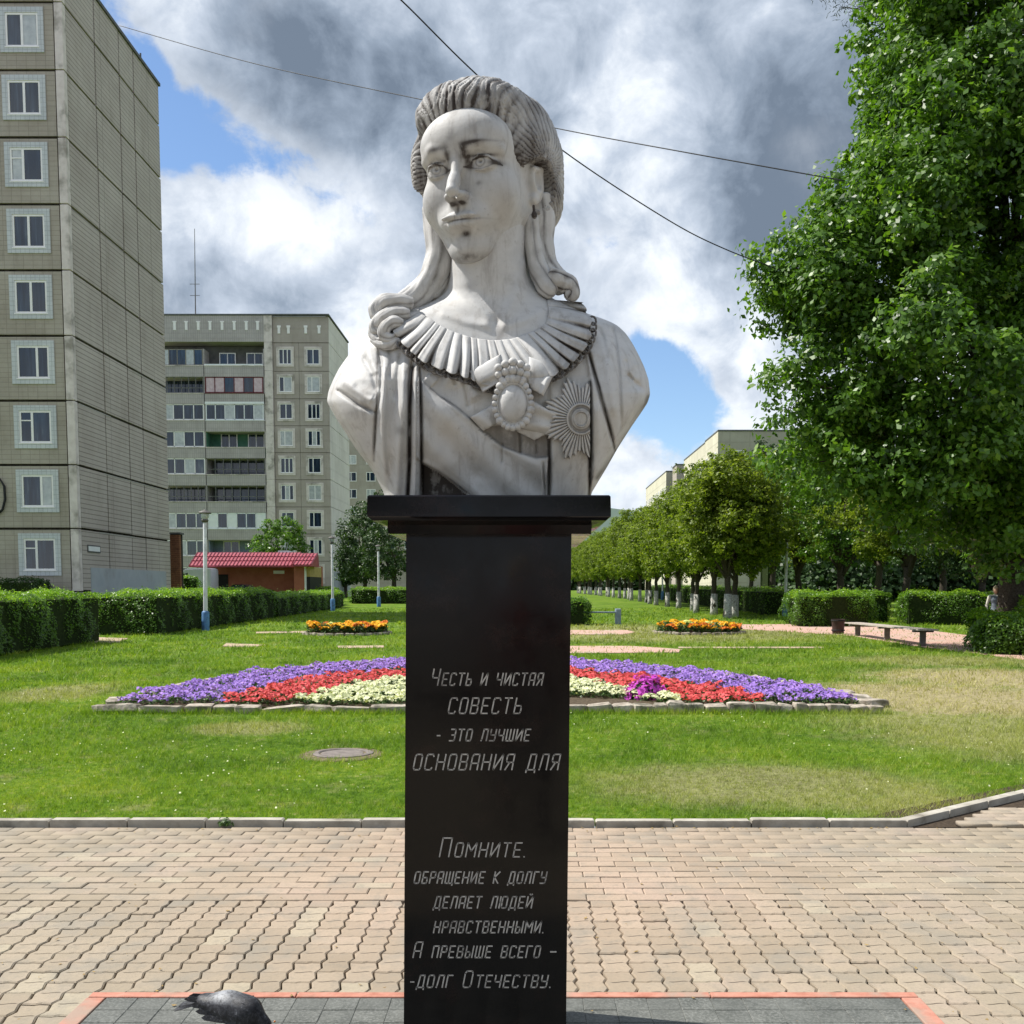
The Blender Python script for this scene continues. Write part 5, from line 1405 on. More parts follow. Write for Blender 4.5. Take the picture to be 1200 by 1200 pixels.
def hair():
    s = SDF((-104, -92, -86), (104, 118, 124), 1.5)
    E = s.ell
    E((4, 26, 30), (74, 84, 74), 10)
    E((-4, -18, 74), (62, 48, 40), 16)                  # raised front roll
    E((0, 30, 72), (66, 66, 38), 20)
    E((60, 26, 10), (23, 44, 58), 14)                   # side rolls
    E((-66, 4, 14), (18, 40, 54), 14)
    E((58, 30, -30), (19, 34, 34), 12)
    E((0, 72, -10), (52, 34, 54), 16)
    for x in (-1, 1): E((x * 68, -8, -18), (22, 24, 30), 5, 'sub')
    # opening for the face: everything in front inside the hairline
    def face(x, y, z):
        zc = z + 22; r = np.sqrt((x / 60) ** 2 + (zc / np.where(zc > 0, 53, 110)) ** 2); d = (r - 1) * 58
        return np.maximum(d, y - (-6 + 0 * x)).astype(np.float32)
    s.op(face, (-70, -100, -120), (70, 10, 60), 5, 'sub')
    # strands: irregular, deep over the brow, mere scratches on the rolls
    rh = np.random.default_rng(12); KV = rh.normal(0, 1, (14, 3)); KP = rh.uniform(0, 6.28, 14)
    def nz(x, y, z, f): return sum(np.sin((x * k[0] + y * k[1] + z * k[2]) * f + p) for k, p in zip(KV, KP)) / 4.2
    def pattern(x, y, z):
        ang = np.arctan2(x, z + 45); rad = np.hypot(x, z + 45)
        u = ang * 11 + .62 * nz(x, y * .5, z, .04) + .3 * nz(x, y, z, .09)
        side = np.clip((np.abs(x - 4) - 44) / 16, 0, 1); side = np.maximum(side, np.clip((y - 30) / 30, 0, 1))
        th = np.arctan2(z - 4, y + 4); us = th * 7 + .9 * nz(x, y, z, .05) + .3 * nz(x, y, z, .12)
        st = lambda w: np.abs(np.sin((w - np.floor(w)) * np.pi)) ** .5
        vary = .55 + .45 * np.clip(nz(x + 90, y, z, .035) + .5, 0, 1.4)
        front = (st(u) - .75) * 1.9 * vary + (st(u * 2.37 + .5 * nz(x, y, z, .08)) - .75) * 2.6 * (1.3 - vary * .6) + (st(u * 5.1 + .4 * nz(x, y, z, .1)) - .7) * 1.5 + nz(x, y, z, .12) * .7
        sd = (st(us) - .75) * 2.0 * vary + (st(us * 2.6 + .7) - .75) * 1.5 + nz(x, y, z, .16) * .5
        return (1 - side) * front + side * sd, (1 - side) * (1 - st(u)) + side * (1 - st(us)) * .8, side, vary
    near = np.abs(s.D) < 9; I = np.nonzero(near)
    d_, _, _, _ = pattern(s.ax[0][I[0]], s.ax[1][I[1]], s.ax[2][I[2]]); s.D[I] -= d_.astype(np.float32)
    V, F = s.mesh(); x, y, z = V.T; _, cr, side, vary = pattern(x, y, z)
    line = np.exp(-np.clip(z - 36, 0, 60) / 20) * np.exp(-((x - 5) / 54) ** 2) * (y < 5)
    edge = np.exp(-np.abs(np.sqrt((x / 60) ** 2 + ((z + 22) / 62) ** 2) - 1) / .12) * (y < 10) * (z > -20)
    gm = .16 + .22 * np.clip(nz(x, y, z, .11) + .2, 0, 1) + np.clip(cr * 1.5 - .1, 0, 1) * (.6 + .6 * line) + .55 * line * vary + .5 * edge + np.clip((x - 22) / 40, 0, 1) * (.08 + .22 * np.clip(nz(x, y, z, .07), 0, 1)) + .25 * np.clip(nz(x, y, z + 40, .05), 0, 1)
    gm = gm * (1 - .42 * np.clip((x - 30) / 25, 0, 1)); return V, F, np.clip(gm, 0, .85)
V, F, gm = hair()
me = npmesh('hair', to_world(V) - np.array(bust.location), F, True, {'grime_shade': gm}); link('hair', me, M['marble_hair'], bust)

# ---- long locks and shoulder curls: tubes carved with strands
def lock(name, pts, rad, n=56, m=70, strands=6, squash=.8, twist=1.2, dep=.16, mt='marble', grime_shade=.55):
    seed_ = pts[0][0]; P_ = np.array([(p[0], p[1], p[2]) for p in pts], float); L = np.r_[0, np.cumsum(np.linalg.norm(np.diff(P_, axis=0), axis=1))]
    t = np.linspace(0, 1, m); C_ = np.stack([smooth1(np.interp(t * L[-1], L, P_[:, i]), 13) for i in range(3)], 1); rr = np.interp(t * L[-1], L, rad)
    ends = np.clip(np.minimum(t, 1 - t) / .06, 0, 1); rr = rr * np.sqrt(1 - (1 - ends) ** 2 + 1e-4)
    Wd = B(C_[:, 0], C_[:, 1], C_[:, 2])
    T = np.gradient(Wd, axis=0); T /= np.linalg.norm(T, axis=1)[:, None]
    ref = np.array([0, -1., 0]); a_ = ref[None] - (T @ ref)[:, None] * T; a_ /= np.linalg.norm(a_, axis=1)[:, None] + 1e-9; b2 = np.cross(T, a_)
    an = np.linspace(0, 2 * np.pi, n, endpoint=False)[None]; ph = an * strands + t[:, None] * twist * 2 * np.pi + .6 * np.sin(t * 9)[:, None]
    gro = np.abs(np.sin(ph / 2)) ** .6 * (.8 + .2 * np.sin(t * 23 + seed_)[:, None]); fine = np.sin(ph * 2.5 + np.sin(t * 17)[:, None]) + .7 * np.sin(ph * 5.5 + t[:, None] * 9)
    r = rr[:, None] * U * (1 - dep + dep * gro + .026 * fine)
    V = Wd[:, None] + a_[:, None] * (np.cos(an) * r * squash)[..., None] + b2[:, None] * (np.sin(an) * r)[..., None]
    i = np.arange(m - 1)[:, None] * n; j = np.arange(n)[None]; F = np.stack([i + j, i + (j + 1) % n, i + n + (j + 1) % n, i + n + j], -1).reshape(-1, 4)
    me = npmesh(name, V.reshape(-1, 3) - np.array(bust.location), F, True, {'grime_shade': (np.clip(1 - gro * 1.6, 0, 1) * grime_shade).ravel()}); return link(name, me, M[mt], bust)
qs = lambda x, y, d=0: float(TD(x, y, False)) + d
lock('hair_lock', [(512, 236, -10), (516, 270, -4), (516, 300, 2), (508, 325, 8), (492, 345, 14), (470, 356, 22), (452, 362, 26)], [20, 19, 17, 16, 15, 12, 8], strands=4, twist=.5, dep=.12)
lock('hair_lock', [(524, 260, -20), (526, 300, -12), (520, 332, 0), (505, 352, 10)], [15, 14, 13, 9], strands=4, twist=.4, dep=.12)
lock('shoulder_curl', [(486, 356, 34), (468, 353, 40), (450, 354, 42), (439, 364, 40), (441, 375, 44)], [7, 9, 10, 9, 6], m=50, strands=4, twist=1.0)
lock('shoulder_curl', [(482, 368, 44), (464, 366, 48), (450, 372, 50), (438, 384, 46), (444, 392, 50)], [6, 8, 9, 8, 5], m=50, strands=4, twist=1.0)
lock('shoulder_curl', [(474, 380, 54), (462, 376, 56), (452, 382, 58), (448, 392, 56), (458, 398, 58), (467, 393, 58)], [5, 7, 7, 7, 6, 4], m=50, strands=4, twist=1.0)
lock('shoulder_curl', [(436, 396, 44), (446, 404, 52), (460, 404, 58), (470, 397, 60)], [5, 6, 6, 3], m=40, strands=3, twist=1.0)
lock('shoulder_curl', [(441, 377, 46), (436, 390, 44), (442, 400, 50), (454, 396, 56)], [6, 6, 5, 3], m=40, strands=3, twist=1.0)
lock('hair_lock', [(630, 226, 4), (634, 258, 4), (634, 285, 6), (639, 310, 10), (650, 328, 14), (664, 342, 18)], [18, 17, 15, 14, 14, 10], strands=5, twist=.5, dep=.12, grime_shade=.7)
lock('hair_lock', [(622, 250, 14), (623, 280, 16), (629, 312, 20), (640, 336, 26), (652, 346, 28)], [9, 10, 11, 12, 8], strands=4, twist=.4, dep=.12)
lock('shoulder_curl', [(642, 322, 22), (655, 328, 26), (666, 334, 24), (671, 344, 24), (664, 351, 28)], [10, 12, 12, 10, 6], m=46, strands=4, twist=1.0, mt='marble_hair', grime_shade=.9)

er = SDF((-6, -6, -16), (6, 6, 6), .6); er.cap((0, 0, 3), (0, 0, -4), 1.4, 1.4, 1); er.ell((0, 0, -8), (3.2, 3.2, 4.6), 1); V, F = er.mesh()
me = npmesh('earring', to_world(V + np.array([63, -15, -46])) - np.array(bust.location), F, True, {'grime_shade': np.full(len(V), .8)}); link('earring', me, M['marble_hair'], bust)
# ------------------------------------------------------------------ panel apartment blocks
FL = 2.8
def window_proto(name, w, h, fr=.07, split=(.42,), surround=None, frame='paint_frame', glass='glass', transom=False, depth=.09, sur_mat='tile_white'):
    """window meshes facing -Y, centred on x=0,z=0 against a wall at y=0: (surround, frame, glass) each as a mesh"""
    d = {}
    if surround:
        m_ = MB(); m_.ring(-w / 2 - surround, w / 2 + surround, -h / 2 - surround, h / 2 + surround, surround, -.05, .02); d['surround'] = m_.mesh('surround')
    m_ = MB(); m_.ring(-w / 2, w / 2, -h / 2, h / 2, fr, -.02, .02)
    for s_ in split: x = -w / 2 + w * s_; m_.box(x - fr * .6, x + fr * .6, -.025, .015, -h / 2 + fr, h / 2 - fr)
    if transom: x = -w / 2 + w * split[0]; m_.box(-w / 2 + fr, x - fr * .6, -.02, .01, h * .18, h * .18 + .05)
    m_.box(-w / 2 - .03, w / 2 + .03, -.07, .0, -h / 2 - .03, -h / 2 + .012)
    d['frame'] = m_.mesh('frame')
    xs = [-w / 2 + fr] + [-w / 2 + w * s_ for s_ in split] + [w / 2 - fr]; d['panes'] = []
    for a, b in zip(xs[:-1], xs[1:]):
        m_ = MB(); m_.box(a + .02, b - .02, -.002, .018, -h / 2 + fr, h / 2 - fr); d['panes'].append(m_.mesh('pane'))
    d['m'] = (frame, glass, sur_mat); return d
def place_window(d, parent, x, y, z, rz=0, glass=None, frame=None):
    po = origin(parent); fr, gl, su = d['m']
    w = link('window', d['frame'].copy() if frame else d['frame'], M[frame or fr], parent); w.location = Vector((x, y, z)) - po; w.rotation_euler = (0, 0, rz)
    if 'surround' in d: link('surround', d['surround'], M[su], w)
    for i, p in enumerate(d['panes']):
        g = glass[i % len(glass)] if glass else gl
        me = p
        if g != gl: me = p.copy(); me.materials.clear()
        link('pane', me, M[g], w)
    return w

# ---- block A: near, at the left edge
AX = A(92, 640, 46.0)[0]; AY = 46.0; AB = A(200, 640, 1)[0] and 0
AB = (A(92, 640, AY)[0]) / ((202 - 618) / 1200); AB = abs(AB)
FLA = 2.81
Z0 = A(90, 619.5, AY)[2] - FLA * 1          # floor line nearest the eye
ZTOP = A(190, 101, AB)[2]
def blockA():
    t = thing('apartment_block', 'grey nine-storey panel apartment block towering at the left edge of the photo', 'building', (AX, AY, float(gz(AY))))
    x0 = AX - 15
    lines = [Z0 + FLA * k for k in range(0, 20) if Z0 + FLA * k < ZTOP - .8]
    zs = [float(gz(AY)) - .3] + lines + [ZTOP]
    m_ = MB(); m_.box(x0 + .1, AX - .12, AY + .12, AB - .1, zs[0], ZTOP - .15); m_.obj('core', M['joint'], t)
    # front panels, with holes left for the windows by building them round each opening
    wx = [A(47, 650, AY)[0], A(47, 650, AY)[0] - 4.0, A(47, 650, AY)[0] - 8.0]
    jt = .11
    w_, h_ = 1.42, 1.42
    px0 = [x0, wx[2] + 2.0, wx[1] + 2.0, AX - .36]
    for a, b in zip(zs[:-1], zs[1:]):
        for c in range(3):
            xa, xb = px0[c] + .02, px0[c + 1] - .02; xc = wx[2 - c]
            m_ = MB(); zc = a + (1.45 if b - a > 2.0 and a > zs[0] else 1.0)
            if a == zs[0] or b - a < 2.0 or b == ZTOP:
                if b == ZTOP: m_.box(xa, xb, AY, AY + .2, a + jt * .6, b)
                else: m_.box(xa, xb, AY, AY + .2, a, b - jt * .6)
            else:
                zc = a + 1.66
                m_.box(xa, xc - w_ / 2, AY, AY + .2, a + jt * .5, b - jt * .5); m_.box(xc + w_ / 2, xb, AY, AY + .2, a + jt * .5, b - jt * .5)
                m_.box(xc - w_ / 2, xc + w_ / 2, AY, AY + .2, a + jt * .5, zc - h_ / 2); m_.box(xc - w_ / 2, xc + w_ / 2, AY, AY + .2, zc + h_ / 2, b - jt * .5)
            m_.obj('wall_panel', M['front_panel'], t)
    W1 = window_proto('w', w_, h_, .085, (.40,), .23, transom=True); W2 = window_proto('w', w_, h_, .085, (.5,), .23); W3 = window_proto('w', w_, h_, .085, (.62,), .23)
    k = 0
    for a in lines[:-1] if ZTOP - lines[-1] < 2.0 else lines:
        if a + FL > ZTOP + .2: continue
        for c, xc in enumerate(wx):
            st = [W1, W3, W1, W3, W2, W2, W1, W2, W2][(k + c) % 9]
            gl = [None, None, ['glass', 'curtain'], None, None, ['curtain', 'glass'], None][(k * 2 + c) % 7]
            place_window(st, t, xc, AY, a + 1.66, glass=gl, frame='frame_brown' if (k + c) % 5 == 2 else None); 
        k += 1
    # pale strip down the corner
    for a, b in zip(zs[:-1], zs[1:]):
        m_ = MB(); m_.box(AX - .33, AX + .03, AY - .03, AY + .30, a + .03, b - .02, .02); m_.obj('corner_strip', M['strip'], t)
    # end wall: four bays of panels
    yb = [AY + .33]
    for px_ in (131, 158, 174): yb.append(abs(AX) / ((618 - px_) / 1200))
    yb.append(AB)
    for a, b in zip(zs[:-1], zs[1:]):
        for ya, yb_ in zip(yb[:-1], yb[1:]):
            m_ = MB(); top_ = b - (.03 if b != ZTOP else 0); rag = random.uniform(.0, .025)
            m_.box(AX - .2, AX - random.uniform(0, .012), ya + .06, yb_ - .06, a + .07 + rag, top_); m_.obj('end_wall_panel', M['side_panel'], t)
    # pale mortar smeared over some of the joints
    for (z, ya, yb_) in ((lines[1], 48.3, 52.6), (lines[3], 46.5, 50), (lines[4], 53, 57.5), (lines[2], 49, 57.8)):
        m_ = MB(); m_.box(AX - .1, AX + .004, ya, yb_, z - .075, z - .02); m_.obj('mortar_smear', M['mortar_pale'], t)
    # painted patch at the foot
    pz = A(150, 667, 51)[2]; m_ = MB(); m_.box(AX - .05, AX + .012, A(90, 700, 1)[1] * 0 + AY + 1.2, AB - .8, zs[0], pz); m_.obj('painted_patch', M['paint_grey'], t)
    # address plate, its lettering too small to read
    p = A(105, 643, AY + 1.3)
    ap = MB(); ap.box(AX + .01, AX + .03, AY + .9, AY + 2.3, p[2] - .17, p[2] + .17); apo = ap.obj('address_plate', M['roof_edge'], t)
    ap = MB(); ap.box(AX + .028, AX + .036, AY + .97, AY + 2.23, p[2] - .11, p[2] + .11); ap.obj('plate_face', M['white_metal'], apo)
    for i in range(7):
        ap = MB(); 
    # roof edging
    m_ = MB(); m_.box(x0 - .05, AX + .08, AY - .08, AY + .35, ZTOP, ZTOP + .16); m_.box(AX - .3, AX + .08, AY + .35, AB + .05, ZTOP, ZTOP + .16); m_.obj('roof_edge', M['roof_edge'], t)
    m_ = MB(); m_.box(x0, AX - .3, AY + .3, AB, ZTOP - .14, ZTOP - .02); m_.obj('roof', M['roof_edge'], t)
    for yy in (50.2, 55.5):
        m_ = MB(); m_.tube([(AX - .1, yy, ZTOP), (AX - .1, yy, ZTOP + .55)], .05, 6); m_.obj('roof_post', M['roof_edge'], t)
    # the loose cable hanging on the front
    pts = [A(-6, 572, AY - .06), A(0, 561, AY - .08), A(5, 570, AY - .08), A(6, 585, AY - .08), A(3, 597, AY - .08), A(-4, 604, AY - .06)]
    m_ = MB(); m_.tube(pts, .05, 6); m_.obj('loose_cable', M['wire'], t, smooth=True)
    return t
blockA()

# ---- block B: behind, nine storeys with balconies
BY = 106.0
def blockB():
    xr = A(388, 600, BY)[0]; yb = abs(xr) / ((618 - 412) / 1200)
    ztop = A(388, 371, BY)[2]; zf = lambda py: A(300, py, BY)[2]
    t = thing('apartment_block', 'nine-storey panel apartment block with rows of balconies, seen behind the red-roofed kiosk', 'building', (xr, BY, float(gz(BY))))
    zg = float(gz(BY)) - .3
    wy = [418, 450.3, 482, 513.6, 545.4, 577.3, 609, 641, 672.5]
    wz = [zf(p) for p in wy]
    pp = BY / 1200
    X = lambda px_, py_=560: A(px_, py_, BY)[0]
    xp0, xp1 = X(313), X(322.5)
    # window bay wall with openings
    cols = [X(336.5), X(369)]; w_, h_ = 1.30, 1.52
    edges = [xp1, X(352.5), xr - .02]
    fl = [zg] + [z - 1.45 for z in wz[::-1]][1:] + [wz[0] + 1.38, ztop]
    zs_ = wz[::-1]
    m_ = MB(); m_.box(xp1 + .1, xr - .1, BY + .1, yb - .1, zg, ztop - .1); m_.box(X(180), xp1 + .1, BY + 1.7, yb - .1, zg, ztop - .1); m_.obj('core', M['joint'], t)
    for i in range(9):
        a, b = fl[i], fl[i + 1]
        for c in range(2):
            m_ = MB(); xa, xb, xc, zc = edges[c] + .015, edges[c + 1] - .015, cols[c], zs_[i]
            m_.box(xa, xc - w_ / 2, BY, BY + .2, a + .02, b - .03); m_.box(xc + w_ / 2, xb, BY, BY + .2, a + .02, b - .03)
            m_.box(xc - w_ / 2, xc + w_ / 2, BY, BY + .2, a + .02, zc - h_ / 2); m_.box(xc - w_ / 2, xc + w_ / 2, BY, BY + .2, zc + h_ / 2, b - .03)
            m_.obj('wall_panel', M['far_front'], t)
    WA = window_proto('w', w_, h_, .075, (.38, ), .24, sur_mat='strip'); WB = window_proto('w', w_, h_, .075, (.5,), .24, sur_mat='strip'); WC = window_proto('w', w_, h_, .075, (.36, .68), .24, sur_mat='strip')
    for i, z in enumerate(zs_):
        for c, x in enumerate(cols):
            place_window([WA, WC, WB, WC, WA][(i * 2 + c) % 5], t, x, BY, z, glass=[None, ['glass', 'curtain'], None, ['curtain', 'curtain']][(i * 3 + c * 2) % 4])
    # attic band with little slots
    m_ = MB(); m_.box(xp1 + .02, xr - .02, BY - .02, BY + .2, fl[9] + .03, ztop); m_.obj('attic_band', M['far_front'], t)
    m_ = MB(); m_.box(X(180), xp0 - .01, BY - .25, BY + 1.6, fl[9] + .05, ztop + .05); m_.obj('attic_band', M['far_par'], t)
    for px_ in (196, 210, 223.5, 237.5, 251, 265, 279, 293, 306): 
        m_ = MB(); x = X(px_); m_.box(x - .13, x + .13, BY - .30, BY - .24, zf(387.5), zf(378.5)); m_.box(x - .19, x + .19, BY - .30, BY - .24, zf(378.5) + .004, zf(377)); m_.obj('attic_slot', M['paint_frame'], t)
    for px_ in (330, 341, 361, 376.5):
        m_ = MB(); x = X(px_); m_.box(x - .13, x + .13, BY - .08, BY - .01, zf(391), zf(384)); m_.box(x - .19, x + .19, BY - .08, BY - .01, zf(384) + .004, zf(381.5)); m_.obj('attic_slot', M['paint_frame'], t)
    # pier between balconies and windows
    for i in range(10):
        m_ = MB(); m_.box(xp0, xp1 - .02, BY - .27, BY + .3, fl[i] + .02, fl[i + 1] if i < 9 else ztop + .05); m_.obj('pier', M['strip'], t)
    # balconies: two columns
    c0, c1, c2 = X(182), X(243), X(312.5)
    m_ = MB(); m_.box(c0, c2, BY + 1.5, BY + 1.68, zg, fl[9]); m_.obj('back_wall', M['recess'], t)
    style = { # per floor from the top: (left column, right column)
        0: (('glass6', 'frame_brown'), ('openwin', None)), 1: (('rail', None), ('glass6p', 'maroon')), 2: (('glass5', 'paint_frame'), ('glass6', 'white_metal')),
        3: (('glass5', 'paint_frame'), ('openwin', 'green_wall')), 4: (('glass5', 'paint_frame'), ('rail', None)), 5: (('rail', None), ('raildiv', None)),
        6: (('glass5', 'paint_frame'), ('mixed', 'white_metal')), 7: (('glass5', 'paint_frame'), ('openwin', 'recess')), 8: (('glass5', 'paint_frame'), ('glass5', 'paint_frame'))}
    for k in range(9):
        zc = wz[k]; zlo, zhi = zc - 1.0, zc + .68       # glazed opening
        for (xa, xb), (st, fm) in zip(((c0, c1), (c1, c2)), style[k]):
            bal = MB(); bal.box(xa + .04, xb - .04, BY - .35, BY - .22, zlo - 1.06, zlo); bal.box(xa + .02, xb - .02, BY - .30, BY + 1.5, zlo - 1.12, zlo - .98); bo = bal.obj('balcony', M['far_par'], t)
            m_ = MB(); m_.box(xa + .04, xb - .04, BY - .40, BY - .18, zlo + .002, zlo + .07); m_.obj('sill', M[fm] if fm in ('white_metal', 'maroon') else M['strip'], bo)
            m_ = MB(); m_.box(xb - .08, xb + .02, BY - .25, BY + 1.49, zlo, zhi + .05); m_.obj('partition', M['far_par'], bo)
            if st in ('glass5', 'glass6', 'glass6p', 'mixed'):
                n = 5 if st == 'glass5' else 6; m_ = MB(); wv = (xb - xa - .2) / n; fw_ = .10 if fm != 'frame_brown' else .07
                m_.ring(xa + .08, xb - .10, zlo + .08, zhi, fw_, BY - .32, BY - .24)
                for i in range(1, n): x = xa + .08 + wv * i; m_.box(x - fw_ * .45, x + fw_ * .45, BY - .32, BY - .24, zlo + .1, zhi - .02)
                m_.obj('glazing_frame', M[fm if fm != 'white_metal' else 'white_metal'], bo)
                if fm == 'white_metal' and st == 'glass6':
                    m_ = MB(); m_.box(xa + .02, xb - .04, BY - .37, BY - .23, zhi, zhi + .22); m_.obj('lintel', M['white_metal'], bo)
                for i in range(n):
                    x = xa + .08 + wv * i; m_ = MB(); m_.box(x + .05, x + wv - .05, BY - .29, BY - .27, zlo + .12, zhi - .05)
                    g = 'glass'
                    if st == 'glass6p' and i not in (2, 4): g = 'pinkcurtain'
                    if st == 'mixed' and i in (0, 2, 5): g = 'white_metal'
                    if st == 'glass5' and (i * 3 + k) % 4 == 1: g = 'curtain'
                    if st == 'glass6' and (i + k) % 3 == 1: g = 'curtain'
                    m_.obj('pane', M[g], bo)
            if st in ('rail', 'raildiv'):
                m_ = MB(); n = 7
                m_.box(xa + .05, xb - .1, BY - .31, BY - .26, zlo + .55, zlo + .61); m_.box(xa + .05, xb - .1, BY - .31, BY - .26, zhi - .06, zhi)
                for i in range(n + 1): x = xa + .08 + (xb - xa - .22) * i / n; m_.box(x - .03, x + .03, BY - .31, BY - .26, zlo, zhi)
                m_.obj('grille', M['rail'], bo)
                m_ = MB(); m_.box(xa + .3, xb - .4, BY + 1.42, BY + 1.5, zlo + .1, zhi - .1); m_.obj('pane', M['glass'], bo)
            if st == 'openwin':
                if fm == 'green_wall' or fm == 'recess':
                    m_ = MB(); m_.box(xa + .05, xb - .1, BY + 1.40, BY + 1.49, zlo - .9, zhi + .2); m_.box(xa + .05, xa + .12, BY - .2, BY + 1.4, zlo, zhi); m_.obj('painted_back', M['green_wall' if fm == 'green_wall' else 'blue_grey'], bo)
                elif fm is None:
                    m_ = MB(); m_.box(xa + .05, xb - .1, BY - .38, BY - .30, zlo - .02, zlo + .2); m_.obj('rail_cover', M['white_metal'], bo)
                for xq in (.32, .78):
                    x = xa + (xb - xa) * xq; m_ = MB(); m_.ring(x - .85, x + .85, zlo - .2, zhi, .1, BY + 1.30, BY + 1.38); m_.box(x - .05, x + .05, BY + 1.30, BY + 1.38, zlo - .1, zhi - .1); m_.obj('door_frame', M['paint_frame'], bo)
                    m_ = MB(); m_.box(x - .75, x + .75, BY + 1.34, BY + 1.39, zlo - .1, zhi - .1); m_.obj('pane', M['glass'], bo)
    # end wall
    ym = (BY + yb) / 2 - .8
    for i in range(10):
        for ya, yb_ in ((BY + .02, BY + 5.2), (BY + 5.2, yb)):
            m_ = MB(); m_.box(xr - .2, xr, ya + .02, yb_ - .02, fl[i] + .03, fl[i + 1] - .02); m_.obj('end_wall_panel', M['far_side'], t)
    m_ = MB(); m_.box(xr - .1, xr + .02, BY + 1, yb - .5, zg, zg + 3.0); m_.obj('painted_patch', M['paint_grey'], t)
    m_ = MB(); m_.box(X(180), xr + .1, BY - .32, BY + .1, ztop + .052, ztop + .2); m_.box(xr - .3, xr + .1, BY + .1, yb, ztop + .052, ztop + .2); m_.box(X(180), xr - .3, BY + .1, yb, ztop - .05, ztop + .04); m_.obj('roof_edge', M['roof_edge'], t)
    # aerial mast
    a = A(229, 371, BY + 3); b = A(228, 268, BY + 3)
    mt = thing('aerial_mast', 'thin aerial mast standing on the roof of the block with balconies', 'aerial', (a[0], BY + 3, ztop + .05))
    m_ = MB(); m_.tube([(a[0], BY + 3, ztop), (b[0], BY + 3, b[2])], [.07, .03], 6); m_.obj('pole', M['rail'], mt)
    m_ = MB()
    for i, q in enumerate((.30, .42)):
        z = ztop + (b[2] - ztop) * q; m_.box(a[0] - .5, a[0] + .5, BY + 2.97, BY + 3.03, z, z + .04)
    m_.obj('crossbar', M['rail'], mt)
    return t
blockB()

# ---- block C: a slice seen between block B and the bust
def plain_block(label, x0, x1, y0, y1, ztop, name='apartment_block', front='far_front', side='far_side', cols=3, loc=None, group=None, left=False, rows=9, zshift=0, gl=True, par=None):
    zg = float(gz(y0)) - .3
    t = thing(name, label, 'building', ((x0 + x1) / 2, y0, zg), group=group)
    m_ = MB(); m_.box(x0, x1, y0, y1, zg, ztop); w = m_.obj('wall', M[front], t)
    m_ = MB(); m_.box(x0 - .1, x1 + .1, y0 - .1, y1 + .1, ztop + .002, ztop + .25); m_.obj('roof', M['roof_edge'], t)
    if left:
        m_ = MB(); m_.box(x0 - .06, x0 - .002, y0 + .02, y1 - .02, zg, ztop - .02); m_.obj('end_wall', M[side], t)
    w_ = window_proto('w', 1.5, 1.5, .09, (.4,), None)
    for r_ in range(rows):
        z = ztop - 2.4 - 1.35 - FL * r_
        for c in range(cols):
            x = x0 + (x1 - x0) * (c + .5) / cols; place_window(w_, t, x, y0 - .01, z, glass=['curtain'] if (c + r_) % 3 == 0 else None)
        if left and rows:
            ny = int((y1 - y0) / 3.4)
            for c in range(ny):
                y = y0 + (y1 - y0) * (c + .5) / ny; place_window(w_, t, x0 - .07, y, z, rz=-math.pi / 2, glass=['curtain'] if (c * 2 + r_) % 3 == 0 else None)
    return t
CYc = 172
plain_block('pale apartment block glimpsed in the gap between the balconied block and the bust', A(402, 600, CYc)[0], A(470, 600, CYc)[0] + 6, CYc, CYc + 13, A(415, 519, CYc)[2] + 1, cols=5, rows=6)
# ---- the lit blocks beyond the trees on the right
for (pn, pc, py, yn, yf, lab, xr_) in (
    (842, 880, 505.5, 166, 178, 'third and nearest of the sunlit pale blocks above the trees, half behind the big tree', 20),
    (830, 842, 517, 179, 206, 'middle one of the sunlit pale blocks rising above the tree row', 14),
    (781, 791, 553, 224, 262, 'smallest and farthest of the sunlit pale blocks above the tree row', 14)):
    X0 = A(pn, py, yn)[0]; Zt = A(pn, py, yn)[2]
    plain_block(lab, X0, X0 + xr_, yn, yf, Zt, front='cream_shaded', side='cream_lit', cols=3, rows=5, left=True)
# stair tower between the last two
plain_block('narrow grey stair tower beside the farthest sunlit block', A(793, 548, 215)[0] , A(793, 548, 215)[0] + 8, 215, 221, A(793, 545, 215)[2], front='far_front', cols=1, rows=2)

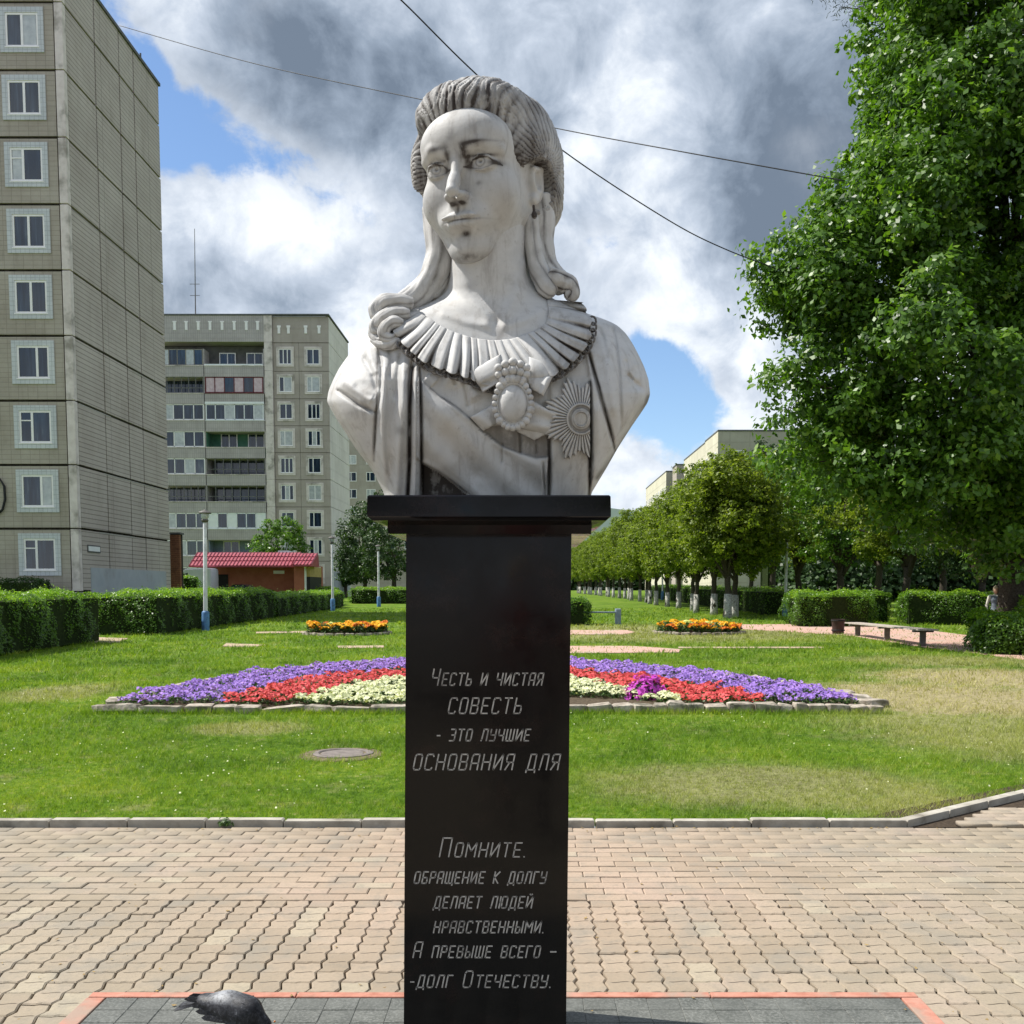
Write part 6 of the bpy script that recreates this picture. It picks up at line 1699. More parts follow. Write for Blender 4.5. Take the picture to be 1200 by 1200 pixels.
# ---- kiosk with the red sheet roof
def kiosk():
    K = 70.0; zg = float(gz(K)); X = lambda p, y=660, d=K: A(p, y, d)[0]; Zf = lambda y, d=K: A(300, y, d)[2]
    xl, xm, xr = X(250), X(349), X(361)
    t = thing('kiosk', 'low brick-red kiosk with a corrugated crimson roof behind the left hedge', 'kiosk', (X(300), K, zg))
    m_ = MB(); m_.box(xl + .3, xm - 1.1, K + .6, K + 6, zg, Zf(663)); m_.box(xl - 1.6, xl + .3, K + 2.5, K + 6, zg, Zf(664)); 
    m_.obj('wall', M['kiosk'], t)
    m_ = MB(); m_.box(xm - 1.1, xm, K + .55, K + .75, zg, Zf(663)); m_.box(X(345), xm, K - .05, K + .55, zg, Zf(663)); m_.obj('recess_wall', M['kiosk'], t)
    m_ = MB(); m_.box(xm, xr, K - 1.2, K + 5, zg, Zf(662)); m_.obj('porch_wall', M['kiosk'], t)
    m_ = MB(); m_.box(xr, xr + .06, K - 1.2, K + 4, zg, Zf(663)); m_.obj('corner_trim', M['white_metal'], t)
    m_ = MB(); m_.box(xr + .06, X(366), K - .8, K + 3, zg, Zf(676)); m_.obj('end_wall', M['black'], t)
    m_ = MB(); m_.box(xr + .06, X(366), K - .8, K + 3, Zf(676) + .002, Zf(664)); m_.obj('yellow_board', noisy('yellow_board', (.36, .27, .09), (.45, .35, .14), 3), t)
    m_ = MB(); m_.box(X(252), X(264), K + .52, K + .598, zg, Zf(673)); m_.obj('dark_opening', M['black'], t)  # black panel painted as the unlit opening in the wall
    p0, p1 = X(318, 670), X(331, 670); m_ = MB(); m_.box(p0, p1, K + .54, K + .60, Zf(672.3), Zf(668.5)); sg = m_.obj('sign', M['white_metal'], t)
    # roof: sloping sheet with ribs (each rib a part)
    def roof(xa, xb, y0, y1, z0, z1, ribs, side=False):
        m_ = MB(); m_.add([(xa, y0, z0), (xb, y0, z0), (xb, y1, z1), (xa, y1, z1), (xa, y0, z0 - .12), (xb, y0, z0 - .12), (xb, y1 + .3, z0 - .12), (xa, y1 + .3, z0 - .12)],
                          [(0, 1, 2, 3), (4, 5, 1, 0), (5, 6, 2, 1), (7, 4, 0, 3), (6, 7, 3, 2), (5, 4, 7, 6)])
        r_ = m_.obj('roof', M['kroof'], t); n = int((xb - xa) / .24); 
        rb = bpy.data.meshes.new('rib'); sl = (z1 - z0); m2 = MB(); m2.add([(-.06, 0, 0), (.06, 0, 0), (0, -.02, .07), (-.06, y1 - y0, sl), (.06, y1 - y0, sl), (0, y1 - y0 - .02, sl + .07)], [(0, 1, 2), (3, 5, 4), (0, 2, 5, 3), (2, 1, 4, 5), (1, 0, 3, 4)]); me = m2.mesh('rib')
        for i in range(n + 1):
            o = link('rib', me, M['kroof'], r_); o.location = Vector((xa + .06 + (xb - xa - .12) * i / n, y0, z0)) - origin(r_)
        for s_ in (0.33, .66):
            m3 = MB(); m3.box(xa, xb, y0 + (y1 - y0) * s_ - .03, y0 + (y1 - y0) * s_ + .03, z0 + sl * s_, z0 + sl * s_ + .05); m3.obj('lap', M['kroof'], r_)
        return r_
    roof(X(226), X(350), K - .9, K + .9, Zf(662.5, K - .9), Zf(647.5, K + .9), 0)
    roof(X(350), X(372), K - 1.9, K + .3, Zf(661.5, K - 1.9), Zf(648.5, K + .3), 0)
    m_ = MB(); m_.box(X(226), X(350), K + .9, K + 6, Zf(648, K + 1) - .1, Zf(648, K + 1)); m_.obj('flat_roof', M['roof_edge'], t)
    m_ = MB(); m_.box(X(321), X(333), K + 1.2, K + 2.2, Zf(648, K + 1) + .002, Zf(645, K + 1)); m_.obj('vent_box', M['white_metal'], t)
    return t
kiosk()
# ---- brick pillar beside block A
PYb = 59.5
p0, p1 = A(199, 640, PYb), A(210.5, 640, PYb)
t = thing('brick_pillar', 'square reddish brick pillar behind the corner of the grey block', 'pillar', ((p0[0] + p1[0]) / 2, PYb, float(gz(PYb))))
zt_ = A(200, 626, PYb)[2]; zc_ = float(gz(PYb)); row = 0
pw = p1[0] - p0[0]
m_ = MB(); m_.box(p0[0] + .02, p1[0] - .02, PYb + .02, PYb + .6, zc_, zt_); m_.obj('core', M['joint'], t)
while zc_ < zt_ - .06:
    xs_ = np.linspace(p0[0], p1[0], 3 if row % 2 else 4) if row % 2 else [p0[0], p0[0] + pw * .25, p0[0] + pw * .75, p1[0]]
    for a, b in zip(xs_[:-1], xs_[1:]):
        m_ = MB(); m_.box(a + .008, b - .008, PYb, PYb + .25, zc_ + .006, zc_ + .10); m_.obj('brick', M['brickred'], t)
    zc_ += .108; row += 1
m_ = MB(); m_.box(p0[0] - .06, p1[0] + .06, PYb - .06, PYb + .66, zt_, zt_ + .1); m_.obj('capstone', M['roof_edge'], t)

# ---- overhead cables
def cable(pts, label, r=.012):
    p = np.array([A(*q) for q in pts]); m = 60
    t_ = np.linspace(0, len(pts) - 1, m); P_ = []
    # smooth curve through the points
    for v in t_:
        i = min(int(v), len(pts) - 2); f = v - i; p0, p1, p2, p3 = p[max(i - 1, 0)], p[i], p[i + 1], p[min(i + 2, len(pts) - 1)]
        P_.append(.5 * ((2 * p1) + (-p0 + p2) * f + (2 * p0 - 5 * p1 + 4 * p2 - p3) * f * f + (-p0 + 3 * p1 - 3 * p2 + p3) * f ** 3))
    m_ = MB(); m_.tube(P_, r, 5); c = P_[m // 2]; return m_.top('overhead_cable', M['wire'], tuple(c), smooth=True, label=label, cat='cable')
cable([(140, 30, 47), (300, 75, 42), (500, 118, 36), (655, 151, 31), (800, 178, 27), (990, 212, 24.5)], 'dark overhead cable passing behind the forehead, from the grey block to the tree', .015)
cable([(400, -62, 17), (470, 0, 18), (555, 84, 19), (655, 173, 21), (780, 256, 23), (850, 292, 24), (930, 322, 25)], 'dark overhead cable slanting steeply down behind the head to the big tree', .013)
# ------------------------------------------------------------------ trees, hedges, bushes
def crown_leaves(blobs, nclump, per, csize, lsize, seed, shell=.55, asp=.62, up=.35, flat=.8, jit=.55, drop=0, boughs=0, bsize=1.0):
    """leaf clumps spread through the outer volume of some ellipsoids (centre, radii)"""
    rg = np.random.default_rng(seed); vol = np.array([np.prod(b[1]) ** .67 for b in blobs]); which = rg.choice(len(blobs), nclump, p=vol / vol.sum())
    d = rg.normal(0, 1, (nclump, 3)); d /= np.linalg.norm(d, axis=1)[:, None]
    C0 = np.array([blobs[w][0] for w in which]); R0 = np.array([blobs[w][1] for w in which])
    rr = shell + (1 - shell) * rg.uniform(0, 1, nclump) ** .6; rr *= 1 + .10 * rg.normal(0, 1, nclump)
    C_ = C0 + d * R0 * rr[:, None]
    # drop clumps lying deep inside another blob
    keep = np.ones(nclump, bool)
    for c, r in blobs: keep &= (((C_ - np.array(c)) / np.array(r)) ** 2).sum(1) > .28
    C_, d = C_[keep], d[keep]
    if boughs:
        # gather the clumps round bough ends, leaving dark gaps between them
        bi = rg.choice(len(C_), boughs, replace=False); BC = C_[bi]; w = rg.integers(0, boughs, nclump); e0 = rg.normal(0, 1, (nclump, 3)); e0 /= np.linalg.norm(e0, axis=1)[:, None]
        bs = bsize * rg.uniform(.6, 1.35, boughs); rr = rg.uniform(0, 1, nclump) ** .45
        e0[:, 2] = e0[:, 2] + .12
        C_ = BC[w] + e0 * (bs[w] * rr)[:, None] * np.array([1, 1, .95]) - np.c_[np.zeros(nclump), np.zeros(nclump), .25 * (rr * bs[w]) ** 2]; d = e0 * .6 + d[bi][w] * .5
        kk = rg.random(len(C_)) < .96; C_, d = C_[kk], d[kk]
    n = len(C_)
    cs = csize * rg.uniform(.55, 1.3, n)
    e = rg.normal(0, 1, (n, per, 3)); e /= np.linalg.norm(e, axis=2)[..., None]
    e[..., 2] = e[..., 2] * .8 + .1
    L = C_[:, None] + e * (cs[:, None] * rg.uniform(.35, 1.05, (n, per)))[..., None] * np.array([1, 1, flat])
    Nn = (.55 * e + .45 * d[:, None]).reshape(-1, 3)
    ct = np.repeat(rg.normal(0, .16, n), per)
    v, f, t = leaf_quads(L.reshape(-1, 3), Nn, lsize, asp, up, jit, rg, drop)
    return v, f, np.clip(t + np.repeat(ct, 4), 0, 1), C_
def limb_mesh(base, tips, r0, z_fork, seed, lean=(0, 0), n=8, sub=10):
    rg = random.Random(seed); m_ = MB(); base = Vector(base); top_ = base + Vector((lean[0], lean[1], z_fork))
    k = 8; trunk = [base + (top_ - base) * (i / k) + Vector((rg.gauss(0, r0 * .12), rg.gauss(0, r0 * .12), 0)) * (i > 0) for i in range(k + 1)]
    m_.tube(trunk, [r0 * (1.35 if i == 0 else 1.08 if i == 1 else 1 - .25 * i / k) for i in range(k + 1)], n)
    for tp in tips:
        tp = Vector(tp); d = tp - top_; mid = top_ + d * .45 + Vector((0, 0, d.length * .12)); st = trunk[-1 - rg.randint(0, 2)]
        m_.tube([st, st + (mid - st) * .5 + Vector((rg.gauss(0, .1), rg.gauss(0, .1), .05)), mid, mid + (tp - mid) * .55 + Vector((rg.gauss(0, .15), rg.gauss(0, .15), 0)), tp], [r0 * .5, r0 * .36, r0 * .24, r0 * .13, r0 * .04], 6)
    return m_
def make_tree(name, label, loc, blobs, nclump, per, csize, lsize, leaf, seed, r0=.2, fork=2.5, group=None, cat='tree', ntips=8, whitewash=0, shell=.55, lean=(0, 0), drop=0, jit=.55, flat=.8, label_trunk=None, up=.35, boughs=0, bsize=1.0):
    t = thing(name, label, cat, loc, group=group)
    v, f, tt, C_ = crown_leaves(blobs, nclump, per, csize, lsize, seed, shell, drop=drop, jit=jit, flat=flat, up=up, boughs=boughs, bsize=bsize)
    link('crown', npmesh('crown', v, f, attrs={'tint': tt}), M[leaf], t, kind='stuff')
    rg = random.Random(seed); idx = rg.sample(range(len(C_)), min(ntips, len(C_)))
    m_ = limb_mesh((0, 0, -.15), [C_[i] for i in idx], r0, fork, seed, lean); link('trunk', m_.mesh('trunk', smooth=True), M['bark'], t)
    if whitewash:
        m_ = MB(); m_.tube([(0, 0, -.1), (0, 0, .25), (lean[0] * whitewash / fork, lean[1] * whitewash / fork, whitewash)], [r0 * 1.40, r0 * 1.13, r0 * 1.045], 12); link('whitewash_band', m_.mesh('whitewash_band', smooth=True), M['whitewash'], t)
    return t

# the big broad-leaved tree on the right
TB = A(1187, 690, 27.5); bx_, by_ = TB[0], 27.5; zb_ = float(gz(by_))
def rel(px_, py_, Y): X, Y_, z = A(px_, py_, Y); return (X - bx_, Y_ - by_, z - zb_)
big = make_tree('broadleaf_tree', 'very large dark green broadleaf tree filling the right edge of the photo', (bx_, by_, zb_),
    [(rel(1025, 330, 26), (2.2, 2.6, 1.9)), (rel(995, 430, 26), (1.6, 2.2, 1.6)), (rel(955, 305, 25.5), (.85, 1.3, .7)), (rel(972, 350, 26), (1.25, 1.8, 1.1)), (rel(972, 500, 25.5), (1.1, 1.8, 1.0)), (rel(955, 450, 25.5), (.95, 1.5, 1.2)), (rel(953, 400, 25.5), (.8, 1.5, 1.0)), (rel(1040, 440, 25), (1.7, 2.0, 1.6)),
     (rel(1105, 130, 26.5), (1.75, 2.6, 2.2)), (rel(1082, 30, 27), (1.15, 2.4, 2.0)), (rel(1115, -60, 27), (1.6, 2.4, 2.4)), (rel(1078, 230, 26), (1.75, 2.6, 2.0)), (rel(1150, 60, 26), (2.6, 3.2, 3.0)),
     (rel(1140, 250, 25), (2.8, 3.0, 2.8)), (rel(1120, 420, 24.5), (3.0, 2.8, 2.4)), (rel(1060, 520, 25), (1.9, 2.2, 1.4)), (rel(1150, 560, 24.5), (2.6, 2.4, 1.5)), (rel(1260, 330, 27), (3.6, 3.6, 4.2)), (rel(1240, 60, 27), (3.4, 3.6, 3.6)),
     (rel(1250, 560, 26), (2.9, 3.2, 2.0)), (rel(1330, 420, 28), (3.2, 3.6, 3.8)), (rel(1150, -140, 27.5), (2.8, 3, 2.8)), (rel(1110, 590, 25.5), (1.6, 1.9, .9))],
    8800, 32, .44, .165, 'leaf_oak', 41, r0=.42, fork=3.6, ntips=60, shell=.42, drop=.6, jit=.45, boughs=430, bsize=.92)

# avenue of clipped young trees with whitewashed trunks
protos = []
for k in range(3):
    rg = random.Random(90 + k)
    H = 8.0 + k * .25
    bl = [((0, 0, H * .60), (2.1, 2.1, H * .32)), ((rg.uniform(-.5, .5), rg.uniform(-.5, .5), H * .80), (1.5, 1.5, H * .20)), ((rg.uniform(-.9, .9), -.4, H * .47), (1.9, 1.9, H * .16)), ((.9, .5, H * .62), (1.7, 1.7, H * .22)), ((-.9, .2, H * .66), (1.6, 1.7, H * .22))]
    protos.append((bl, 60 + k))
ptree = []
for k, (bl, sd) in enumerate(protos):
    t = make_tree('avenue_tree', 'x', (0, 0, 0), bl, 1200, 24, .31, .150, 'leaf_lime', sd, r0=.155, fork=2.6, ntips=14, whitewash=1.15, shell=.45, drop=.4, boughs=130, bsize=.66)
    ptree.append(t)
AV = []
Y = 46.0; i = 0
rgv = random.Random(4)
while Y < 190:
    AV.append((9.15 + rgv.uniform(-.3, .3), Y)); Y += 4.3 + rgv.uniform(-.5, .8) + (Y > 100) * 2
AV.insert(1, (9.55, 47.2))
ords = ['first', 'second', 'third', 'fourth', 'fifth', 'sixth', 'seventh', 'eighth', 'ninth', 'tenth']
for i, (x, y) in enumerate(AV):
    k = i % 3
    t = ptree[k] if i < 3 else copy_tree(ptree[k])
    t.location = (x, y, float(gz(y))); s_ = rgv.uniform(.84, .93) * (1 + .0018 * max(y - 90, 0)) * (1.13 if y < 50 else 1); t.scale = (s_, s_, s_ * (.89 if y < 50 else .95 if y < 75 else 1)); t.rotation_euler = (0, 0, rgv.uniform(0, 6.28))
    t['group'] = 'avenue trees with whitewashed trunks'
    if i == 0: t['label'] = 'nearest tree of the whitewashed avenue, its dark rounded crown foremost'
    elif i == 1: t['label'] = 'tree with leaning whitewashed trunk right beside the foremost avenue tree'
    elif i < 10: t['label'] = '%s tree of the whitewashed avenue, counted from the camera' % ords[i]
    else: t['label'] = 'avenue tree number %s from the camera, small in the far row' % ['eleven','twelve','thirteen','fourteen','fifteen','sixteen','seventeen','eighteen','nineteen','twenty','twenty-one','twenty-two','twenty-three','twenty-four','twenty-five','twenty-six','twenty-seven','twenty-eight','twenty-nine','thirty','thirty-one','thirty-two','thirty-three','thirty-four'][i - 10]
# darker trees behind and to the right of the avenue
dk = []
for k in range(3):
    rg = random.Random(190 + k)
    bl = [((0, 0, 5.6), (2.9, 2.9, 2.6)), ((rg.uniform(-1, 1), rg.uniform(-1, 1), 7.6), (2.1, 2.1, 2.0)), ((-1.5, -.6, 4.6), (2.0, 2.0, 1.6)), ((1.6, .3, 4.9), (2.2, 2.2, 1.8)), ((.2, -1.4, 3.9), (2.0, 1.8, 1.3))]
    dk.append(make_tree('park_tree', 'x', (0, 0, 0), bl, 900, 26, .38, .16, ('leaf_oak', 'leaf_lime', 'leaf_dark')[k], 70 + k, r0=.20, fork=2.6, ntips=14, shell=.45, drop=.5, boughs=90, bsize=.8))
spots = [ # (px of trunk, Y, scale, proto, label)
    (935, 56, 1.0, 1, 'yellow-green park tree just right of the right-hand lamp post'), (985, 50, .98, 0, 'green park tree standing behind the clipped hedge block'), (1062, 44, .92, 1, 'light green park tree with a pale slim trunk behind the bench'),
    (905, 74, 1.25, 2, 'dark tree behind the avenue, near the lamp post at right'), (1030, 66, 1.2, 2, 'dark shady tree far behind the bench'), (1105, 52, 1.05, 2, 'dark tree in deep shade right of the bench'), (1180, 60, 1.3, 2, 'dark tree in deep shade behind the walking person'),
    (1150, 40, .8, 2, 'low dark tree overhanging the hedge behind the person'), (960, 92, 1.3, 0, 'tall green tree in the background between lamp post and bench'), (1120, 90, 1.5, 0, 'tall background tree hidden mostly by the big tree'), (880, 100, 1.2, 1, 'yellow-green background tree behind the foremost avenue crowns')]
for i, (px_, y, s_, k, lab) in enumerate(spots):
    used_ = any(spots[j][3] == k for j in range(i))
    t = copy_tree(dk[k]) if used_ else dk[k]
    t.location = (A(px_, 700, y)[0], y, float(gz(y))); t.scale = (s_, s_, s_); t.rotation_euler = (0, 0, i * 1.3); t['label'] = lab
# left background trees
make_tree('maple_tree', 'small round bright green tree standing behind the red-roofed kiosk', (A(329, 690, 84)[0], 84, float(gz(84))),
          [((0, 0, 4.4), (2.3, 2.3, 2.3)), ((.6, 0, 5.8), (1.4, 1.4, 1.2)), ((-1, -.4, 3.7), (1.5, 1.5, 1.4)), ((1.1, -.3, 3.9), (1.5, 1.5, 1.5))], 420, 26, .36, .20, 'leaf_oak', 77, r0=.16, fork=2.0, drop=.4)
for px_, y, s_, lab, sd in ((428, 92, 1.0, 'dark tree left of the pedestal behind the third lamp post', 81), (462, 84, 1.12, 'dark bushy tree right beside the pedestal cap on the left', 82), (405, 112, .72, 'low dark tree beyond the end wall of the balconied block', 83)):
    t = make_tree('background_tree', lab, (A(px_, 690, y)[0], y, float(gz(y))), [((0, 0, 4.6 * s_), (2.7 * s_, 2.5 * s_, 3.0 * s_)), ((.5, 0, 7.0 * s_), (1.9 * s_, 1.8 * s_, 1.9 * s_)), ((-.9, -.3, 3.0 * s_), (1.8 * s_, 1.8 * s_, 1.6 * s_))], 420, 28, .46, .22, 'leaf_dark', sd, r0=.22, fork=2.4)
    t['label'] = lab
# a pine bough coming in at the top
pp_ = A(1195, -30, 33)
pz_ = float(gz(33)); pine = thing('pine_tree', 'dark pine whose needled bough pokes out at the top beside the big tree', 'tree', (pp_[0] + 2.2, 33, pz_))
m_ = MB(); tx = pp_[0] + 2.2; m_.tube([(tx, 33, pz_ - .2), (tx + .1, 33, 10), (tx, 33, 21), (tx, 33, 26)], [.32, .26, .16, .05], 8)
rgp = np.random.default_rng(3); NV = []; NT_ = []
twigs = []
for (px0, py0) in ((985, 8), (1000, 18), (970, -4), (1012, 0), (1005, -25), (962, -22), (1030, 12), (1040, -20), (990, -40), (1050, -70), (1090, -60), (1120, -110), (1040, -110), (1160, -90)):
    e = Vector(A(px0, py0, 32.6 + random.uniform(-.8, .6))); s_ = Vector((tx, 33, e.z - .7)); m_.tube([s_, (s_ + e) / 2 + Vector((0, 0, .1)), e], [.07, .045, .012], 5); twigs.append((s_, e))
m_.obj('trunk', M['bark'], pine, smooth=True)
for s_, e in twigs:
    n = 420; t_ = rgp.uniform(.55, 1.03, n); c = np.array(s_)[None] + (np.array(e) - np.array(s_))[None] * t_[:, None] + rgp.normal(0, .16, (n, 3))
    d = rgp.normal(0, 1, (n, 3)); d /= np.linalg.norm(d, axis=1)[:, None]; p = rgp.normal(0, 1, (n, 3)); p -= (p * d).sum(1)[:, None] * d; p /= np.linalg.norm(p, axis=1)[:, None]
    NV.append(np.stack([c, c + d * .17 + p * .012, c + d * .17 - p * .012], 1).reshape(-1, 3)); NT_.append(np.repeat(rgp.uniform(0, 1, n), 3))
v = np.concatenate(NV); link('needles', npmesh('needles', v, np.arange(len(v)).reshape(-1, 3), attrs={'tint': np.concatenate(NT_)}), M['needle'], pine, kind='stuff').location = -origin(pine)

# ---- clipped hedges
def hedge(label, poly, h, n_leaf, seed, size=.055, name='hedge', wob=.14, cat='hedge', rnd=.25, group=None, leaf='leaf_hedge'):
    """poly counter-clockwise footprint; leaves crowd the outer skin of a dark core"""
    rg = np.random.default_rng(seed); P_ = [Vector(p) for p in poly]; c = sum(P_, Vector((0, 0))) / len(P_); zc = float(gz(c.y))
    t = thing(name, label, cat, (c.x, c.y, zc), group=group); n = len(P_)
    area = 0
    for i in range(n): area += P_[i].x * P_[(i + 1) % n].y - P_[(i + 1) % n].x * P_[i].y
    if area < 0: P_ = P_[::-1]
    # core
    m_ = MB(); ins = [(p + (c - p).normalized() * .20) for p in P_]
    m_.prism([(p.x, p.y) for p in ins], lambda p: float(gz(p[1])) + .02, lambda p: float(gz(p[1])) + h - .16); m_.obj('twigs', M['hedge_core'], t)
    segs = [(P_[i], P_[(i + 1) % n]) for i in range(n)]; Ls = np.array([(b - a).length for a, b in segs]); per = Ls.sum()
    at_ = abs(area) / 2; side_a = per * h; nt_ = int(n_leaf * at_ / (at_ + side_a)); ns = n_leaf - nt_
    # sides
    si = rg.choice(n, ns, p=Ls / per); u = rg.uniform(0, 1, ns); a_ = np.array([tuple(segs[i][0]) for i in si]); b_ = np.array([tuple(segs[i][1]) for i in si])
    XY = a_ + (b_ - a_) * u[:, None]; dd = (b_ - a_) / Ls[si][:, None]; out = np.stack([dd[:, 1], -dd[:, 0]], 1); zz_ = rg.uniform(.02, 1, ns) ** .9 * h
    s_along = XY @ np.array([.9, 1.1]); bump = wob * (np.sin(s_along * 2.3 + zz_ * 1.7 + seed) + .6 * np.sin(s_along * 5.7 - zz_ * 3.1) + .5 * np.sin(zz_ * 6 + s_along * 9))
    tuck = -rnd * np.clip((zz_ - h + .3) / .3, 0, 1) ** 2 - .10 * np.clip(1 - zz_ / .3, 0, 1)
    off = bump + tuck - abs(rg.normal(0, .07, ns)); XY = XY + out * off[:, None]
    C1 = np.c_[XY, gz(XY[:, 1]) + zz_]; N1 = np.c_[out, np.full(ns, .45)]
    # top
    lo = np.array([min(p.x for p in P_), min(p.y for p in P_)]); hi = np.array([max(p.x for p in P_), max(p.y for p in P_)]); pts = np.zeros((0, 2))
    while len(pts) < nt_:
        q = rg.uniform(lo, hi, (nt_ * 2, 2)); pts = np.concatenate([pts, q[inpoly(q, [tuple(p) for p in P_])]])
    pts = pts[:nt_]; edge = np.full(nt_, 9.0)
    for a, b in segs:
        d, _, _ = pdist(pts[:, 0], pts[:, 1], [tuple(a), tuple(b)]); edge = np.minimum(edge, d)
    zt = h + wob * .8 * (np.sin(pts[:, 0] * 2.9 + seed) * np.sin(pts[:, 1] * 1.9) + .5 * np.sin(pts[:, 0] * 7) * np.sin(pts[:, 1] * 6)) - .14 * np.clip(1 - edge / .25, 0, 1) ** 2 - abs(rg.normal(0, .05, nt_)) + (rg.random(nt_) < .04) * rg.uniform(0, .16, nt_)
    C2 = np.c_[pts, gz(pts[:, 1]) + zt]; N2 = np.tile([0, 0, 1.], (nt_, 1))
    v1, f1, t1 = leaf_quads(C1, N1, size, .6, .35, .6, rg); v2, f2, t2 = leaf_quads(C2, N2, size, .6, .3, .55, rg)
    t1 = t1 * .75 * (0.6 + .4 * np.repeat(zz_ / h, 4)); t2 = np.clip(t2 * .8 + .42, 0, 1)          # fresh shoots plus painted sunlight on top, sides painted shadier downwards
    v = np.concatenate([v1, v2]); f = np.concatenate([f1, f2 + len(v1)])
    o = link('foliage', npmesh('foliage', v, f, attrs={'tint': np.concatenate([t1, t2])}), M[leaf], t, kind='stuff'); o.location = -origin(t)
    return t
def hx(px_, y): return A(px_, 700, y)[0]
H1 = [(-11.2, 15.0), (-11.35, 21.5), (-11.7, 28.2), (-13.6, 28.4), (-13.8, 15)]
hedge('long clipped hedge at the left edge nearest the camera, its sunlit top pale green', H1, 1.33, 46000, 1, .06)
H2 = [(-11.35, 31.3), (-11.3, 40), (-11.3, 46), (-13.2, 46), (-13.6, 31.3)]
hedge('clipped hedge behind the nearest lamp post, left of the red-roofed kiosk', H2, 1.28, 32000, 2, .07)
H3 = [(-11.3, 46.4), (-11.4, 55), (-11.8, 66), (-13.6, 66), (-13.4, 46.4)]
hedge('darker far stretch of clipped hedge ending by the second lamp post', H3, 1.02, 20000, 3, .085)
hedge('light green hedge stub beyond the third lamp post left of the pedestal', [(-13.2, 76), (-8.6, 76), (-8.6, 79), (-13.2, 79)], 1.15, 7000, 4, .10)
hedge('small pale bush at the end of the far left hedge', [(-15.2, 71), (-13.3, 71), (-13.3, 72.6), (-15.2, 72.6)], 1.2, 3500, 14, .10, 'bush', cat='bush')
hedge('low clipped hedge running behind the whitewashed avenue', [(11.6, 50), (13.1, 50), (14.6, 110), (13.1, 110)], 1.25, 22000, 5, .10)
hedge('square clipped hedge block between lamp post and waste bin', [(9.75, 37), (12.5, 37), (12.6, 39.6), (9.9, 39.6)], 1.22, 14000, 6, .07)
hedge('long hedge in half shade behind the bench on the right', [(14.4, 39.2), (19.5, 37.6), (20, 39.4), (14.8, 41)], 1.22, 14000, 7, .075)
hedge('rounded dark hedge in shade between the block and the long hedge', [(12.9, 41), (14.6, 41), (14.6, 42.5), (12.9, 42.5)], 1.2, 5000, 8, .075, leaf='leaf_oak')
hedge('loose bright bush at the right edge hiding the legs of the walking person', [(10.25, 22.9), (11.3, 22.3), (12.6, 22.4), (12.6, 24.6), (11.0, 24.8), (10.3, 24.2)], .90, 17000, 9, .075, 'bush', wob=.12, cat='bush', rnd=.4)
hedge('taller leafy bush at the right picture edge beside the walking person', [(12.0, 24.9), (14.6, 24.2), (14.9, 27), (13.0, 27)], 1.28, 11000, 15, .075, 'bush', wob=.14, cat='bush', rnd=.5)
bk = G(672, 733); hedge('small dark round bush by the far bench, half behind the pedestal', [(bk.x - .9, 38.4), (bk.x + .55, 38.4), (bk.x + .6, 40.0), (bk.x - .9, 40)], 1.0, 5000, 10, .08, 'bush', cat='bush', rnd=.5, leaf='leaf_oak')
b2 = A(18, 690, 44); hedge('low dark bush against the foot of the grey block', [(b2[0] - 1.1, 44), (b2[0] + 1.0, 44), (b2[0] + 1.0, 45.4), (b2[0] - 1.1, 45.4)], 1.75, 4000, 12, .09, 'bush', cat='bush', rnd=.5, leaf='leaf_dark')
b3 = A(238, 690, 63); hedge('bright yellow-green bush beside the brick pillar', [(b3[0] - 1.9, 62), (b3[0] - .35, 62), (b3[0] - .35, 63.6), (b3[0] - 1.9, 63.6)], 1.95, 4000, 13, .10, 'bush', cat='bush', rnd=.6)
# a weed rooted in the kerb joint
w0 = G(268, 966, 0); fp = flower_plant('weed', (w0.x, KY - .01, .01), .055, .04, .045, 'leaf_flower', 60, .022, 'small weed rooted in the kerb joint left of the pedestal', 'weed', 5, 90)
# distant wood closing the view
rgw = np.random.default_rng(8)
def wood(name, x0, x1, y, h, n, label, seed, leaf, lsz=1.1):
    rg = np.random.default_rng(seed); X = rg.uniform(x0, x1, n); prof = h * (.72 + .28 * (np.sin(X * .09 + seed) * .5 + .5 * np.sin(X * .23)) ** 2)
    Z = rg.uniform(0, 1, n) ** .6 * prof; Yv = y + rg.uniform(-5, 5, n) + 2.5 * np.sin(X * .4)
    C_ = np.c_[X, Yv, float(gz(y)) + Z]; v, f, t = leaf_quads(C_, np.tile([-.3, -.7, .5], (n, 1)), lsz, .8, .3, .6, rg)
    o = link(name, npmesh(name, v, f, attrs={'tint': t}), M[leaf], None, kind='stuff', label=label)
    m_ = MB(); m_.box(x0, x1, y + 6, y + 9, 0, h * .72 + float(gz(y))); m_.obj('wood_depth', M['hedge_core'], o, kind='stuff')
wood('distant_wood', -140, 160, 330, 15, 24000, 'distant line of trees closing the park', 5, 'leaf_dark')
wood('right_wood', 22, 75, 88, 9, 32000, 'shaded mass of trees behind the right-hand park trees', 6, 'leaf_dark', .44)
# far rounded hill
m_ = MB(); n = 40; vs = [] 
for i in range(n + 1):
    x = -300 + 900 * i / n; hh = 14 + 34 * math.exp(-((x - 45) / 110) ** 2) + 3 * math.sin(x * .05); vs += [(x, 560, 0), (x, 600, hh), (x, 760, hh * 1.05)]
m_.add(vs, [[i * 3 + j, (i + 1) * 3 + j, (i + 1) * 3 + j + 1, i * 3 + j + 1] for i in range(n) for j in range(2)]); m_.obj('far_hill', M['hill'], kind='structure', smooth=True)
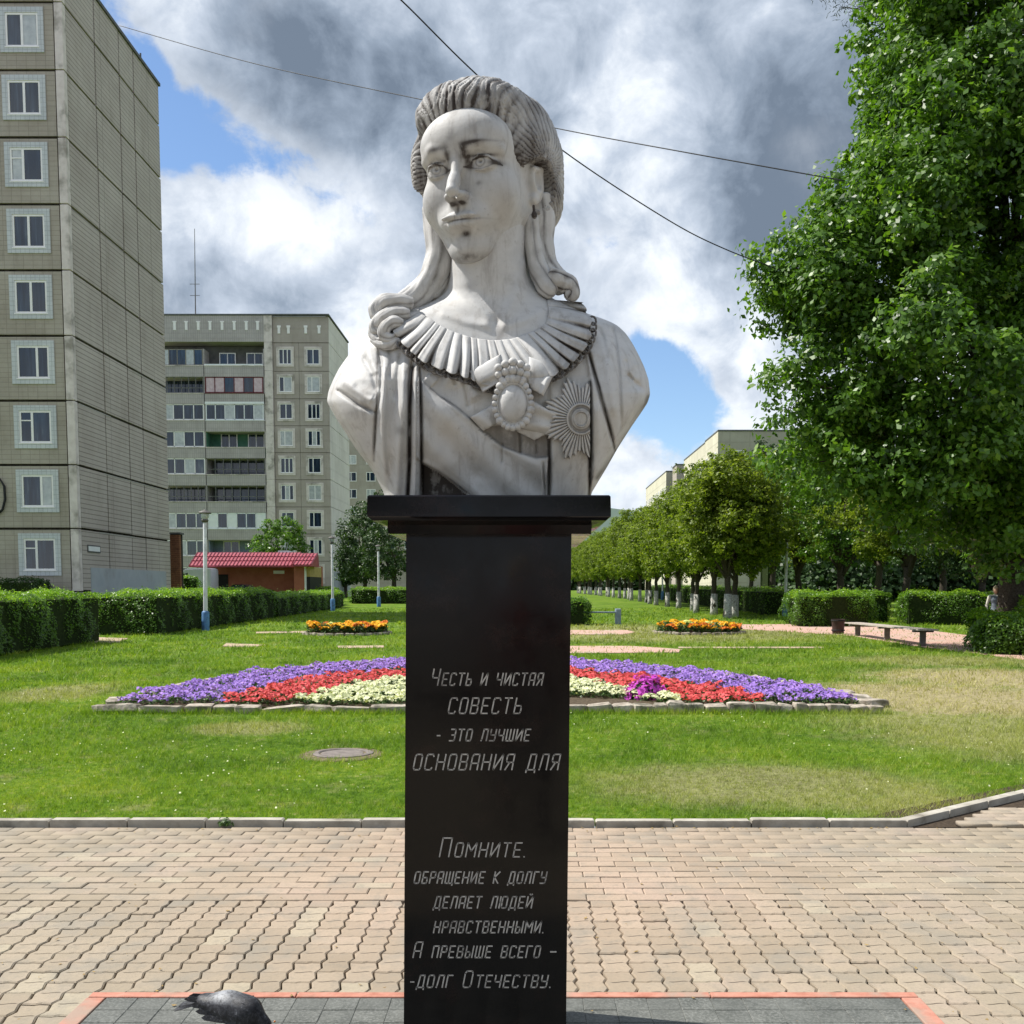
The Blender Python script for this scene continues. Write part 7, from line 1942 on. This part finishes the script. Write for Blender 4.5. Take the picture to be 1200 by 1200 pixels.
# trees added behind the photographer to darken the reflection in the granite
for i, (x, y, s_, k) in enumerate(((-3.4, -9, .9, 2), (2.6, -10, 1.0, 0), (8, -12, 1.1, 2), (-9, -12, 1.1, 0))):
    t = copy_tree(dk[k]); t.location = (x, y, 0); t.scale = (s_, s_, s_); t['label'] = 'tree added unseen behind the photographer to darken the granite reflection'; t['group'] = 'added trees behind the photographer'
# ------------------------------------------------------------------ lamp posts
def lamp_proto():
    t = thing('street_lamp', 'x', 'street lamp', (0, 0, 0), group='white lamp posts with blue bases')
    m_ = MB(); m_.lathe((0, 0, 0), [(.13, -.1), (.13, .60), (.115, .63), (.075, .66)], 10); bm_autosmooth(m_.obj('base', M['lamp_blue'], t), 40)
    m_ = MB(); m_.lathe((0, 0, 0), [(.075, .60), (.070, 1.2), (.060, 3.58), (.05, 3.60)], 14); bm_autosmooth(m_.obj('pole', M['lamp_white'], t), 40)
    m_ = MB(); m_.lathe((0, 0, 0), [(.05, 3.58), (.10, 3.62), (.12, 3.66), (.10, 3.70)], 14); bm_autosmooth(m_.obj('collar', M['lamp_dark'], t), 40)
    m_ = MB(); m_.lathe((0, 0, 0), [(.09, 3.70), (.125, 3.76), (.13, 3.86), (.125, 3.89)], 14); bm_autosmooth(m_.obj('lantern', M['curtain'], t), 40)
    m_ = MB(); m_.lathe((0, 0, 0), [(.20, 3.885), (.21, 3.91), (.17, 3.95), (.05, 3.99), (.02, 4.02)], 18); bm_autosmooth(m_.obj('lid', M['lamp_dark'], t), 40)
    return t
lp = lamp_proto()
for i, (px_, pyb, pyt, Yd, lab) in enumerate(((241, 738, 597, 34, 'nearest white lamp post with a blue base, at the left in front of the hedge'), (390, 711, 628, 57.5, 'second lamp post at the end of the left hedge by the kiosk'),
                          (444, 710, 638, 67, 'third lamp post on the left, nearest the pedestal'), (920, 725, 625, 48, 'white lamp post with a blue base on the right, beside the avenue'), (776, 708, 640, 92, 'far lamp post standing among the avenue trunks'))):
    t = lp if i == 0 else copy_tree(lp)
    zt_ = A(px_, pyt, Yd)[2]; zb_ = A(px_, pyb, Yd)[2]; t.location = (A(px_, pyb, Yd)[0], Yd, float(gz(Yd)))
    s_ = (zt_ - float(gz(Yd))) / 4.02; t.scale = (min(s_, 1.1) ** .5,) * 2 + (s_,); t['label'] = lab; t.rotation_euler = (0, R([.9, 0, .4, -.3, 0][i]), i)

# ------------------------------------------------------------------ benches
def park_bench():
    a = G(1083, 757.5); b = G(1003, 745.0)
    c = (a + b) / 2; t = thing('park_bench', 'long backless bench of pale planks beside the pink path', 'bench', tuple(c))
    d = Vector((b.x - a.x, b.y - a.y, 0)); L = d.length; d.normalize(); n = Vector((-d.y, d.x, 0)); sh = .44
    for k in range(5):
        m_ = MB(); w = .075; off = (k - 2) * .098
        p0 = a + d * -.30 + n * off; p1 = b + d * .35 + n * off
        q = [p0 - n * w / 2, p1 - n * w / 2, p1 + n * w / 2, p0 + n * w / 2]
        za = a.z; vs = [(v.x, v.y, za + sh - .035 + (.0)) for v in q] + [(v.x, v.y, za + sh) for v in q]
        m_.add(vs, [(3, 2, 1, 0), (4, 5, 6, 7), (0, 1, 5, 4), (1, 2, 6, 5), (2, 3, 7, 6), (3, 0, 4, 7)]); m_.obj('slat', M['wood'], t)
    for f_ in (0.02, .5, .97):
        p = a + d * (L * f_); m_ = MB()
        def bx(cn, hx_, hy_, z0, z1):
            q = [cn - d * hx_ - n * hy_, cn + d * hx_ - n * hy_, cn + d * hx_ + n * hy_, cn - d * hx_ + n * hy_]
            m_.add([(v.x, v.y, z0) for v in q] + [(v.x, v.y, z1) for v in q], [(3, 2, 1, 0), (4, 5, 6, 7), (0, 1, 5, 4), (1, 2, 6, 5), (2, 3, 7, 6), (3, 0, 4, 7)])
        zp = float(gz(p.y)); bx(p, .035, .07, zp - .1, a.z + sh - .09); bx(p, .045, .26, a.z + sh - .09 + .001, a.z + sh - .036); m_.obj('leg', M['bench_leg'], t)
park_bench()
fb = A(720, 722, 39.5); zb2 = float(gz(39.5))
t = thing('park_bench', 'grey-blue bench on squat concrete legs in the grass, partly behind the pedestal', 'bench', (fb[0] - 1.2, 39.5, zb2))
xs0, xs1 = A(630, 722, 39.5)[0], A(728, 722, 39.5)[0]
for k in range(3):
    m_ = MB(); m_.box(xs0, xs1 - .1, 39.3 + k * .16, 39.43 + k * .16, zb2 + .42, zb2 + .47); m_.obj('slat', M['blue_grey'], t)
for x in (xs0 + .1, xs1 - .22):
    m_ = MB(); m_.box(x, x + .20, 39.28, 39.80, zb2 - .05, zb2 + .58, .02); m_.obj('leg', M['blue_grey'], t)
bp = G(982, 743); t = thing('waste_bin', 'dark brown open waste bin at the left end of the plank bench', 'waste bin', tuple(bp))
m_ = MB(); bm = bmesh.new(); n = 20
m_.lathe(tuple(bp), [(.17, 0), (.20, .44), (.215, .46), (.20, .46), (.185, .44), (.16, .05), (.02, .04)], n); bm_autosmooth(m_.obj('body', M['bin'], t), 40)
m_ = MB()
for z in (.1, .40): m_.lathe((bp.x, bp.y, bp.z + z), [(.19 + z * .04, 0), (.205 + z * .04, .01), (.205 + z * .04, .03), (.19 + z * .04, .04)], n)
m_.obj('hoop', M['rubber'], t)

# ------------------------------------------------------------------ vehicles behind the hedge
def wheel(m_, x, y, z, r, w=.2): m_.tube([(x, y - w / 2, z), (x, y + w / 2, z)], r, 14)
def vehicle(label, px0, px1, Y, kind):
    x0, x1 = A(px0, 690, Y)[0], A(px1, 690, Y)[0]; L = x1 - x0; zg = float(gz(Y)); W_ = 1.7
    t = thing('parked_car' if kind == 'car' else 'parked_van', label, 'car' if kind == 'car' else 'van', ((x0 + x1) / 2, Y, zg))
    paint = M['carpaint'] if kind == 'car' else M['vanpaint']
    if kind == 'car': prof = [(0, .35), (0, .75), (.06, .86), (.22, .93), (.34, 1.36), (.42, 1.44), (.66, 1.44), (.76, 1.34), (.86, .98), (.98, .90), (1, .70), (1, .35)]; gl = [(.26, .95), (.355, 1.34), (.43, 1.38), (.65, 1.38), (.735, 1.30), (.80, .98)]
    else: prof = [(0, .4), (0, 1.0), (.04, 1.15), (.14, 2.2), (.18, 2.45), (.97, 2.52), (1, 2.4), (1, .4)]; gl = [(.065, 1.3), (.155, 2.1), (.30, 2.2), (.30, 1.3)]
    def shell(pr, y0, y1, bev=.05):
        bm = bmesh.new(); f = [bm.verts.new((x0 + u * L, y0, zg + z)) for u, z in pr]; fa = bm.faces.new(f); e = bmesh.ops.extrude_face_region(bm, geom=[fa]); 
        for v in [g for g in e['geom'] if isinstance(g, bmesh.types.BMVert)]: v.co.y = y1
        bmesh.ops.recalc_face_normals(bm, faces=bm.faces[:])
        if bev: bmesh.ops.bevel(bm, geom=[e_ for e_ in bm.edges], offset=bev, segments=2, affect='EDGES')
        return MB().bm(bm)
    bm_autosmooth(shell(prof, Y - W_ / 2, Y + W_ / 2).obj('body', paint, t), 35)
    shell(gl, Y - W_ / 2 - .008, Y - W_ / 2 + .03, 0).obj('window', M['glass'], t)
    for u in (.2, .8):
        m_ = MB(); wheel(m_, x0 + u * L, Y - W_ / 2 + .08, zg + .31, .31); w = m_.obj('wheel', M['rubber'], t)
        m_ = MB(); wheel(m_, x0 + u * L, Y - W_ / 2 - .02, zg + .31, .19, .03); m_.obj('rim', M['white_metal'], w)
        m_ = MB(); wheel(m_, x0 + u * L, Y + W_ / 2 - .08, zg + .31, .31); m_.obj('wheel', M['rubber'], t)
    m_ = MB(); m_.box(x0 - .01, x0 + .04, Y - W_ / 2 + .1, Y - W_ / 2 + .45, zg + .62, zg + .75); m_.obj('headlight', M['curtain'], t)
    return t
vehicle('black car parked in front of the kiosk, only its roof above the hedge', 259, 305, 66, 'car')
vehicle('white van parked at the left end of the kiosk behind the lamp post', 214, 252, 68.5, 'van')

# ------------------------------------------------------------------ pigeon
def pigeon():
    hs = .00315
    c = A(271, 1206, 3.40)
    t = thing('pigeon', 'dark grey pigeon pecking on the dark tiles at the bottom left', 'pigeon', (c[0], 3.40, .02))
    s = SDF((-64, -34, -8), (66, 34, 66), 1.1); E = s.ell; K = s.cap
    E((4, 0, 30), (30, 17, 17), 4, rot=(0, 12, 0)); E((22, 0, 28), (17, 15, 15), 8); K((30, 0, 30), (42, 0, 22), 9, 6.5, 8)
    E((46, 0, 17), (8, 6.5, 6.5), 4); K((50, 0, 14), (58, 0, 8), 2.4, 1.0, 1.5)
    E((-24, 0, 34), (22, 12, 8), 8, rot=(0, 8, 0))
    V, F = s.mesh(); th = R(8)
    def put(V): return V * hs * np.array([.88, 1.05, 1.05])
    x, y, z = V.T
    pale = np.exp(-((x + 8) / 16) ** 2) * np.clip((z - 38) / 6, 0, 1)
    gm = pale
    def pm(N, b):
        p = objc(N); g = attr(N, 'grime_shade'); n = N.noise(p, 85, 6, .75)
        col = N.ramp(n, [(.44, (.014, .014, .017)), (.60, (.05, .052, .06)), (.70, (.26, .265, .28))])
        col = N.mix(N.m('MULTIPLY', g, N.maprange(n, .3, .55)), col, (.30, .31, .33)); N.put(b.inputs['Base Color'], col); b.inputs['Roughness'].default_value = .5; setbump(N, b, n, .6, .003)
    mp = mat('pigeon_feathers', rough=.5, build=pm)
    link('body', npmesh('body', put(V), F, True, {'grime_shade': gm}), mp, t)  # on the bird this attribute marks pale plumage
    # wings: overlapping feathers on each flank, long primaries towards the tail
    for sy in (-1, 1):
        m_ = MB()
        for r_ in range(4):
            for k in range(7 - r_):
                x = 20 - k * 9 - r_ * 2; z = 40 - r_ * 5.2 - k * .2; yv = sy * (10.0 + r_ * 2.0 - k * .95); ln = 11 + k * 1.5; w = 3.2
                p = [(x + 2, yv, z + w), (x - ln * .7, yv * (.93), z + w * .8), (x - ln, yv * .9, z - 1), (x - ln * .7, yv * .97, z - w), (x + 2, yv * 1.06, z - w)]
                p = [(a * hs, (b + sy * .9) * hs, c_ * hs) for a, b, c_ in p]; q = [(a, b - sy * .0016, c_) for a, b, c_ in p]
                m_.add(p + q, [[0, 1, 2, 3, 4], [9, 8, 7, 6, 5]] + [[i, (i + 1) % 5, (i + 1) % 5 + 5, i + 5] for i in range(5)])
        link('wing', m_.mesh('wing'), mp, t)
    m_ = MB()
    for k in range(7):
        a = (k - 3) * .075; L = 34; p = [(-28, -2.6 + k * .2, 36), (-28 - L, -3 + math.sin(a) * L, 27.5 + abs(k - 3) * -.5), (-28 - L - 2, math.sin(a) * L, 27), (-28 - L, 3 + math.sin(a) * L, 27.5), (-28, 2.6, 36)]
        p = [(x_ * hs, y_ * hs, (z_ + k * .25) * hs) for x_, y_, z_ in p]; m_.add(p + [(x_, y_, z_ - .002) for x_, y_, z_ in p], [[0, 1, 2, 3, 4], [9, 8, 7, 6, 5]] + [[i, (i + 1) % 5, (i + 1) % 5 + 5, i + 5] for i in range(5)])
    link('tail', m_.mesh('tail'), mp, t)
    leg = noisy('pigeon_leg', (.35, .08, .07), (.45, .12, .10), 60)
    for sy in (-1, 1):
        m_ = MB(); m_.tube([(4 * hs, sy * 7 * hs, 18 * hs), (2 * hs, sy * 7 * hs, 9 * hs), (6 * hs, sy * 7 * hs, 1 * hs)], [.005, .003, .0028], 6)
        for a in (-.5, 0, .5, 3.1): m_.tube([(6 * hs, sy * 7 * hs, 1 * hs), ((6 + 10 * math.cos(a)) * hs, (sy * 7 + 10 * math.sin(a)) * hs, .5 * hs)], [.0026, .0016], 5)
        link('leg', m_.mesh('leg', smooth=True), leg, t)
        m_ = MB(); bm = bmesh.new(); bmesh.ops.create_icosphere(bm, subdivisions=1, radius=1.3 * hs)
        for v in bm.verts: v.co += Vector((49 * hs, sy * 5.8 * hs, 19 * hs))
        m_.bm(bm); link('eye', m_.mesh('eye', smooth=True), noisy('pigeon_eye', (.5, .12, .02), (.6, .2, .03), 9, .2, .6, 0), t)
    t.rotation_euler = (0, 0, R(-14)); return t
pigeon()

# ------------------------------------------------------------------ the person by the bush
def person(label, P0, H, rz, cols):
    t = thing('person', label, 'person', P0)
    k = H / 1.70
    s = SDF((-.42, -.34, -.02), (.42, .34, 1.74), .014); E = s.ell; K = s.cap
    # legs mid-stride
    K((-.09, 0, .90), (-.10, -.16, .48), .085, .055, .03); K((-.10, -.16, .48), (-.10, -.12, .08), .055, .036, .02); K((-.10, -.11, .05), (-.10, -.27, .03), .040, .030, .02)
    K((.09, 0, .90), (.10, .10, .50), .085, .055, .03); K((.10, .10, .50), (.10, .26, .12), .055, .036, .02); K((.10, .27, .09), (.10, .17, .03), .040, .030, .02)
    E((0, 0, .95), (.155, .11, .13), .05); E((0, 0, 1.12), (.135, .095, .16), .06); E((0, -.01, 1.30), (.165, .10, .14), .05)
    K((-.15, 0, 1.40), (.15, 0, 1.40), .055, .055, .05)
    K((0, 0, 1.42), (0, -.01, 1.52), .050, .045, .03)
    E((0, -.01, 1.60), (.075, .092, .108), .02); K((0, -.09, 1.60), (0, -.115, 1.575), .012, .014, .01); E((-.077, 0, 1.59), (.012, .02, .03), .006); E((.077, 0, 1.59), (.012, .02, .03), .006); K((-.02, -.098, 1.545), (.02, -.098, 1.545), .007, .007, .008)
    for sx in (-1, 1): E((sx * .028, -.098, 1.615), (.014, .010, .009), .006, 'sub')
    # arms
    K((-.19, 0, 1.38), (-.25, .03, 1.12), .050, .040, .03); K((-.25, .03, 1.12), (-.24, -.10, .90), .038, .026, .02)
    K((.19, 0, 1.38), (.26, -.02, 1.12), .050, .040, .03); K((.26, -.02, 1.12), (.25, .10, .92), .038, .026, .02)
    for sx, hy in ((-1, -.14), (1, .13)): E((sx * .242, hy, .845), (.018, .036, .045), .02)
    V, F = s.mesh()
    z = V[:, 2]; x = V[:, 0]; fc = V[F].mean(1)
    mi = np.zeros(len(F), int)                        # skin
    arm = np.abs(fc[:, 0]) > .175 + 0 * fc[:, 2]
    mi[(fc[:, 2] > .86) & (fc[:, 2] < 1.455) & ~((np.abs(fc[:, 0]) > .19) & (fc[:, 2] < .90))] = 1   # sleeves / shirt
    mi[(fc[:, 2] > .86) & (fc[:, 2] < 1.42) & (np.abs(fc[:, 0]) < .165)] = 2                       # vest
    mi[(fc[:, 2] <= .98) & (np.abs(fc[:, 0]) < .215)] = 3; mi[fc[:, 2] < .07] = 4
    me = npmesh('body', V * k, F, True, mats=mi)
    ms = [noisy('skin', (.46, .27, .19), (.52, .31, .22), 12, .55), noisy('sleeve', *cols[0], 20), noisy('vest', *cols[1], 20), noisy('trousers', *cols[2], 15), noisy('shoe', (.08, .07, .06), (.12, .1, .09), 20)]
    link('body', me, ms, t)
    s2 = SDF((-.12, -.14, 1.46), (.12, .16, 1.76), .009); s2.ell((0, .012, 1.625), (.090, .105, .108), .01); s2.ell((0, -.10, 1.575), (.062, .06, .075), .02, 'sub'); s2.ell((0, .08, 1.56), (.06, .05, .07), .02)
    V, F = s2.mesh(); link('hair', npmesh('hair', V * k, F, True), noisy('light_hair', (.42, .33, .22), (.60, .50, .36), 40), t)
    for sx, hy in ((-1, -.14), (1, .13)):
        m_ = MB()
        for i, ln in enumerate((.062, .072, .068, .055)):
            yy = hy - .024 + i * .016; m_.tube([(sx * .242, yy, .815), (sx * .240, yy, .79), (sx * .232, yy, .815 - ln)], [.0085, .008, .006], 6)
        m_.tube([(sx * .235, hy - .034, .86), (sx * .222, hy - .05, .83), (sx * .218, hy - .052, .805)], [.010, .009, .006], 6)
        for q in m_.v: q *= k
        link('fingers', m_.mesh('fingers', smooth=True), ms[0], t)
    t.rotation_euler = (0, 0, R(rz))
P0 = A(1167, 700, 27.6); zg = float(gz(27.6)); H = max(A(1166, 687.5, 27.6)[2] - zg, 1.45)
person('light-haired person in a grey-blue vest and pale sleeves, walking behind the bush', (P0[0], 27.6, zg), H, -12, (((.55, .53, .46), (.64, .62, .55)), ((.13, .16, .20), (.20, .23, .28)), ((.50, .50, .40), (.58, .58, .48))))
person('the photographer in a dull red shirt, mirrored faintly in the polished granite', (-.02, -.42, 0), 1.72, 176, (((.30, .10, .09), (.36, .13, .11)), ((.30, .10, .09), (.36, .13, .11)), ((.03, .035, .05), (.05, .055, .07))))
